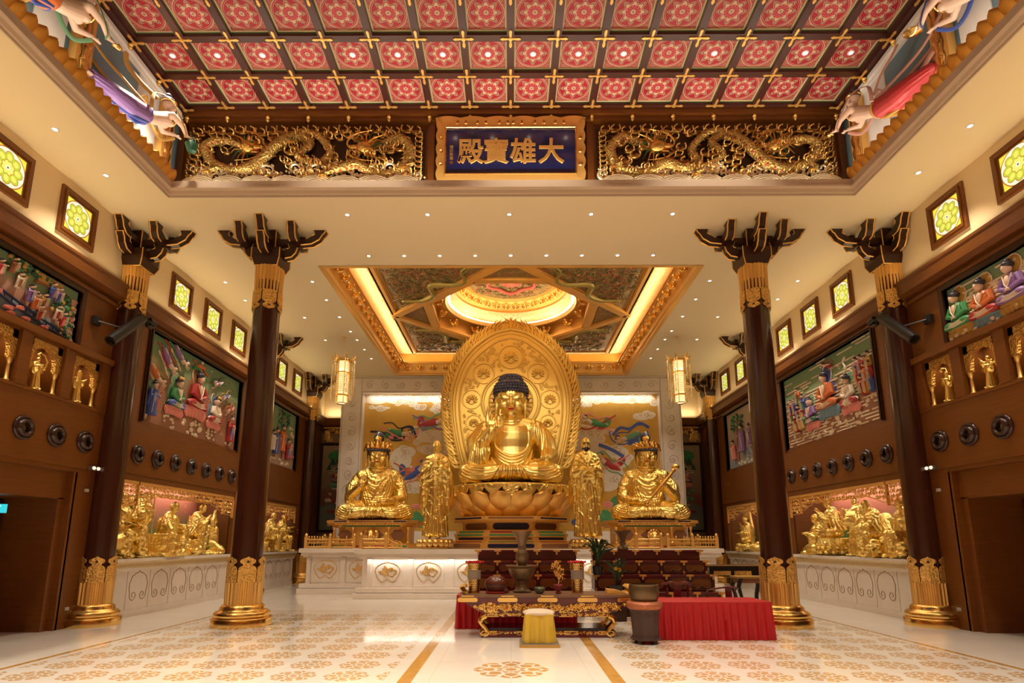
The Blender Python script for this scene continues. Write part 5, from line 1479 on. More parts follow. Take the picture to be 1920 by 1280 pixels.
for s in (-1, 1):
    lattice(s, 12.18, 17.30, 2.91, 'gilt openwork valance hanging over the nearer %s statue niche' % SIDE[s], W-.02)
    lattice(s, 18.97, 22.33, 2.91, 'gilt openwork valance hanging over the farther %s statue niche' % SIDE[s], W-.02)
# back wall valances
for s in (-1, 1):
    t = thing('carved_valance', 'gilt scroll valance above the tall relief on the far %s wall' % SIDE[s], 'valance', (0, 0, 0), group='gilt openwork valances')
    g = G(); scrolls(g, 60, lambda x, z, q: x-q > 6.98 and x+q < 8.22 and z+q < 6.5 and z-q > 6.5-(.28 if 7.3 < x < 7.9 else .6), (6.95, 8.25, 5.85, 6.55), 3, (.05, .10), .016, 0, fix=lambda p: (s*p[0], 24.84-p[2], p[1]))
    g.obj('openwork', M['gold_soft'], t, smooth=True); G().box(s*6.96, s*8.25, 24.80, 24.88, 6.49, 6.55).obj('frame', M['gold_paint'], t)
# ---------------------------------------------------------------- small gilded arches with figurines
AP = None; FG = []
def figurine(kind):
    g = G(); 
    if kind == 0: figure(g, 'stand', 0, 0, arms={-1: ((-.2, -.1, .05), (-.12, -.16, .28)), 1: ((.3, -.05, -.1), (.42, -.2, .1))}, robe=True); g.sphere((-.1, -.18, 1.62), (.22, .05, .28), 10, 8)
    elif kind == 1: figure(g, 'stand', 0, 0, arms={-1: ((-.25, -.1, -.15), (-.05, -.28, -.02)), 1: ((.25, -.1, -.15), (.05, -.28, -.02))}); g.tube([(.3, -.2, 1.1), (.34, -.25, 1.6), (.2, -.2, 1.9)], [.04, .05, .03], 6); g.tube([(.2, -.2, 1.9), (-.1, -.2, 1.98), (-.25, -.2, 1.85), (-.1, -.2, 1.78)], [.04, .05, .06, .05], 7)
    else: figure(g, 'stand', 0, 0, arms={-1: ((-.3, -.1, .1), (-.36, -.2, .36)), 1: ((.22, -.14, -.2), (.02, -.26, -.1))}); [g.sphere((.36*cos(k), .0, 1.3+.2*sin(k)), .07, 6, 5) for k in range(6)]
    g.lathe([(.3, -.1), (.32, -.02), (.24, .02)], 16)
    q = G(); addG(q, g, Matrix.Scale(.33, 4) @ Matrix.Translation((0, 0, .1))); return fuse('gilt_figurine', q, .0085, GS, None, 1)
for s in (-1, 1):
    for i, y0 in enumerate(ARCH):
        where = 'in the %s alcove from the column, %s wall' % (ORD[i], SIDE[s])
        t = thing('gilded_arch', 'small gilt arch with two columns '+where, 'arch', (s*W, y0, 0), group='gilt arches in the wall alcoves')
        def X(a): return s*a
        g = G(); zt, zb = 5.115, 4.62
        ap = [(.11, zb), (.11, 4.72)]+[(.3725+.26*cos(a), 4.74+.24*sin(a)+.03*abs(sin(3*a))) for a in [PI-PI*k/14 for k in range(15)]]+[(.635, 4.72), (.635, zb)]
        poly = [(.0, zb), (.0, zt), (.745, zt), (.745, zb)]
        # arch spandrel as strips between the opening and the square outline
        outl = [(.0, zb), (.0, 4.72)]+[(max(0, min(.745, .3725+.52*cos(a))), min(zt, 4.74+.60*sin(a))) for a in [PI-PI*k/14 for k in range(15)]]+[(.745, 4.72), (.745, zb)]
        n_ = len(ap)
        vs = [(X(d), u, v) for d in (.02, .10) for u, v in ap+outl]
        fs = []
        for k in range(n_-1):
            fs.append((k, k+1, n_+k+1, n_+k)); fs.append((k, 2*n_+k, 2*n_+k+1, k+1)); fs.append((n_+k, n_+k+1, 3*n_+k+1, 3*n_+k)); fs.append((2*n_+k, 3*n_+k, 3*n_+k+1, 2*n_+k+1))
        g.add(vs, fs)
        g.box(X(.02), X(.10), 0, .10, zt-.14, zt); g.box(X(.02), X(.10), .645, .745, zt-.14, zt)
        g.obj('arch_panel', M['gold_carved'], t)
        for yy in (.06, .685):
            g = G(); g.lathe([(.052, 4.222), (.052, 4.25), (.035, 4.27), (.03, 4.50), (.036, 4.53), (.05, 4.56), (.055, 4.62)], 12, (X(.06), yy, 0)); g.obj('colonnette', M['gold_soft'], t, smooth=True)
        if i < 3:
            if len(FG) < 3: FG.append(figurine(len(FG))); o = FG[-1]
            else: o = FG[(i+(1 if s > 0 else 0)) % 3].copy(); COL.objects.link(o)
            o.location = (s*(W+.14), y0+.37, 4.222); o.rotation_euler.z = PI/2 if s < 0 else -PI/2
            tag(o, 'small gilt figurine standing '+where, 'figurine', 'figurines in the wall alcoves')
# ---------------------------------------------------------------- flying celestial figures above the opening
def apsara(s, loc, label, skirt, sash, scarf, hold, yaw=0, scale=1.0, tilt=8):
    """flies towards +Y; local frame: +Y ahead, up +Z, s mirrors left and right"""
    t = thing('flying_figure', label, 'statue', loc, R(yaw), group='painted flying figures', scale=(scale,)*3); t.rotation_euler.x = R(tilt)
    g = G()
    limb(g, [(0, -.30, .02), (0, -.05, .05), (0, .22, .16)], [.135, .115, .14], 14)
    limb(g, [(-.15, .26, .22), (0, .27, .25), (.15, .26, .22)], [.07, .09, .07], 12)
    for q in (-1, 1): g.sphere((q*.07, .30, .10), (.07, .06, .06))
    limb(g, [(0, .27, .27), (0, .33, .36)], [.065, .055], 10)
    Hm = G(); Mh0 = head(Hm, (0, 0, 0), .30, 180, 4); addG(g, Hm, Matrix.Translation((0, .37, .52))); Mh = Matrix.Translation((0, .37, .52)) @ Mh0
    for q in (-1, 1):
        hz = -.10 if q == hold else -.02
        limb(g, [(q*.18, .26, .22), (q*.25, .42, .08), (q*.15, .60, .10+hz)], [.066, .054, .036], 10)
        b = Vector((q*.15, .64, .10+hz)); g.sphere(b, (.035, .05, .022), 8, 6)
        for k in range(4): limb(g, [b+Vector((.014*(k-1.5), .03, 0)), b+Vector((.016*(k-1.5), .08, -.005)), b+Vector((.016*(k-1.5), .115, -.025*(k % 2)))], [.011, .010, .008], 6)
        limb(g, [b, b+Vector((-q*.035, .05, .02))], [.012, .009], 6)
    for q in (-1, 1): limb(g, [(q*.06, -1.22, .10), (q*.07, -1.40, .14), (q*.07, -1.52, .12)], [.045, .032, .02], 8)
    fuse('body', g, .0105, M['skin'], t, 2)
    k_ = G()
    limb(k_, [(-.02, -.28, .0), (-.06, -.62, .0), (-.06, -.95, .05), (-.05, -1.28, .10)], [.18, .19, .16, .10], 14)
    limb(k_, [(.03, -.28, .0), (.08, -.60, -.03), (.08, -.90, .02), (.06, -1.20, .06)], [.18, .185, .15, .09], 14)
    rnd = random.Random(int(loc[1]*10)+s)
    for j in range(16):
        a = TAU*j/16; k_.tube([(.17*cos(a), -.26, .17*sin(a)), (.22*cos(a)+.01, -.62, .18*sin(a)), (.20*cos(a), -.95, .03+.16*sin(a)), (.15*cos(a), -1.30, .09+.12*sin(a))], [.014, .022, .022, .014], 6)
    fuse('skirt', k_, .014, skirt, t, 1)
    b_ = G(); b_.tube([(.17*cos(a), -.22+.02*sin(2*a), .02+.16*sin(a)) for a in [TAU*j/24 for j in range(24)]], .035, 8, close=True)
    b_.tube([(.10, -.24, -.14), (.12, -.5, -.20), (.06, -.8, -.16), (.1, -1.05, -.14)], [.035, .05, .04, .01], 8, .5); b_.tube([(.05, -.24, -.15), (.0, -.42, -.22), (.04, -.6, -.20)], [.03, .045, .02], 8, .5)
    b_.obj('sash', sash, t, smooth=True)
    h = G(); h.sphere((0, .06, .20), (.37, .42, .34), 16, 10, M_=Mh); h.sphere((0, .10, .56), (.2, .2, .2), 12, 8, M_=Mh); h.sphere((-.15, .2, .5), (.14, .14, .14), 10, 7, M_=Mh); h.sphere((.15, .2, .5), (.14, .14, .14), 10, 7, M_=Mh)
    h.obj('hair', M['hair'], t, smooth=True)
    c = G(); c.tube([Mh @ Vector((.40*cos(a), .04+.43*sin(a), .16)) for a in [TAU*j/24 for j in range(24)]], .02, 6, close=True)
    for j in range(5): c.sphere(Mh @ Vector((.34*cos(-PI/2+(j-2)*.5), .04+.42*sin(-PI/2+(j-2)*.5), .24)), .02, 6, 5)
    c.tube([(.13*cos(a), .34-.0*sin(a)+.05, .19+.08*sin(a)) for a in [PI+PI*j/10 for j in range(11)]], .014, 6)
    c.obj('gilt_ornaments', M['gold'], t, smooth=True)
    r_ = G()
    for q in (-1, 1):
        r_.tube(smoothpts([(q*.12, .58, .0), (q*.30, .44, -.06), (q*.36, .28, .12), (q*.30, .12, .42), (q*.14, -.05, .50), (q*.22, -.22, .30), (q*.26, -.30, .05)], 5), .036, 8, .25)
    r_.tube(smoothpts([(.1, .0, .42), (-.02, -.25, .62), (-.05, -.48, .80), (.0, -.55, 1.0)], 6), [.05]*18+[.015], 8, .22)
    for dx, z in ((-.12, 0), (.10, .06)): r_.tube(smoothpts([(dx, -.25, .16), (dx*1.1, -.7, .30+z), (dx, -1.15, .55+z), (dx*1.4, -1.5, .90+z), (dx, -1.72, 1.25+z)], 6), [.035]*24+[.01], 8, .3)
    r_.tube(smoothpts([(-.05, -1.0, .1), (-.12, -1.3, .32), (-.02, -1.45, .62), (-.1, -1.5, .95)], 6), [.07]*18+[.02], 8, .25)
    r_.obj('ribbons', scarf, t, smooth=True)
    e = G(); hp = Vector((hold*.15, .72, -.06))
    if t['label'].find('basket') > 0:
        e.lathe([(.05, -.22), (.085, -.2), (.12, -.04), (.115, -.03), (.07, -.18)], 16, hp); e.tube([hp+Vector((.11*cos(a), 0, -.03+.11*sin(a))) for a in [PI*j/10 for j in range(11)]], .009, 5)
        e.obj('basket', M['p_darkgreen'], t, smooth=True)
    elif t['label'].find('dish') > 0:
        e.lathe([(.02, .02), (.05, .03), (.13, .07), (.135, .085), (.10, .06), (.02, .045)], 20, hp); e.obj('dish', M['gold'], t, smooth=True)
    else:
        e.sphere(hp+Vector((0, .04, .03)), (.06, .08, .03)); [e.sphere(hp+Vector((.03*cos(j), .04+.05*sin(j), .06)), .022, 6, 5) for j in range(6)]; e.obj('offering', M['gold'], t, smooth=True)
    # bracket fixing it to the wall
    G().cyl((0, -.3, -.02), (s*.42, -.3, -.06), .02).obj('wall_support', M['gold_paint'], t)
    return t
apsara(-1, (-6.78, 9.62, 9.45), 'painted flying figure with a green basket, left side, near the dragons', M['p_violet'], M['p_blue'], M['p_ochre'], 1, -16, 1.0, 10)
apsara(1, (6.78, 9.62, 9.52), 'painted flying figure in a crimson skirt, right side, near the dragons', M['p_crimson'], M['p_ochre'], M['p_rose'], -1, 16, 1.0, 10)
apsara(-1, (-6.78, 7.35, 9.52), 'painted flying figure in orange skirt, left side, nearer the camera', M['p_orange'], M['p_blue'], M['p_jade'], 1, -10, 1.05, 8)
apsara(1, (6.78, 7.25, 9.55), 'painted flying figure holding a gold dish, right side, nearer the camera', M['p_orange'], M['p_green'], M['p_blue'], -1, 10, 1.05, 8)
# ---------------------------------------------------------------- petals and gilt pilasters on the ledges
pp = None
for s in (-1, 1):
    for k in range(26):
        y = 10.22-.19*k
        lab = 'gold lotus petal, %s ledge, number %d from the dragon wall' % (SIDE[s], k+1)
        if pp is None:
            g = G(); nu, nv = 8, 7; vs = []; fs = []
            for i in range(nv+1):
                v = i/nv; w_ = .112*(1 if v < .55 else math.sqrt(max(0, 1-((v-.55)/.48)**2)))*(1.0)
                for j in range(nu+1):
                    u = j/nu*2-1; vs.append((.02-.11*sin(v*PI*.55)-.05*(1-u*u), u*w_, .225*v))
            L_ = len(vs); vs += [(x+.03, y_*.9, z*.97) for x, y_, z in vs]
            for i in range(nv):
                for j in range(nu): q_ = i*(nu+1)+j; fs += [(q_, q_+1, q_+nu+2, q_+nu+1), (L_+q_, L_+q_+nu+1, L_+q_+nu+2, L_+q_+1)]
            for i in range(nv): q_ = i*(nu+1); fs.append((q_, q_+nu+1, L_+q_+nu+1, L_+q_)); q_ += nu; fs.append((q_, L_+q_, L_+q_+nu+1, q_+nu+1))
            for j in range(nu): q_ = nv*(nu+1)+j; fs.append((q_, q_+1, L_+q_+1, L_+q_)); fs.append((j, L_+j, L_+j+1, j+1))
            g.add(vs, fs); pp = g.obj('ledge_petal', M['gold_orange'], smooth=True); o = pp
        else: o = pp.copy(); COL.objects.link(o)
        o.location = (s*6.78, y, HC+.302); o.rotation_euler.z = 0 if s > 0 else PI
        tag(o, lab, 'petal', 'gold lotus petals on the ceiling ledges')
for s in (-1, 1):
    for i, y in enumerate((10.52, 8.2, 5.9)):
        t = thing('gilt_pilaster', 'carved gilt pilaster on the %s painted sky wall, %s from the dragon wall' % (SIDE[s], ORD[i]), 'pilaster', (s*7.16, y, HC+.30), group='gilt pilasters on the sky walls')
        G().box(-.07, .07, -.17, .17, 0, 2.04).obj('backing', M['gold_paint'], t)
        g = G(); g.lathe([(.10, .0), (.13, .05), (.10, .12), (.15, .25), (.11, .36), (.07, .42), (.10, .50), (.115, .56), (.085, .64), (.11, .75), (.115, .80), (.08, .9), (.11, 1.02), (.115, 1.1), (.08, 1.2), (.10, 1.4), (.08, 1.6), (.12, 1.75), (.13, 1.8), (.1, 2.03)], 20, (-s*.04, 0, 0))
        g.obj('carved_shaft', M['gold'], t, smooth=True)
# ---------------------------------------------------------------- painted reliefs
PAL = ['skin', 'p_crimson', 'p_blue', 'p_green', 'hair', 'p_ochre', 'p_cloud', 'p_rose', 'p_orange', 'p_violet', 'p_jade', 'gold_paint', 'p_pink', 'p_darkgreen', 'p_earth', 'p_sky', 'p_offwhite', 'p_navy']
PI_ = {k.replace('p_', ''): i for i, k in enumerate(PAL)}
PM = [M[k] for k in PAL]
class Rel(G):
    def c(s, k): s.cur = PI_[k]; return s
    def blob(s, u, v, ru, rv, w=.03, d=None, rot=0, n=12): return s.sphere((u, v, w), (ru, rv, d or min(ru, rv)*.55), n, 8, rot=(0, 0, rot))
    def line(s, pts, r, w=.03, flat=.7): return s.tube(smoothpts([(u, v, w) for u, v in pts], 4), r, 6)
def r_cloud(g, u, v, a, b, seed=0, col='cloud', w=.012, r=.05):
    rnd = random.Random(seed); g.c(col); n = max(5, int(a*b/(r*r)*.9))
    for k in range(n):
        x, y = rnd.uniform(-1, 1), rnd.uniform(-1, 1)
        if x*x+y*y > 1: continue
        q = r*rnd.uniform(.7, 1.1); g.blob(u+a*x, v+b*y, q, q*.8, w, q*.35, n=8)
        g.tube([(u+a*x+p, v+b*y+s_*.8, w+q*.34) for p, s_ in spiral(0, 0, q*.72, 1.1, rnd.uniform(0, 6), 9)], q*.10, 4)
def r_lotus(g, u, v, a, b, col='pink'):
    g.c(col)
    for k in range(7): t = (k-3)/3; g.blob(u+a*.8*t, v-b*.1*abs(t), a*.24, b*.55, .07-.02*abs(t), .05, rot=-28*t, n=8)
    g.blob(u, v+b*.35, a, b*.22, .06, .07)
def r_seated(g, u, v, h, robe='crimson', under='blue', halo='jade', face=1, seat='pink', cloudseed=0, crown=None):
    """u,v = seat centre; h = height of the seated figure"""
    a = h*.42
    if cloudseed: r_cloud(g, u, v-h*.42, a*1.0, h*.22, cloudseed, w=.02, r=h*.07)
    if seat: r_lotus(g, u, v-h*.10, a*1.05, h*.26, seat)
    g.c(halo).blob(u, v+h*.80, h*.20, h*.22, .015, .02); g.c('cloud').tube([(u+h*.21*cos(t), v+h*.80+h*.23*sin(t), .02) for t in [TAU*k/18 for k in range(18)]], h*.018, 5, close=True)
    g.c(halo).blob(u, v+h*.38, h*.33, h*.38, .010, .02)
    g.c(robe).blob(u, v+h*.10, a, h*.13, .08, .10); g.c(under)
    for q in (-1, 1): g.blob(u+q*a*.55, v+h*.10, a*.45, h*.10, .12, .07, rot=q*-12)
    g.c(robe).blob(u, v+h*.38, h*.19, h*.24, .09, .09); g.c('skin').blob(u+face*h*.02, v+h*.42, h*.09, h*.15, .14, .05)
    g.c(robe)
    for q in (-1, 1): g.tube([(u+q*h*.17, v+h*.52, .09), (u+q*h*.25, v+h*.32, .11), (u+q*h*.06, v+h*.24, .17)], [h*.075, h*.08, h*.05], 8)
    g.c('cloud')
    for q in (-1, 1): g.tube([(u+q*h*.12, v+h*.56, .16), (u+q*h*.05, v+h*.35, .19), (u-q*h*.06, v+h*.20, .19)], h*.014, 4)
    for k in range(4): g.tube([(u-a*.8+.1*k*a, v+h*(.06+.03*k), .17), (u, v+h*(.0+.03*k), .20), (u+a*.8-.1*k*a, v+h*(.06+.03*k), .17)], h*.010, 4)
    g.c('skin').blob(u+q*0, v+h*.24, h*.06, h*.035, .19, .03)
    g.blob(u+face*h*.03, v+h*.72, h*.085, h*.11, .12, .09); g.c('hair').blob(u, v+h*.80, h*.095, h*.075, .11, .10); g.blob(u, v+h*.88, h*.05, h*.05, .11, .05)
    if crown: g.c(crown); [g.blob(u+h*.04*k, v+h*.86, h*.022, h*.05, .17, .03) for k in (-2, -1, 0, 1, 2)]
def r_standing(g, u, v, h, robe='crimson', under='blue', halo='jade', face=1, cloudseed=0):
    if cloudseed: r_cloud(g, u, v+h*.02, h*.26, h*.08, cloudseed, r=h*.06)
    if halo: g.c(halo).blob(u, v+h*.86, h*.13, h*.14, .015, .02)
    g.c(robe).tube([(u, v+h*.06, .05), (u, v+h*.45, .07), (u, v+h*.70, .08)], [h*.15, h*.12, h*.12], 12)
    g.c(under).tube([(u+face*h*.04, v+h*.08, .10), (u+face*h*.05, v+h*.5, .13)], [h*.08, h*.06], 8)
    g.c(robe)
    for q in (-1, 1): g.tube([(u+q*h*.11, v+h*.70, .08), (u+q*h*.17, v+h*.54, .11), (u+face*h*.08, v+h*.56, .17)], [h*.05, h*.055, h*.035], 8); g.tube([(u+q*h*.16, v+h*.54, .10), (u+q*h*.17, v+h*.30, .08)], [h*.05, h*.015], 6)
    g.c('cloud'); [g.tube([(u-h*.08+h*.05*k, v+h*.62, .18), (u-h*.10+h*.06*k, v+h*.10, .15)], h*.010, 4) for k in range(4)]
    g.c('skin').blob(u+face*h*.08, v+h*.57, h*.03, h*.03, .20, .02); g.blob(u+face*h*.015, v+h*.84, h*.055, h*.07, .11, .06); g.c('hair').blob(u, v+h*.89, h*.06, h*.05, .10, .06); g.blob(u, v+h*.95, h*.03, h*.03, .10, .03)
def r_flying(g, u, v, L, rot, skirt='violet', scarf='crimson', flip=1, seed=0):
    m = G(); m = Rel(); rnd = random.Random(seed)
    m.c('cloud'); [m.blob(-L*.1+L*.2*k, -L*.16+.02*cos(k), L*.12, L*.06, .01, .02, n=8) for k in range(-2, 3)]
    m.c(skirt).tube([(-L*.62, L*.06, .04), (-L*.3, 0, .06), (0, 0, .07)], [L*.04, L*.12, L*.09], 10)
    m.c('cloud'); [m.tube([(-L*.6+.01*k, L*.05+L*.02*k, .09), (-L*.05, -L*.05+L*.04*k, .14)], L*.010, 4) for k in range(3)]
    m.c('skin').tube([(0, 0, .07), (L*.2, L*.05, .08)], [L*.08, L*.08], 8); m.blob(L*.30, L*.17, L*.07, L*.075, .10, .06); m.c('hair').blob(L*.28, L*.22, L*.075, L*.05, .09, .06)
    m.c('skin'); [m.tube([(L*.2, L*.1, .1), (L*.34, L*.0+q*.03, .12), (L*.48, L*.06+q*L*.06, .12)], L*.025, 6) for q in (-1, 1)]
    m.c(scarf).line([(L*.45, L*.1), (L*.3, L*.32), (L*.05, L*.30), (-L*.2, L*.2), (-L*.5, L*.35), (-L*.85, L*.25)], L*.028, .07); m.line([(L*.1, -L*.08), (-L*.3, -L*.2), (-L*.6, -L*.1), (-L*.95, -L*.2)], L*.024, .06)
    Mx = Matrix.Translation((u, v, 0)) @ Matrix.Rotation(R(rot), 4, 'Z') @ Matrix.Diagonal((flip, 1, 1, 1))
    o = len(g.v); g.v += [tuple(Mx @ Vector(p)) for p in m.v]; g.f += [tuple(i+o for i in f) for f in m.f]; g.mi += m.mi
def place(g, name, parent, s, x0):
    """(u,v,w) -> wall coordinates: Y=u, Z=v, X=s*(x0-w)"""
    g.v = [(s*(x0-w), u, v) for u, v, w in g.v]; return g.obj(name, PM, parent, smooth=True)
def placeb(g, name, parent, y0):
    g.v = [(u, y0-w, v) for u, v, w in g.v]; return g.obj(name, PM, parent, smooth=True)
def board_mat(name, stops, z0, z1, ax=2):
    n = NT(name); c = n.coord(); nn = n.noise(1.6, 3); f = (c[ax]-z0)/(z1-z0)+(nn-.5)*.22
    n.set('Base Color', n.ramp(f, stops)).set('Roughness', .6).bump(n.noise(14, 3), .3, .01); return n.m
TERRA = (.34, .15, .08); GRN = (.20, .30, .15); PNK2 = (.42, .24, .17)
def relief(s, y0, y1, z0, z1, label, stops):
    t = thing('relief_panel', label, 'relief', (0, 0, 0), group=None)
    g = G(); g.box(s*(W+.07), s*(W+.12), y0, y1, z0, z1); g.obj('board', board_mat('relief_board_%d_%d' % (s, int(y0)), stops, z0, z1), t)
    return t
def fig(t, s, fn, name='relief_figure', x0=W+.075):
    g = Rel(); fn(g); return place(g, name, t, s, x0)
ST1 = [(0, TERRA), (.48, (.36, .17, .09)), (.62, (.26, .22, .12)), (.75, GRN), (1, (.17, .30, .17))]
# left wall, between the columns: seated trio
t = relief(-1, 12.64, 17.14, 4.30, 6.42, 'coloured relief of three seated figures on pink lotuses, left wall', ST1)
fig(t, -1, lambda g: r_seated(g, 14.78, 5.05, 1.12, 'crimson', 'crimson', 'earth', 1, 'pink', 11))
fig(t, -1, lambda g: r_seated(g, 13.84, 4.86, .86, 'green', 'blue', 'jade', 1, 'pink', 12, 'gold_paint'))
fig(t, -1, lambda g: r_seated(g, 15.74, 4.88, .80, 'offwhite', 'crimson', 'sky', -1, 'pink', 13, 'gold_paint'))
fig(t, -1, lambda g: r_standing(g, 12.93, 4.42, .92, 'blue', 'crimson', 'jade', 1, 14)); fig(t, -1, lambda g: r_standing(g, 16.72, 4.45, .86, 'crimson', 'blue', 'rose', -1, 15))
for i, (u, v, L, rot, sk, sc, fl) in enumerate(((13.04, 5.40, .42, -40, 'orange', 'ochre', 1), (13.42, 5.86, .46, -48, 'violet', 'crimson', 1), (13.90, 6.12, .46, -40, 'violet', 'green', 1), (15.74, 5.98, .36, 20, 'violet', 'darkgreen', -1), (16.23, 5.70, .34, 25, 'blue', 'ochre', -1), (16.55, 5.40, .32, 30, 'crimson', 'orange', -1))):
    fig(t, -1, lambda g: r_flying(g, u, v, L*1.45, rot, sk, sc, fl, i), 'flying_relief_figure')
def bird(g): g.c('orange').blob(14.88, 6.22, .20, .06, .06); g.line([(14.7, 6.2), (14.6, 6.3), (14.5, 6.28)], .02); g.line([(15.05, 6.2), (15.2, 6.1), (15.3, 6.12)], .03); g.c('green').line([(14.5, 6.1), (14.75, 6.12), (15.0, 6.02), (15.2, 5.95)], .05); g.c('skin').blob(14.86, 6.33, .05, .05, .08)
fig(t, -1, bird, 'relief_bird')
def petals(y0, y1, z0, z1, n, cols, seed):
    def f(g):
        rnd = random.Random(seed)
        for k in range(n): g.c(rnd.choice(cols)).blob(rnd.uniform(y0, y1), rnd.uniform(z0, z1), .03, .02, .01, .015, rnd.uniform(0, 180), 6)
    return f
o = fig(t, -1, petals(12.8, 17.0, 4.6, 6.35, 70, ('crimson', 'green', 'offwhite', 'blue'), 2), 'scattered_petals'); o['kind'] = 'stuff'
# right wall, between the columns
t = relief(1, 12.64, 17.14, 4.30, 6.42, 'coloured relief of a seated figure on a blue lotus amid striped clouds, right wall', ST1)
def stripes(y0, y1, rows, seed, keep):
    def f(g):
        rnd = random.Random(seed); g.c('cloud')
        for v in rows:
            u = y0
            while u < y1:
                L = rnd.uniform(.25, .9); 
                if keep(u, v, rnd): g.line([(u, v), (min(y1-.03, u+L*.5), v), (min(y1-.03, u+L), v)], .022, .012)
                u += L+rnd.uniform(.05, .3)
    return f
fig(t, 1, stripes(12.66, 17.1, [4.36+.085*k for k in range(25)], 4, lambda u, v, r: r.random() < (.85 if v < 5.8 or u < 13.6 else .4)), 'striped_clouds')
fig(t, 1, lambda g: r_seated(g, 14.75, 5.05, 1.12, 'orange', 'orange', 'blue', 1, 'sky', 21)); fig(t, 1, lambda g: r_seated(g, 13.78, 4.90, .86, 'offwhite', 'crimson', 'jade', 1, 'pink', 22)); fig(t, 1, lambda g: r_seated(g, 15.60, 4.82, .80, 'violet', 'darkgreen', 'jade', -1, 'pink', 23))
rnd = random.Random(5)
for k in range(9):
    u, v = 12.85+.17*(k % 4)+rnd.uniform(-.03, .03), 4.98+.24*(k//3)
    fig(t, 1, lambda g: r_standing(g, u, v, .54, rnd.choice(['ochre', 'crimson', 'blue', 'violet', 'orange']), rnd.choice(['gold_paint', 'blue', 'green']), None, 1))
for k in range(10):
    u, v = 16.0+.22*(k % 4)+rnd.uniform(-.03, .03), 4.70+.25*(k//3)
    fig(t, 1, lambda g: r_standing(g, u, v, .54, rnd.choice(['ochre', 'crimson', 'blue', 'jade', 'orange']), rnd.choice(['gold_paint', 'blue', 'green']), None, -1))
fig(t, 1, lambda g: r_cloud(g, 13.1, 4.85, .42, .12, 31, r=.07), 'relief_clouds'); fig(t, 1, lambda g: r_cloud(g, 16.4, 4.55, .5, .10, 32, r=.06), 'relief_clouds')
fig(t, 1, lambda g: r_flying(g, 14.67, 6.16, .40, 10, 'crimson', 'crimson', 1), 'flying_relief_figure')
fig(t, 1, lambda g: (g.c('offwhite').line([(13.9, 5.5), (13.98, 5.7), (13.86, 5.85), (13.95, 6.05), (13.84, 6.15)], .03), r_cloud(g, 14.2, 5.98, .10, .05, 7, 'offwhite', r=.03)), 'rising_smoke')
# left wall, near bay: garden with many people
ST2 = [(0, (.16, .22, .26)), (.25, (.20, .26, .28)), (.32, TERRA), (.5, PNK2), (.68, GRN), (1, (.18, .30, .17))]
t = relief(-1, 6.0, 10.42, 5.29, 6.34, 'coloured garden relief with many small people, trees and a stream, left wall', ST2)
def trees(g):
    rnd = random.Random(3)
    for (u, v, a, b, n_) in ((9.05, 6.22, .22, .12, 30), (10.0, 5.95, .22, .18, 40), (10.2, 5.7, .16, .3, 36), (8.3, 6.2, .3, .1, 30), (9.55, 6.24, .2, .07, 20)):
        for k in range(n_): g.c(rnd.choice(['darkgreen', 'green', 'darkgreen', 'ochre'])).blob(u+rnd.uniform(-a, a), v+rnd.uniform(-b, b), .05, .04, .03, .03, n=6)
    g.c('earth').line([(9.1, 5.9), (9.07, 6.05), (9.15, 6.2)], .03)
fig(t, -1, trees, 'relief_trees')
fig(t, -1, lambda g: (g.c('navy').line([(8.4, 5.75), (9.0, 5.62), (9.6, 5.50), (10.2, 5.42)], .022, .05), g.line([(8.4, 5.65), (9.0, 5.52), (9.6, 5.41), (10.2, 5.34)], .022, .05), [g.line([(8.4+.15*k, 5.75-.027*k), (8.4+.15*k, 5.62-.027*k)], .01, .05) for k in range(12)]), 'relief_fence')
fig(t, -1, lambda g: [r_lotus(g, u, v, .07, .05, 'pink') for u, v in ((8.7, 5.62), (8.95, 5.42), (9.15, 5.5), (9.3, 5.36), (8.5, 5.45), (9.7, 5.36), (9.0, 5.34))], 'relief_lotuses')
fig(t, -1, lambda g: [r_cloud(g, 10.34, v, .06, .07, int(v*10), 'rose', r=.05) for v in (5.36, 5.5, 5.64, 5.8, 5.95, 6.1)], 'relief_rocks')
fig(t, -1, lambda g: [g.c('ochre').box(9.5, 10.0, 6.12, 6.30, 0, .05), g.c('earth').line([(9.4, 6.1), (9.7, 6.14), (10.05, 6.06)], .03)], 'relief_pavilion')
rnd = random.Random(8)
for u, v, c1, c2, h in ((9.05, 5.80, 'offwhite', 'earth', .30), (9.29, 5.66, 'violet', 'blue', .34), (9.42, 5.58, 'orange', 'orange', .32), (9.58, 5.68, 'ochre', 'earth', .28), (9.54, 5.42, 'earth', 'crimson', .30), (9.74, 5.90, 'blue', 'violet', .34), (9.88, 5.9, 'violet', 'blue', .3), (9.92, 5.58, 'offwhite', 'crimson', .30), (10.06, 5.50, 'crimson', 'pink', .30), (8.9, 6.0, 'earth', 'earth', .3), (8.65, 5.85, 'crimson', 'pink', .3), (8.4, 5.8, 'green', 'jade', .34), (8.2, 5.6, 'blue', 'offwhite', .3)):
    fig(t, -1, lambda g: r_standing(g, u, v, h, c1, c2, None, rnd.choice((-1, 1))))
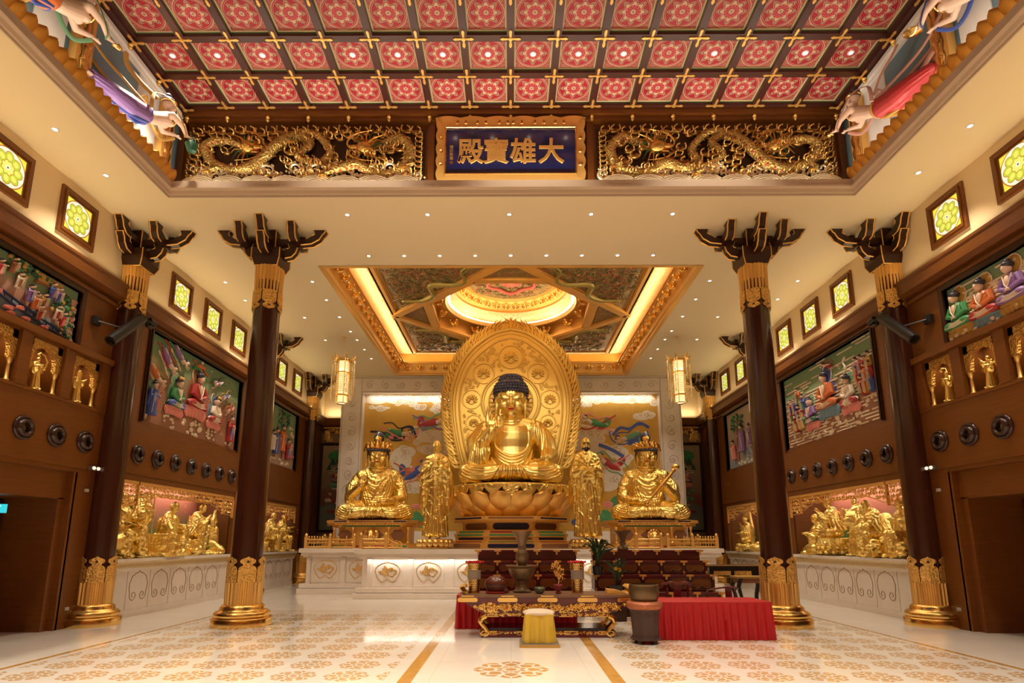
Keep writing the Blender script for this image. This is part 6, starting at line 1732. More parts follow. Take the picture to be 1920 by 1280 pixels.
# right wall, near bay: three seated figures
t = relief(1, 6.0, 10.42, 5.29, 6.34, 'coloured relief of seated haloed figures in green, orange and violet robes, right wall', [(0, (.45, .30, .24)), (.3, (.38, .2, .15)), (.55, GRN), (1, (.2, .32, .18))])
fig(t, 1, stripes(6.2, 10.4, [5.7+.07*k for k in range(9)], 9, lambda u, v, r: r.random() < .6), 'striped_clouds')
for u, v, c1, c2, st in ((10.13, 5.50, 'green', 'green', 'ochre'), (9.55, 5.48, 'orange', 'crimson', 'sky'), (8.95, 5.52, 'violet', 'violet', 'ochre'), (8.35, 5.5, 'crimson', 'blue', 'sky'), (7.75, 5.5, 'ochre', 'green', 'ochre')):
    fig(t, 1, lambda g: (r_cloud(g, u-.02, v+.35, .30, .36, int(u*10), 'cloud', r=.06), r_seated(g, u, v, .78, c1, c2, 'ochre', 1, st), r_cloud(g, u, v-.14, .28, .06, int(u*7), 'cloud', w=.1, r=.055)))
# farther bays
t = relief(-1, 19.45, 21.92, 4.28, 6.40, 'coloured relief with a blue-robed figure beside a tree, far left wall', [(0, (.40, .28, .2)), (.4, PNK2), (.7, GRN), (1, (.24, .30, .18))])
def tree2(g, u, v0, v1, seed, spread=.3):
    rnd = random.Random(seed); g.c('earth').line([(u, v0), (u+.08, (v0+v1)/2), (u-.05, v1)], .05)
    for k in range(60): g.c(rnd.choice(['darkgreen', 'green', 'jade', 'darkgreen'])).blob(u+rnd.uniform(-spread, spread), v1+rnd.uniform(-.45, .15), .07, .05, .04, .03, n=6)
fig(t, -1, lambda g: tree2(g, 20.75, 4.6, 6.15, 1, .5), 'relief_tree'); fig(t, -1, lambda g: r_standing(g, 20.05, 4.60, 1.05, 'blue', 'crimson', None, 1)); fig(t, -1, lambda g: r_standing(g, 20.55, 4.75, 1.1, 'orange', 'ochre', 'jade', 1)); fig(t, -1, lambda g: r_standing(g, 21.15, 4.55, .85, 'crimson', 'blue', None, -1))
fig(t, -1, lambda g: r_standing(g, 19.75, 4.7, .8, 'offwhite', 'violet', None, 1)); fig(t, -1, lambda g: (r_cloud(g, 21.5, 5.4, .25, .5, 5, 'cloud', r=.09), r_cloud(g, 20.6, 4.45, .9, .12, 6, 'cloud', r=.08), [r_lotus(g, u, 4.75, .1, .08, 'pink') for u in (21.4, 21.65)]), 'relief_clouds')
t = relief(1, 19.45, 21.92, 4.28, 6.40, 'coloured relief with a figure under a leafy tree over water, far right wall', [(0, (.26, .30, .33)), (.35, (.40, .30, .24)), (1, (.50, .38, .26))])
fig(t, 1, lambda g: tree2(g, 20.9, 4.5, 6.1, 2, .55), 'relief_tree'); fig(t, 1, lambda g: r_standing(g, 20.45, 4.7, 1.15, 'violet', 'jade', None, 1)); fig(t, 1, lambda g: r_standing(g, 21.25, 4.55, .8, 'pink', 'crimson', None, 1)); fig(t, 1, lambda g: r_standing(g, 19.75, 4.9, .8, 'violet', 'crimson', None, 1))
fig(t, 1, lambda g: (r_cloud(g, 20.6, 4.42, .9, .08, 9, 'offwhite', r=.07), r_cloud(g, 20.0, 4.7, .3, .2, 10, 'sky', r=.08)), 'relief_waves')
# tall panels in the far corners
for s in (-1, 1):
    t = thing('tall_relief', 'tall framed relief of a seated figure above a beast, far %s corner' % SIDE[s], 'relief', (0, 0, 0), group='tall corner reliefs')
    xo, xi = s*8.22, s*6.6
    G().box(xo, xi, 24.82, 24.88, 2.08, 5.72).obj('board', board_mat('tall_board_%d' % s, [(0, (.20, .22, .20)), (.28, (.16, .2, .19)), (.32, (.22, .09, .07)), (.42, (.26, .11, .08)), (.5, (.3, .2, .13)), (1, (.42, .30, .19))], 2.08, 5.72), t)
    g = G(); 
    for a, b, c_, d in ((xo-s*.0, xo+s*.10, 1.98, 5.84), (xi, xi-s*.05, 1.98, 5.84)): g.box(a, b, 24.78, 24.88, c_, d)
    g.box(xo, xi, 24.78, 24.88, 5.72, 5.84); g.box(xo, xi, 24.78, 24.88, 1.98, 2.08); g.obj('frame', M['wood_dark'], t)
    def tb_(fn, nm): g = Rel(); fn(g); placeb(g, nm, t, 24.82)
    def hills(g):
        g.c('green').blob(s*7.45, 5.25, .55, .28, .0, .04)
        for k, (x, z, h) in enumerate(((7.75, 5.0, .3), (7.45, 5.1, .34), (7.2, 4.95, .3), (7.9, 4.75, .22), (7.3, 4.6, .3))): g.c('darkgreen').prism([(s*x-h*.5, z-h*.5), (s*x+h*.5, z-h*.5), (s*x+h*.12, z+h*.5), (s*x-h*.12, z+h*.5)], .02, .06, 'z')
        g.c('cloud'); [g.line([(s*7.9, 4.72-.1*k), (s*7.5, 4.7-.1*k), (s*7.25, 4.72-.1*k)], .022) for k in range(3)]
    tb_(hills, 'relief_hills')
    tb_(lambda g: r_seated(g, s*7.55, 4.15, .62, 'crimson' if s < 0 else 'pink', 'violet', 'sky', 1, None), 'relief_figure')
    if s < 0: tb_(lambda g: (r_cloud(g, s*7.62, 3.55, .42, .38, 3, 'cloud', r=.11), g.c('crimson').line([(s*7.9, 3.6), (s*7.6, 3.3), (s*7.3, 3.5), (s*7.35, 3.9)], .03, .1), g.c('jade').blob(s*7.6, 3.98, .35, .12, .05)), 'relief_beast')
    else: tb_(lambda g: (r_cloud(g, s*7.55, 3.55, .42, .30, 4, 'jade', r=.10), g.c('pink').blob(s*7.5, 3.98, .35, .12, .06), r_cloud(g, s*7.5, 3.15, .4, .12, 8, 'cloud', r=.07)), 'relief_beast')
    tb_(lambda g: (r_cloud(g, s*7.5, 2.35, .5, .12, 5, 'cloud', r=.07), g.c('darkgreen').blob(s*7.3, 2.55, .25, .3, .03), [r_lotus(g, s*(7.8-.2*k), 2.85, .1, .08, 'crimson') for k in range(3)]), 'relief_waves')
# ---------------------------------------------------------------- painted wall behind the statues
t = thing('painted_mural', 'golden mural with clouds, flying figures and lotus pond behind the statues', 'mural', (0, 0, 0))
n = NT('mural_gold'); x, y, z = n.coord(); f = n.noise(2.2, 3, stretch=(1, 1, .5)); bx = ((x/.62).frac() < .012).max((z/.62).frac() < .012)
n.set('Base Color', n.mix(bx*.4, n.mix(f, (.56, .31, .045), (.72, .44, .09)), (.4, .24, .06))).set('Metallic', .35).set('Roughness', .5)
G().box(-6.08, 6.08, 23.25, 23.3, 2.0, 7.61).obj('gold_ground', n.m, t)
def mur(fn, nm): g = Rel(); fn(g); g.v = [(u, v, w*.12) for u, v, w in g.v]; return placeb(g, nm, t, 23.25)
def cloudbank(g, pts, col='offwhite', r=.16, seed=0, curl=True):
    rnd = random.Random(seed); g.c(col)
    for (u, v, a, b) in pts:
        n_ = max(3, int(a/r*2.2))
        for k in range(n_):
            q = r*rnd.uniform(.7, 1.2); x, y = u+a*rnd.uniform(-1, 1), v+b*rnd.uniform(-1, 1)
            g.sphere((x, y, 0), (q, q*.8, .012), 12, 4)
            if curl: c_ = g.cur; g.c('ochre').tube([(x+p, y+s_, .02) for p, s_ in spiral(0, 0, q*.7, 1.0, rnd.uniform(0, 6), 10)], .008, 4); g.cur = c_
        g.sphere((u, v, 0), (a, b*1.1, .014), 16, 4)
mur(lambda g: cloudbank(g, [(-5.6, 7.42, .5, .2), (-4.6, 7.40, .7, .18), (-3.6, 7.44, .8, .14), (-2.8, 7.34, .5, .22), (-5.4, 7.05, .4, .06), (-3.9, 7.12, .35, .05), (-3.0, 6.98, .4, .12)], 'offwhite', .17, 1), 'upper_clouds')
mur(lambda g: cloudbank(g, [(5.5, 7.42, .5, .18), (4.6, 7.40, .7, .16), (3.6, 7.42, .8, .16), (2.8, 7.36, .5, .2), (5.4, 6.65, .35, .12), (5.75, 6.75, .25, .12)], 'offwhite', .17, 2), 'upper_clouds')
mur(lambda g: cloudbank(g, [(-3.3, 5.85, .65, .26), (-2.7, 5.45, .6, .35), (-3.7, 6.05, .4, .14), (-3.3, 5.3, .5, .2)], 'cloud', .17, 3), 'middle_clouds')
mur(lambda g: cloudbank(g, [(3.1, 5.75, .8, .32), (3.8, 6.05, .6, .12), (3.4, 5.3, .5, .2), (2.8, 5.5, .4, .25), (3.9, 5.35, .5, .06)], 'cloud', .17, 4), 'middle_clouds')
mur(lambda g: cloudbank(g, [(-4.5, 4.9, .45, .45), (-4.2, 5.2, .3, .2), (-5.5, 4.9, .3, .3), (-3.9, 3.75, .55, .22), (-4.4, 3.9, .3, .25), (-5.75, 4.3, .2, .3)], 'offwhite', .2, 5), 'lower_clouds')
mur(lambda g: cloudbank(g, [(4.3, 5.2, .45, .25), (4.1, 4.3, .5, .30), (3.9, 3.85, .45, .25), (5.5, 5.2, .3, .4), (4.6, 4.9, .3, .3)], 'offwhite', .2, 6), 'lower_clouds')
def mflying(u, v, L, rot, sk, sc, sc2, fl):
    def f(g):
        r_flying(g, u, v, L, rot, sk, sc, fl); g.c(sc2).line([(u-fl*L*.9, v+L*.3), (u-fl*L*.3, v-L*.05), (u+fl*L*.2, v-L*.25), (u+fl*L*.6, v-L*.05), (u+fl*L*.7, v+L*.3)], L*.03, .10)
        for k in range(4): g.c((sk, sc, sc2, sk)[k]).blob(u-fl*L*(.05+.17*k), v+L*.08*cos(k*2)-L*.05, L*.24, L*.13, .05, .03, rot+25*k)
    return f
for a_ in ((-3.1, 6.42, 1.1, 8, 'crimson', 'jade', 'violet', 1), (-4.5, 5.95, 1.0, -14, 'green', 'navy', 'pink', 1), (-3.75, 4.42, 1.15, 35, 'blue', 'pink', 'orange', 1),
           (3.35, 6.40, 1.1, -12, 'green', 'pink', 'crimson', -1), (4.75, 5.75, 1.0, 24, 'jade', 'blue', 'blue', -1), (3.85, 4.75, 1.1, -30, 'crimson', 'jade', 'pink', -1)):
    mur(mflying(*a_), 'painted_figure')
mur(lambda g: (g.c('navy').line([(-5.8, 6.05), (-5.3, 6.0), (-4.9, 5.7), (-4.4, 5.75), (-4.5, 6.15), (-4.1, 6.25), (-3.9, 5.8)], .05), ), 'painted_ribbon')
mur(lambda g: (g.c('blue').line([(4.2, 5.9), (4.5, 6.2), (4.9, 6.15), (5.3, 6.4), (5.7, 6.2)], .07), g.line([(3.6, 5.5), (4.1, 5.3), (4.6, 5.0)], .08)), 'painted_ribbon')
def pond(s, leaves, flowers):
    def f(g):
        for u, v, r in leaves:
            g.c('green').sphere((u, v, .0), (r, r*.7, .03), 18, 5); g.c('jade'); [g.tube([(u, v, .04), (u+r*.85*cos(a), v+r*.6*sin(a), .03)], .008, 4) for a in [TAU*k/9 for k in range(9)]]; g.c('darkgreen').tube([(u, v-r*.5, .0), (u+.03, 2.1, .0)], .02, 5)
        for u, v, r in flowers: r_lotus(g, u, v, r, r*.9, 'pink'); g.c('green').tube([(u, v-.1, .0), (u, 2.1, .0)], .012, 5)
    return f
mur(pond(-1, [(-3.9, 2.55, .36), (-3.3, 2.75, .3), (-4.6, 2.5, .3), (-5.4, 2.45, .3), (-2.9, 2.5, .4), (-3.5, 2.35, .34)], [(-4.4, 3.25, .17), (-3.8, 2.98, .18), (-5.1, 3.0, .15)]), 'lotus_pond')
mur(pond(1, [(4.4, 3.15, .42), (3.7, 2.6, .38), (3.3, 2.95, .22), (4.1, 2.45, .34), (3.1, 2.4, .4), (5.5, 2.5, .35)], [(3.85, 3.05, .24), (3.2, 3.1, .14), (5.0, 2.95, .15)]), 'lotus_pond')
mur(lambda g: (g.c('blue').sphere((4.35, 2.7, 0), (.35, .12, .02), 16, 4), g.sphere((-5.3, 2.2, 0), (.6, .12, .02), 16, 4), g.sphere((2.9, 2.35, 0), (.5, .2, .01), 16, 4)), 'pond_water')
# ---------------------------------------------------------------- carved dragons and the name plaque
n = NT('dragon_scales'); n.coord(); v = n.voronoi(24); n.set('Base Color', n.mix((v*1.6).min(1), (.36, .22, .05), (.62, .42, .12))).set('Metallic', .55).set('Roughness', .36).bump(v, .9, .03)
DS = [n.m, simple('dragon_gold', (.80, .48, .12), .28, .9), simple('dragon_red', (.42, .06, .03), .35, .2), simple('dragon_green', (.05, .13, .05), .4, .2), simple('wave_gilt', (1.0, .86, .56), .3, .6), simple('dragon_bronze', (.66, .38, .11), .34, .85)]
YD = 11.18
def dragon(g, path, r0, hd_dir, seed):
    """path in (x,z), from tail to head"""
    P = smoothpts([(x, YD-.10-.05*sin(i*1.7), z) for i, (x, z) in enumerate(path)], 7); k = len(P)
    rad = [r0*(.25+.75*sin(PI*min(.85, .06+i/k*.86))) for i in range(k)]
    g.m(0).tube(P, rad, 12, .9)
    for i in range(3, k-2, 2):      # spines and belly scutes
        tg = (P[i+1]-P[i-1]).normalized(); no = Vector((-tg.z, 0, tg.x)); b = P[i]+no*rad[i]
        g.m(1).tube([b, b+no*rad[i]*.55-tg*rad[i]*.5], [rad[i]*.22, .003], 5)
        g.m(2).sphere(P[i]-no*rad[i]*.62+Vector((0, -rad[i]*.45, 0)), (rad[i]*.34,)*3, 6, 5)
    H = P[-1]; d = Vector((hd_dir[0], 0, hd_dir[1])).normalized(); n_ = Vector((-d.z, 0, d.x))*(1 if d.x > 0 else -1); F = Vector((0, -1, 0)); r = r0*1.35
    g.m(1).sphere(H+d*r*.4+F*.04, (r*1.1, r*.8, r*.85), 12, 8); g.sphere(H+d*r*1.5+F*.05+n_*r*.1, (r*.75, r*.5, r*.38), 10, 7); g.sphere(H+d*r*1.3+F*.03-n_*r*.55, (r*.7, r*.4, r*.22), 10, 7); g.sphere(H+d*r*2.1+F*.07+n_*r*.25, r*.26, 8, 6)
    g.m(2).sphere(H+d*r*1.5+F*.05-n_*r*.22, (r*.5, r*.35, r*.14), 8, 6)
    for q in (-1, 1):
        g.m(3).sphere(H+d*r*.8+n_*r*.55+F*(.05+.06*q), r*.28, 8, 6)
        g.m(1).tube([H+n_*r*.6+F*.05*q, H-d*r*1.0+n_*r*1.3+F*.05*q, H-d*r*2.2+n_*r*1.5+F*.08*q], [r*.2, r*.14, .008], 6)
        g.tube(smoothpts([H+d*r*2.1, H+d*r*2.4-n_*r*.8*q+F*.1, H+d*r*1.2-n_*r*1.8*q+F*.12, H-d*r*.8-n_*r*2.2*q+F*.1], 5), [.018]*12+[.008]*4, 5)
    rnd = random.Random(seed)
    for j in range(12):
        a = -1.9+3.8*j/11; m_ = -d*cos(a)+n_*sin(a); L = r*rnd.uniform(1.3, 2.0)
        g.m(3 if j % 3 == 0 else 1).tube([H+m_*r*.7+F*.03, H+m_*(r*.7+L*.5)+n_*.05+F*.05, H+m_*(r*.7+L)-n_*.04+F*.03], [r*.16, r*.11, .005], 5)
    for t_ in (.32, .68):           # legs with claws
        i = int(k*t_); B = P[i]; q = rnd.choice((-1, 1)); K = B+Vector((.12*q, -.10, -.16)); A = K+Vector((-.16*q, -.06, -.10))
        g.m(0).tube([B, K, A], [r0*.55, r0*.4, r0*.28], 8)
        for j in range(4): g.m(1).tube([A, A+Vector((.05*(j-1.5), -.06, -.06)), A+Vector((.07*(j-1.5), -.04, -.12))], [.028, .022, .004], 5)
for s in (-1, 1):
    T = thing('dragon_panel', 'carved gilt dragons among clouds and waves, %s of the name plaque' % SIDE[s], 'carving', (0, 0, 0), group='carved dragon panels')
    G().box(s*1.86, s*6.96, YD-.02, YD, 8.75, 10.48).obj('board', M['wood_dark'], T)
    f = lambda x: s*x
    g = G(); dragon(g, [(f(6.35), 10.05), (f(6.6), 9.75), (f(6.3), 9.5), (f(5.7), 9.4), (f(5.35), 9.65), (f(5.5), 10.0), (f(5.9), 10.1)] if False else [(f(4.2), 9.55), (f(4.55), 9.75), (f(4.35), 10.1), (f(4.7), 10.32), (f(5.05), 10.05), (f(5.5), 9.55), (f(6.0), 9.45), (f(6.45), 9.65), (f(6.6), 10.0), (f(6.2), 10.15), (f(5.75), 10.0)], .125, (-s, -.15), 1)
    g.obj('outer_dragon', DS, T, smooth=True)
    g = G(); dragon(g, [(f(4.6), 10.4), (f(4.2), 10.25), (f(3.9), 9.9), (f(4.05), 9.6), (f(3.7), 9.45), (f(3.3), 9.55), (f(2.9), 9.35), (f(2.4), 9.45), (f(2.15), 9.85), (f(2.4), 10.2), (f(2.75), 10.12), (f(3.1), 9.95)], .125, (s, -.1), 2)
    g.obj('inner_dragon', DS, T, smooth=True)
    g = G(); g.m(5); rnd = random.Random(20+s)
    def cl(x, z, a): # swirl cloud
        for q in (-1, 1): g.tube([(x+q*a*.55+u*q, YD-.06-.02*i, z+v) for i, (u, v) in enumerate(spiral(0, 0, a*.5, 1.3, PI/2, 12))], [a*.16]*6+[a*.13]*6, 6); 
        g.sphere((x, YD-.05, z), (a*.9, .05, a*.35), 10, 6); g.m(1).sphere((x-a*.5, YD-.1, z), a*.18, 6, 5); g.sphere((x+a*.5, YD-.1, z), a*.18, 6, 5); g.m(5)
    for k in range(22): cl(f(2.05+.225*k), 10.36+.03*sin(k*2), .12)
    for k in range(9): cl(f(6.82+.02*sin(k)), 9.2+.13*k, .11); cl(f(1.98), 9.3+.12*k, .09)
    for k in range(90): cl(f(rnd.uniform(2.1, 6.75)), rnd.uniform(9.3, 10.28), rnd.uniform(.08, .15))
    g.obj('cloud_scrolls', DS, T, smooth=True)
    g = G(); g.m(4)
    for k in range(46):
        x = f(2.0+.106*k+rnd.uniform(-.03, .03)); z = rnd.uniform(9.16, 9.46); a = rnd.uniform(.09, .15); d_ = rnd.choice((-1, 1))
        g.tube([(x+u, YD-.13, z+v) for u, v in spiral(0, 0, a, 1.2, rnd.uniform(0, 3), 14, d_)], [a*.22]*7+[a*.16]*7, 6)
        for j in range(4): b_ = rnd.uniform(0, PI); g.sphere((x+a*1.25*cos(b_), YD-.13, z+a*1.25*sin(b_)), a*.22, 6, 5)
    for k in range(8):
        x = f(2.3+.62*k); 
        for j in range(4): r_ = .40-.07*j; g.tube([(x+r_*cos(t_), YD-.20-.01*j, 8.98+r_*.62*sin(t_)) for t_ in [PI*i/14 for i in range(15)]], .024, 6)
    g.obj('waves', DS, T, smooth=True)
# plaque
PQ = thing('name_plaque', 'blue name plaque with four gilt characters in a cloud-edged golden frame', 'plaque', (0, 11.0, 9.9)); PQ.rotation_euler.x = R(4)
NV = simple('plaque_blue', (.008, .014, .085), .12, coat=.8)
G().box(-1.40, 1.40, .0, .05, -.60, .46).obj('field', NV, PQ)
g = G()
def side_frame(g, pts_in, pts_out, y0, y1):
    n_ = len(pts_in); vs = [(u, y, v) for y in (y0, y1) for u, v in pts_in+pts_out]
    fs = []
    for i in range(n_-1): fs += [(i, i+1, n_+i+1, n_+i), (2*n_+i, 3*n_+i, 3*n_+i+1, 2*n_+i+1), (n_+i, n_+i+1, 3*n_+i+1, 3*n_+i), (i, 2*n_+i, 2*n_+i+1, i+1)]
    g.add(vs, fs)
N_ = 48
top_i = [(lerp(-1.40, 1.40, k/N_), .46) for k in range(N_+1)]; top_o = [(lerp(-1.62, 1.62, k/N_), .70+.045*abs(sin(k/N_*PI*6))-.02) for k in range(N_+1)]
side_frame(g, top_i, top_o, -.03, .06)
for s in (-1, 1):
    si = [(s*1.40, lerp(.46, -.62, k/N_)) for k in range(N_+1)]; so = [(s*(1.56+.045*abs(sin(k/N_*PI*5))), lerp(.70, -.74, k/N_)) for k in range(N_+1)]
    side_frame(g, si, so, -.03, .06)
side_frame(g, [(lerp(-1.4, 1.4, k/4), -.60) for k in range(5)], [(lerp(-1.6, 1.6, k/4), -.76) for k in range(5)], -.03, .06)
g.obj('frame', M['gold_paint'], PQ)
g = G()
for a, b in (((-1.40, .46), (1.40, .46)), ((-1.40, -.60), (1.40, -.60)), ((-1.40, -.60), (-1.40, .46)), ((1.40, -.60), (1.40, .46))): g.tube([(a[0], -.035, a[1]), (b[0], -.035, b[1])], .018, 6)
for x in (-1.05, -.62, .62, 1.05, -.15, .15):
    for q in (-1, 1): g.tube([(x+q*.10+u*q, -.045, .56+v) for u, v in spiral(0, 0, .045, 1.1, PI/2, 12)], .012, 5)
for s in (-1, 1):
    for z in (.2, -.1, -.4): g.tube([(s*1.49+u*s, -.045, z+v) for u, v in spiral(0, 0, .045, 1.1, 0, 12)], .011, 5)
g.obj('frame_carving', M['gold'], PQ, smooth=True)
def text(body, size, x, z, mat, parent, ext=.02, off=.0, y=-.02, name='character', bev=.006, sx=1):
    c = bpy.data.curves.new(name, 'FONT'); c.body = body; c.size = size; c.align_x = 'CENTER'; c.align_y = 'CENTER'; c.extrude = ext; c.offset = off; c.bevel_depth = bev; c.bevel_resolution = 1; c.resolution_u = 3
    o = bpy.data.objects.new('tmp', c); COL.objects.link(o); dg = bpy.context.evaluated_depsgraph_get()
    me = bpy.data.meshes.new_from_object(o.evaluated_get(dg)); bpy.data.objects.remove(o)
    me.materials.clear(); me.materials.append(mat); q = bpy.data.objects.new(name, me); COL.objects.link(q)
    q.parent = parent; q.location = (x, y, z); q.rotation_euler.x = PI/2; q.scale.x = sx; me.name = name
    return q
for ch, x in (('殿', -.86), ('寶', -.31), ('雄', .27), ('大', .87)): text(ch, .60, x, -.12, M['gold_paint'], PQ, .010, .006, y=-.014, bev=.006, sx=.95)
for i, ch in enumerate('傳印敬書'): text(ch, .085, -1.27, .02-.085*i, M['gold_paint'], PQ, .003, .0, y=-.006, bev=.0)
G().box(-1.30, -1.24, -.008, 0, -.36, -.30).obj('seal', M['gold'], PQ)
# ---------------------------------------------------------------- main offering table in front
DR = M['redwood']; GP = M['gold_soft']; GC_ = M['gold_carved']
T = thing('offering_table', 'long dark red offering table with gilt carving and scroll legs', 'table', (.62, 10.55, 0))
g = G(); g.box(-1.50, 1.50, -.42, .42, .66, .70); g.obj('tabletop', simple('table_top_brown', (.20, .10, .055), .35), T)
g = G(); g.box(-1.46, 1.46, -.40, .40, .575, .66); g.obj('red_rail', DR, T)
for k in range(5):
    g = G(); x = -1.36+.68*k; g.prism([(x-.15, .585), (x+.15, .585), (x+.17, .605), (x+.17, .635), (x+.15, .655), (x-.15, .655), (x-.17, .635), (x-.17, .605)], -.425, -.40, 'y')
    g.obj('gilt_cartouche', M['gold'], T)
    G().box(x-.11, x+.11, -.428, -.42, .672, .692).obj('edge_plate', M['gold'], T)
g = G(); # carved apron tapering inwards
g.prism([(-1.42, .575), (1.42, .575), (1.16, .42), (-1.16, .42)], -.38, .38, 'y'); ap_ = g.obj('apron', DR, T)
g = G(); rnd = random.Random(2)
scrolls(g, 210, lambda x, z, q: z+q < .575 and z-q > .42 and abs(x)+q < 1.40-(.575-z)*1.6, (-1.4, 1.4, .42, .58), 3, (.022, .045), .010, 0, fix=lambda p: (p[0], -.385-p[2], p[1]))
for q in (-1, 1): g.box(q*.98-.035, q*.98+.035, -.39, -.375, .42, .575)
g.obj('carved_apron_relief', M['gold'], T, smooth=True)
g = G(); g.box(-1.10, 1.10, -.34, .34, .335, .42); g.obj('waist_rail', DR, T)
g = G(); scrolls(g, 110, lambda x, z, q: abs(x)+q < 1.08 and z+q < .405 and z-q > .345, (-1.1, 1.1, .345, .405), 4, (.014, .026), .007, 0, fix=lambda p: (p[0], -.345-p[2], p[1]))
for x in (-.95, -.32, .32, .95): g.box(x-.12, x+.12, -.35, -.335, .405, .42); g.box(x-.12, x+.12, -.35, -.335, .335, .348)
g.obj('waist_gilding', M['gold'], T, smooth=True)
for sx in (-1, 1):
    for sy in (-1, 1):
        g = G(); x0, y0 = sx*1.02, sy*.30
        for j in range(4):
            o_ = (j-1.5)*.03
            pts = smoothpts([(x0+sx*.02, y0+o_, .35), (x0+sx*.10, y0+o_, .31), (x0+sx*.11, y0+o_, .24), (x0+sx*.04, y0+o_, .16), (x0-sx*.0, y0+o_, .10), (x0+sx*.01, y0+o_, .055), (x0+sx*.07, y0+o_, .04), (x0+sx*.11, y0+o_, .075), (x0+sx*.085, y0+o_, .11)], 5)
            g.tube(pts, [.05]*10+[.040]*20+[.028]*(len(pts)-30), 8)
        g.obj('scroll_leg', M['gold'], T, smooth=True)
g = G(); g.box(-1.06, 1.06, -.32, .32, .105, .15); g.obj('stretcher_shelf', simple('shelf_black', (.012, .008, .012), .15), T)
g = G(); g.box(-1.12, 1.12, -.36, .36, 0, .04); g.box(-1.10, 1.10, -.34, .34, .04, .105); g.obj('plinth', DR, T)
g = G(); scrolls(g, 110, lambda x, z, q: abs(x)+q < 1.08 and z+q < .10 and z-q > .045, (-1.1, 1.1, .045, .10), 6, (.012, .024), .007, 0, fix=lambda p: (p[0], -.345-p[2], p[1]))
for x in (-.98, -.4, .4, .98): g.box(x-.12, x+.12, -.352, -.335, .092, .105); g.box(x-.12, x+.12, -.352, -.335, .04, .052)
g.obj('plinth_gilding', M['gold'], T, smooth=True)
for sx in (-1, 1):   # upturned ends
    g = G(); g.tube(smoothpts([(sx*1.38, 0, .70), (sx*1.46, 0, .74), (sx*1.50, 0, .80), (sx*1.45, 0, .83), (sx*1.41, 0, .80)], 5), .03, 8); g.v = [(x, (-.36+.72*(y+.04)/.08), z) for x, y, z in g.v]; g.obj('scroll_end', M['gold_paint'], T, smooth=True)
# objects on the table
def lantern(x, lab):
    t = thing('perforated_lantern', lab, 'lantern', (x, 10.55, .702), group='pierced lanterns on the offering table')
    N = 28; rows = 17; H = .52
    g = G(); R_ = lambda z: .095+.035*(z/H)**2
    for i in range(rows):
        for j in range(N):
            if 7 < i < 12 and (j*360/N+190) % 360 < 110: continue
            z0, z1 = H*i/rows, H*(i+.66)/rows; a0, a1 = TAU*(j+.5*(i % 2))/N, TAU*(j+.5*(i % 2)+.62)/N
            r0, r1 = R_(z0), R_(z1)
            g.add([(r*cos(a), r*sin(a), z) for r, a, z in ((r0, a0, z0), (r0, a1, z0), (r1, a1, z1), (r1, a0, z1))]+[((r+.006)*cos(a), (r+.006)*sin(a), z) for r, a, z in ((r0, a0, z0), (r0, a1, z0), (r1, a1, z1), (r1, a0, z1))], [(7,6,5,4), (0,1,2,3), (0,4,5,1), (1,5,6,2), (2,6,7,3), (3,7,4,0)])
    g.lathe([(.093, 0), (.10, .0), (.10, .02), (.093, .02)], N, cap=False); o = g.obj('pierced_sleeve', M['gold'], t); 
    G().lathe([(.088, .005), (.090, .3), (.118, H)], 24, cap=False).obj('lining', simple('lantern_lining', (.10, .035, .012), .5), t, smooth=True)
    g = G()
    pts = [((.129)*cos(a), .129*sin(a)) for a in [R(205+130*k/10) for k in range(11)]]
    g.add([(x_, y_, z) for z in (.24, .40) for x_, y_ in pts], [(k, k+1, 12+k, 11+k) for k in range(10)]); g.obj('grey_band', simple('grey_silk', (.28, .22, .17), .6), t)
    g = G(); g.lathe([(.0, H), (.135, H), (.15, H+.015), (.145, H+.03), (.02, H+.035)], 28); g.tube([(.155*cos(a), .155*sin(a), H+.015+.012*sin(9*a)) for a in [TAU*k/54 for k in range(54)]], .012, 5, close=True); g.obj('red_rim', M['red'], t, smooth=True)
lantern(-.655, 'gilt pierced lantern with a red rim on the left end of the table')
lantern(1.18, 'gilt pierced lantern with a red rim right of the incense burner')
t = thing('incense_burner', 'tall tiered bronze incense burner, wide bowl below and cup above', 'incense burner', (.20, 10.72, .702))
g = G(); g.lathe([(.16, 0), (.17, .02), (.13, .05), (.12, .09), (.10, .14), (.12, .2), (.10, .22)], 32); g.obj('foot', M['bronze'], t, smooth=True)
g = G(); g.lathe([(.09, .2), (.14, .22), (.20, .27), (.235, .36), (.25, .42), (.30, .455), (.30, .47), (.24, .46), (.20, .40), (.05, .38)], 40); g.obj('wide_bowl', M['bronze'], t, smooth=True)
g = G(); g.lathe([(.07, .38), (.075, .46), (.11, .56), (.12, .66), (.10, .71), (.07, .75), (.085, .78), (.065, .82)], 32); g.obj('upper_vase', M['bronze'], t, smooth=True)
g = G(); g.lathe([(.065, .80), (.08, .87), (.115, .97), (.175, 1.07), (.18, 1.085), (.16, 1.08), (.05, 1.0)], 32); g.obj('cup', M['bronze'], t, smooth=True)
t = thing('wooden_fish', 'round dark red-brown wooden fish drum on the table', 'wooden fish', (-.26, 10.5, .702))
g = G(); g.sphere((0, 0, .15), (.205, .19, .16), 24, 16); g.tube([(.14, -.05, .06), (.22, -.1, .03)], [.06, .02], 8); fuse('body', g, .012, simple('fish_wood', (.11, .022, .012), .25, coat=.3), t, 2)
G().box(-.17, .17, -.195, -.18, .13, .14).obj('sound_slit', M['black'], t)
g = G(); g.lathe([(.17, 0), (.19, .01), (.19, .03), (.16, .035)], 24); g.obj('cushion', M['p_crimson'], t, smooth=True)
t = thing('ornamental_tree', 'small gilt jewelled tree in a red pot on the table', 'ornament', (.83, 10.42, .702))
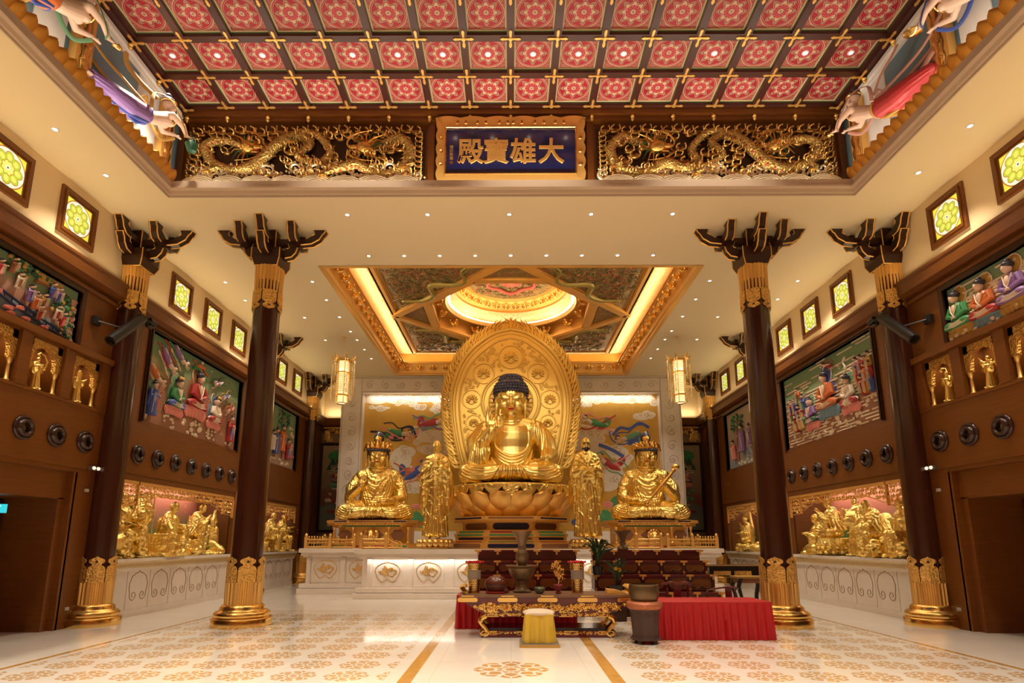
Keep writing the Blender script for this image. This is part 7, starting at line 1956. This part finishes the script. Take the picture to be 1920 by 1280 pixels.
G().lathe([(.05, 0), (.06, .01), (.035, .04), (.075, .09), (.085, .14), (.07, .16), (.01, .15)], 20).obj('pot', simple('pot_red', (.22, .02, .03), .25), t, smooth=True)
g = G(); rnd = random.Random(12); g.tube([(0, 0, .14), (.01, 0, .3), (-.01, 0, .46)], [.012, .01, .006], 6)
for k in range(26):
    a, h = rnd.uniform(0, TAU), rnd.uniform(.2, .5); L = rnd.uniform(.05, .12); e = (L*cos(a), L*sin(a), h+.04)
    g.tube([(0, 0, h-.04), e], [.006, .003], 4)
    for j in range(4): g.sphere((e[0]+rnd.uniform(-.03, .03), e[1]+rnd.uniform(-.03, .03), e[2]+rnd.uniform(-.03, .03)), rnd.uniform(.008, .016), 6, 4)
g.obj('branches', M['gold'], t, smooth=True)
t = thing('stone_bowl', 'small round mottled green bowl on the table', 'bowl', (.50, 10.40, .702))
G().lathe([(.05, 0), (.06, .01), (.095, .05), (.10, .09), (.08, .12), (.07, .12), (.08, .08), (.01, .03)], 24).obj('bowl', simple('mottled_green', (.10, .11, .06), .25, vary=(14, .6)), t, smooth=True)
t = thing('open_book_rest', 'low gilt book rest lying on the right end of the table', 'stand', (1.83, 10.36, .702))
g = G(); g.prism([(-.17, .0), (.17, .0), (.17, .02), (.0, .07), (-.17, .09)], -.10, .12, 'y'); g.obj('slope', M['gold_paint'], t)
# plants on the table's far side
def plant(x, y, z, h, n_, lab, flowers, seed):
    t = thing('potted_plant', lab, 'plant', (x, y, z)); rnd = random.Random(seed)
    G().lathe([(.09, 0), (.10, .01), (.125, .17), (.135, .19), (.12, .19), (.11, .15), (.01, .14)], 20).obj('pot', M['black'], t, smooth=True)
    g = G()
    for k in range(n_):
        a = rnd.uniform(0, TAU); L = h*rnd.uniform(.6, 1.0); b = rnd.uniform(.10, .42)*h; w_ = rnd.uniform(.012, .02)
        pts = smoothpts([(0, 0, .14), (b*.3*cos(a), b*.3*sin(a), .14+L*.55), (b*.8*cos(a), b*.8*sin(a), .14+L*.9), (b*1.5*cos(a), b*1.5*sin(a), .14+L*rnd.uniform(.72, 1.05))], 4)
        g.tube(pts, [w_*.7]+[w_]*(len(pts)-3)+[w_*.6, .001], 5, .25)
    g.obj('leaves', M['leaf'], t, smooth=True)
    if flowers:
        g = G(); g.tube(smoothpts([(0, 0, .14), (-.03, -.02, h*.7), (-.02, -.05, h*1.02)], 4), .006, 5)
        o = g.obj('flower_stem', M['p_green'], t)
        for k in range(flowers):
            a = rnd.uniform(0, TAU); c = (-.02+.07*cos(a), -.06+.03*sin(a), h*rnd.uniform(.82, 1.06)); g = G()
            for j in range(5): b = TAU*j/5; g.sphere((c[0]+.022*cos(b), c[1]-.004, c[2]+.022*sin(b)), (.020, .007, .020), 7, 5)
            g.obj('blossom', M['blossom'], t, smooth=True)
# ---------------------------------------------------------------- two tiered dark red stands
def tiered(x0, x1, xs1, y, lab, cells):
    t = thing('tiered_stand', lab, 'stand', (0, y, 0), group='tiered altar stands')
    tiers = [(0, .12, 1.05), (.10, .50, .90), (.50, .86, .60), (.86, 1.16, .35), (1.16, 1.40, .12)]
    def ext(k): e = xs1*(4-k)*.5; return x0-.0*k, x1+e
    for k, (z0, z1, dep) in enumerate(tiers[1:]):
        a, b = ext(k+1); yf = -dep
        G().box(a, b, yf, .12, z0, z1-.03).obj('tier_body', DR if k == 3 else M['wood_dark'], t)
        g = G(); g.box(a-.03, b+.03, yf-.04, .14, z1-.05, z1); g.obj('tier_ledge', DR, t, bevel=.008)
        n_ = cells; w_ = (b-a)/n_
        if k < 3:
            g = G(); g.box(a, b, yf-.012, yf, z0+.02, z0+.06); g.box(a, b, yf-.012, yf, z1-.10, z1-.05)
            for j in range(n_+1): g.box(a+w_*j-.03, a+w_*j+.03, yf-.012, yf, z0, z1-.05)
            g.obj('red_framework', DR, t)
            pa = G(); ol = G()
            for j in range(n_):
                cx = a+w_*(j+.5); hw = w_*.5-.05; zc = (z0+z1)/2-.02; hh = (z1-z0)/2-.07
                half = [(0, .55), (.5, .62), (.85, .9), (1.0, .35), (1.0, -.2), (.82, -.75), (.55, -.9), (.45, -.75), (.25, -.8), (.12, -.55), (0, -.15)]
                half = [(0, .95), (.35, 1.0), (.7, .95), (.95, .6), (1.0, .1), (.9, -.5), (.68, -.85), (.5, -.9), (.36, -.72), (.2, -.72), (.1, -.5), (0, -.3)]
                pts = [(cx+u*hw, zc+v*hh) for u, v in half]+[(cx-u*hw, zc+v*hh) for u, v in half[-2:0:-1]]
                m_ = len(pts); c_ = len(pa.v)
                pa.add([(cx, yf-.006, zc+hh*.25)]+[(u, yf-.006, v) for u, v in pts], [(0, i+1, (i+1) % m_+1) for i in range(m_)])
                ol.tube([(u, yf-.010, v) for u, v in pts], .006, 4, close=True)
            pa.obj('shaped_panels', M['panelwood'], t); ol.obj('gilt_outlines', simple('thin_gilt_%d%d' % (k, int(x0*10)), (.55, .38, .2), .35, .7), t)
        gm = G()
        for j in range(n_+1):
            xx = a+w_*j; 
            gm.prism([(xx-.075, z1-.04), (xx+.075, z1-.04), (xx+.085, z1-.02), (xx+.075, z1+.004), (xx-.075, z1+.004), (xx-.085, z1-.02)], yf-.05, yf-.035, 'y')
            gm.box(xx-.022, xx+.022, yf-.045, yf-.03, z1-.11, z1-.04); 
            if k < 3: gm.box(xx-.022, xx+.022, yf-.02, yf-.01, z0+.01, z0+.07)
        gm.obj('gilt_mounts', M['gold_paint'], t)
    a, b = ext(0)
    g = G(); g.box(x0-.05, x1+xs1*2.2+.05, -1.12, .14, 0, .06); g.box(x0-.02, x1+xs1*2.2+.02, -1.06, .12, .06, .10); g.obj('plinth', M['wood_dark'], t)
    return t
tiered(-.78, 1.54, .0, 14.0, 'tiered dark red stand behind the incense burner, left one', 5)
tiered(1.92, 4.45, .12, 14.0, 'tiered dark red stand on the right, wider one', 5)
plant(1.93, 12.55, .90, .72, 46, 'tall grassy potted plant on the right tiered stand', 0, 1)
plant(2.20, 12.3, .52, .60, 34, 'potted orchid with yellow blossoms before the right tiered stand', 4, 2)
G().box(2.05, 2.35, 12.15, 12.45, 0, .51).obj('plant_stool', M['wood_dark']); tag(bpy.data.objects['plant_stool'], 'plain dark stool under the yellow orchid', 'stool')
bpy.data.objects['potted_plant'].location = (1.95, 13.25, .86)
t = thing('bronze_vase', 'flared bronze vase on top of the right tiered stand', 'vase', (2.66, 13.95, 1.40))
G().lathe([(.12, 0), (.135, .02), (.12, .07), (.07, .12), (.085, .17), (.06, .20), (.09, .27), (.15, .37), (.215, .43), (.22, .445), (.19, .44), (.08, .30), (.01, .28)], 28).obj('body', M['bronze'], t, smooth=True)
# ---------------------------------------------------------------- dark side table with a smaller table before it
t = thing('side_table', 'black altar side table with carved frieze, right of the tiered stands', 'table', (5.30, 14.1, 0))
g = G(); g.box(-.72, .72, -.3, .3, 1.0, 1.05); g.obj('tabletop', M['black'], t); G().box(-.70, .66, -.302, -.29, 1.035, 1.052).obj('brass_edge', M['gold_paint'], t)
g = G(); g.box(-.66, .66, -.27, .27, .80, 1.0); g.obj('apron', M['black'], t)
for x in (-.36, .12, ): G().box(x-.2, x+.2, -.28, -.268, .82, .92).obj('carved_frieze', GC_, t)
for sx in (-1, 1):
    for sy in (-1, 1): g = G(); g.tube(smoothpts([(sx*.60, sy*.22, .85), (sx*.66, sy*.24, .6), (sx*.60, sy*.22, .3), (sx*.64, sy*.24, .0)], 4), [.05]*12+[.04], 8); g.obj('leg', M['black'], t, smooth=True)
t = thing('small_table', 'small dark table with brass edge before the black side table', 'table', (5.45, 13.2, 0))
g = G(); g.box(-.50, .50, -.22, .22, .80, .84); g.obj('tabletop', M['p_ochre'], t); g = G(); g.box(-.46, .30, -.20, .20, .70, .80); g.obj('apron', M['p_earth'], t)
for sx in (-1, 1):
    for sy in (-1, 1): g = G(); g.tube([(sx*.40, sy*.17, .80), (sx*.46, sy*.18, .62), (sx*.38, sy*.17, .3), (sx*.42, sy*.18, .0)], [.05, .045, .035, .04], 8); g.obj('leg', M['black'], t, smooth=True)
# ---------------------------------------------------------------- chairs behind the red table
def chair(x, y, rz, lab, rail):
    t = thing('altar_chair', lab, 'chair', (x, y, 0), R(rz), 'dark chairs behind the red table')
    G().box(-.24, .24, -.22, .22, .42, .46).obj('seat', M['wood_dark'], t)
    for sx in (-1, 1):
        for sy in (-1, 1): g = G(); g.tube([(sx*.22, sy*.2, 0), (sx*.22, sy*.2, .43)], .02, 8); g.obj('leg', M['wood_dark'], t)
    g = G()
    if rail == 'round': g.tube(smoothpts([(-.26, .18, .45), (-.27, .15, .66), (-.2, -.16, .72), (0, -.24, .76), (.2, -.16, .72), (.27, .15, .66), (.26, .18, .45)], 5), .02, 8); g.box(-.06, .06, -.24, -.22, .46, .75)
    else:
        for sx in (-1, 1): g.tube([(sx*.2, -.2, .45), (sx*.2, -.24, .80)], .018, 7)
        g.tube(smoothpts([(-.30, -.24, .80), (-.12, -.25, .84), (0, -.25, .81), (.12, -.25, .84), (.30, -.24, .80)], 4), .022, 7); g.box(-.07, .07, -.25, -.22, .46, .80)
    g.obj('backrest', M['redwood'], t, smooth=True)
chair(3.12, 11.4, 0, 'dark carved chair behind the middle of the red table', 'yoke'); chair(4.10, 11.45, 0, 'dark round-backed chair behind the right end of the red table', 'round')
# ---------------------------------------------------------------- draped tables
def skirted(name, lab, x0, x1, y0, y1, h, mat, pleat, flare=.03, topmat=None, tag_='table', group=None, sag=0):
    t = thing(name, lab, tag_, ((x0+x1)/2, (y0+y1)/2, 0), group=group)
    hx, hy = (x1-x0)/2, (y1-y0)/2
    per = []; n1, n2 = max(8, int(2*hx/pleat*6)), max(8, int(2*hy/pleat*6))
    for k in range(n1): per.append((-hx+2*hx*k/n1, -hy, 0, -1))
    for k in range(n2): per.append((hx, -hy+2*hy*k/n2, 1, 0))
    for k in range(n1): per.append((hx-2*hx*k/n1, hy, 0, 1))
    for k in range(n2): per.append((-hx, hy-2*hy*k/n2, -1, 0))
    rows = 9; vs = []; fs = []; n = len(per); rnd = random.Random(int(x0*10)); ph = [rnd.uniform(-.5, .5) for _ in range(n)]
    for i in range(rows):
        v = i/(rows-1); z = h*(1-v)+.004
        for k, (x, y, nx, ny) in enumerate(per):
            w_ = sin(TAU*k/6+ph[k]*.5+sin(k*.13)*1.2); a = (.004+.022*min(1, v*2.2))*w_+flare*v+.010*sin(k*.21+3*v)*v
            vs.append((x+nx*a+sag*v*ny*.02, y+ny*a, z))
    for i in range(rows-1):
        for k in range(n): k2 = (k+1) % n; fs.append((i*n+k, i*n+k2, (i+1)*n+k2, (i+1)*n+k))
    g = G(); g.add(vs, fs); o = g.obj('cloth_skirt', mat, t, smooth=True, angle=80)
    g = G(); g.box(-hx-.004, hx+.004, -hy-.004, hy+.004, h-.012, h+.008); g.obj('cloth_top', topmat or mat, t, bevel=.006)
    return t
skirted('red_draped_table', 'long low table under a pleated red satin cloth, right of the bell', 2.42, 4.34, 9.95, 10.75, .60, M['red'], .13)
skirted('red_draped_table', 'red draped table mostly hidden behind the offering table', -1.02, 1.2, 11.15, 11.75, .60, M['red'], .13)
# ---------------------------------------------------------------- kneeler
t = thing('kneeling_stool', 'kneeling stool with a gold pleated skirt and cream cushion', 'stool', (.44, 9.52, 0))
G().box(-.31, .31, -.30, .28, 0, .045).obj('base_board', M['p_ochre'], t); G().box(-.30, .30, -.29, .27, .045, .05).obj('grey_top', simple('grey_mat', (.16, .14, .12), .7), t)
k_ = skirted('tmp', '', .44-.22, .44+.22, 9.52-.19, 9.52+.19, .42, M['yellow'], .16, .02)
for ch in list(k_.children): ch.parent = t; ch.location = (0, 0, .05)
bpy.data.objects.remove(k_)
g = G(); vs = []; 
g.sphere((0, 0, .49), (.26, .23, .055), 24, 10); g.box(-.22, .22, -.19, .19, .455, .50); fuse('cushion', g, .014, simple('cream_cloth', (.66, .52, .38), .7), t, 6)
# ---------------------------------------------------------------- great bell on its stand
t = thing('bell_stand', 'octagonal dark bell stand on short feet', 'stand', (2.16, 9.68, 0))
def octp(r, z0, z1, g, r2=None):
    r2 = r2 or r; n = 8; vs = [(r*cos(TAU*(k+.5)/n), r*sin(TAU*(k+.5)/n), z0) for k in range(n)]+[(r2*cos(TAU*(k+.5)/n), r2*sin(TAU*(k+.5)/n), z1) for k in range(n)]
    g.add(vs, [tuple(range(n))[::-1], tuple(range(n, 2*n))]+[(k, (k+1) % n, n+(k+1) % n, n+k) for k in range(n)])
SB = simple('stand_brown', (.065, .032, .026), .5)
g = G(); octp(.205, .12, .48, g, .235); octp(.225, .09, .12, g, .215); octp(.245, .06, .09, g); octp(.24, .48, .53, g, .25); g.obj('body', SB, t)
for k in range(4):
    a = TAU*(k+.5)/4; g = G(); g.box(.17*cos(a)-.03, .17*cos(a)+.03, .17*sin(a)-.03, .17*sin(a)+.03, 0, .065); g.obj('foot', SB, t)
t = thing('bell_cushion', 'round patterned copper-red cushion under the bronze bowl bell', 'cushion', (2.16, 9.68, .53))
n = NT('brocade_copper'); n.coord(); v = n.voronoi(38); h = n.noise(30, 2, dist=2); n.set('Base Color', n.mix(h, (.30, .04, .02), (.62, .26, .12))).set('Metallic', .35).set('Roughness', .4).bump(h, .5, .008)
g = G(); g.tube([(.215*cos(a), .215*sin(a), .06) for a in [TAU*k/40 for k in range(40)]], .068, 12, close=True, flat=1.2); g.lathe([(.2, .02), (.2, .09)], 24); g.obj('ring', n.m, t, smooth=True)
t = thing('bowl_bell', 'large bronze bowl bell resting on the patterned cushion', 'bell', (2.16, 9.68, .60))
g = G(); g.lathe([(.02, .02), (.12, .02), (.20, .05), (.232, .10), (.245, .18), (.242, .26), (.232, .305), (.236, .315), (.222, .318), (.225, .26), (.22, .15), (.12, .06), (.02, .05)], 48); g.obj('bowl', simple('bell_bronze', (.17, .115, .06), .36, .75, bump=(24, .2)), t, smooth=True)
# ---------------------------------------------------------------- hanging crystal lanterns
CR = simple('crystal_gold', (.95, .72, .34), .12, .7)
EL = emis('lantern_light', (1, .74, .36), .7)
for s in (-1, 1):
    t = thing('hanging_lantern', 'gilt hexagonal hanging lantern with crystal strands, %s side' % SIDE[s], 'chandelier', (s*5.55, 18.28, 0), group='hanging lanterns')
    G().cyl((0, 0, 7.62), (0, 0, HC-.01), .008, n=6).obj('rod', M['gold_soft'], t)
    G().lathe([(.0, HC-.03), (.06, HC-.02), (.07, HC-.005)], 16).obj('ceiling_rose', M['gold_soft'], t, smooth=True)
    g = G(); n = 6
    hexr = lambda r, z: [(r*cos(TAU*k/n), r*sin(TAU*k/n), z) for k in range(n)]
    for z0, z1, r0, r1 in ((7.50, 7.58, .30, .18), (7.44, 7.50, .26, .30), (7.05, 7.09, .22, .22), (6.28, 6.33, .20, .20), (6.02, 6.06, .16, .16)):
        A, B = hexr(r0, z0), hexr(r1, z1); g.add(A+B, [tuple(range(n))[::-1], tuple(range(n, 2*n))]+[(k, (k+1) % n, n+(k+1) % n, n+k) for k in range(n)])
    for k in range(n):
        a = TAU*k/n; g.tube([(.20*cos(a), .20*sin(a), 7.48), (.20*cos(a), .20*sin(a), 6.05)], .013, 5)
        for j in range(4): g.sphere(((.30+.03*j)*cos(a), (.30+.03*j)*sin(a), 7.56+.03*j), .028-.003*j, 6, 5)
        g.tube([(.22*cos(a), .22*sin(a), 7.5), (.34*cos(a), .34*sin(a), 7.52), (.40*cos(a), .40*sin(a), 7.62)], [.03, .025, .01], 6)
    g.obj('frame', M['gold'], t)
    g = G()
    for z0, z1 in ((7.10, 7.44), (6.34, 7.04), (6.07, 6.27)): A, B = hexr(.17, z0), hexr(.17, z1); g.add(A+B, [(k, (k+1) % n, n+(k+1) % n, n+k) for k in range(n)])
    g.obj('lit_panels', EL, t)
    rnd = random.Random(3)
    for k in range(n):
        a = TAU*(k)/n; g = G()
        for dx in (-.035, .035):
            z = 7.46
            while z > 6.10+.2*rnd.random(): q = rnd.uniform(.012, .022); g.sphere((.37*cos(a)-dx*sin(a), .37*sin(a)+dx*cos(a), z), (q, q, q*1.4), 6, 4); z -= .05
        o = g.obj('crystal_strand', CR, t, smooth=True)
    g = G()
    for k in range(36): a = TAU*k/36; [g.sphere((.205*cos(a), .205*sin(a), 6.98-.062*j), (.011, .011, .028), 5, 4) for j in range(10)]
    o = g.obj('crystal_fringe', CR, t, smooth=True)
    L = bpy.data.lights.new('lantern_glow', 'POINT'); L.energy = 12; L.color = WARM; L.shadow_soft_size = .25; lo = bpy.data.objects.new('lantern_glow', L); COL.objects.link(lo); lo.location = (s*5.55, 18.28, 5.9)
# ---------------------------------------------------------------- speakers, cameras and small fittings
for s in (-1, 1):
    t = thing('wall_speaker', 'black column speaker tilted on a bracket beside the %s wall column' % SIDE[s], 'speaker', (s*7.86, 11.12, 5.86))
    g = G(); a, b = Vector((0, -.42, -.40)), Vector((0, .42, .40)); g.cyl(a, b, .105, .105, 28); g.obj('body', M['black'], t, smooth=True)
    g = G(); d = (a-b).normalized(); g.cyl(a+d*.001, a+d*.006, .08, .08, 20); g.sphere(a+d*.006+Vector((0, 0, -.03)), .012, 6, 5); g.obj('front_grille', M['glassdark'], t)
    g = G(); g.cyl((0, 0, 0), (s*.38, -.30, .06), .018, n=8); g.box(s*.38, s*.46, -.40, -.22, -.02, .14); g.cyl((s*.38, -.30, .06), (s*.38, -.30, .16), .02, n=8); g.obj('bracket', M['black'], t)
    t = thing('accent_light', 'small black spotlight bracketed behind the %s wall speaker' % SIDE[s], 'spotlight', (s*7.98, 12.15, 6.36))
    g = G(); g.cyl((0, -.18, .05), (0, .02, .0), .055, .06, 16); g.obj('head', M['black'], t, smooth=True); g = G(); g.cyl((0, -.02, 0), (s*.12, -.02, .0), .02, n=8); g.cyl((0, .0, 0), (0, -.32, .02), .02, n=8); g.box(s*.10, s*.13, -.1, .1, -.08, .08); g.obj('arm', M['black'], t)
    t = thing('emergency_light', 'twin-lamp emergency light near the %s wall column' % SIDE[s], 'lamp', (s*(W-.055), 11.28, 3.02))
    g = G(); g.box(-.05, .05, -.12, .12, -.04, .04); g.obj('housing', simple('housing_grey_%d' % s, (.12, .10, .09), .4), t, bevel=.01)
    for q in (-1, 1): g = G(); g.sphere((-s*.05, q*.06, 0), (.03, .045, .035), 12, 8); g.obj('lamp_head', emis('emergency_lens_%d%d' % (s, q), (.9, .8, .65), .6), t, smooth=True)
    g = G(); g.box(-.02, .02, -.04, .04, -.03, .03); o = g.obj('wall_switch', M['silver_'] if 'silver_' in M else M['p_silver'], loc=(s*(W-.02), 11.22, 2.58), bevel=.005); tag(o, 'small metal switch plate under the %s emergency light' % SIDE[s], 'switch')
    g = G(); g.box(-.02, .02, -.035, .035, -.03, .03); o = g.obj('power_socket', M['p_silver'], loc=(s*(W-.02), 11.12, .36), bevel=.005); tag(o, 'small metal socket low on the %s door jamb' % SIDE[s], 'socket')
# exit sign in the left entrance
t = thing('exit_sign', 'lit blue-green EXIT sign inside the left entrance', 'sign', (-8.95, 9.86, 2.16)); t.rotation_euler.z = R(38)
g = G(); g.box(-.24, .24, -.02, .02, -.075, .075); g.obj('panel', emis('exit_blue', (.02, .42, .50), .9), t)
WL = emis('exit_white', (.9, 1, .95), 1.6)
text('EXIT', .13, .02, 0, WL, t, .001, .002, y=-.024, name='lettering', bev=0)
g = G(); g.cyl((0, 0, .075), (0, 0, .22), .008, n=6); g.obj('hanger', M['black'], t)
for s, y in ((-1, 22.55),):
    t = thing('wall_buttons', 'two small red alarm fittings by the far left column', 'alarm', (s*(W-.03), y, 2.02))
    for z in (0, -.12): g = G(); g.lathe([(.045, 0), (.05, .03), (.03, .05), (.0, .055)], 14, M_=Matrix.Translation((0, 0, z)) @ Euler((0, PI/2*(1), 0)).to_matrix().to_4x4()); g.obj('red_button', M['p_crimson'], t, smooth=True)
g = G(); g.box(-.10, .10, -.015, .015, 0, .006); o = g.obj('floor_vent', M['p_silver'], loc=(-4.95, 16.55, 0)); tag(o, 'small metal floor outlet at the left foot of the dais', 'outlet')
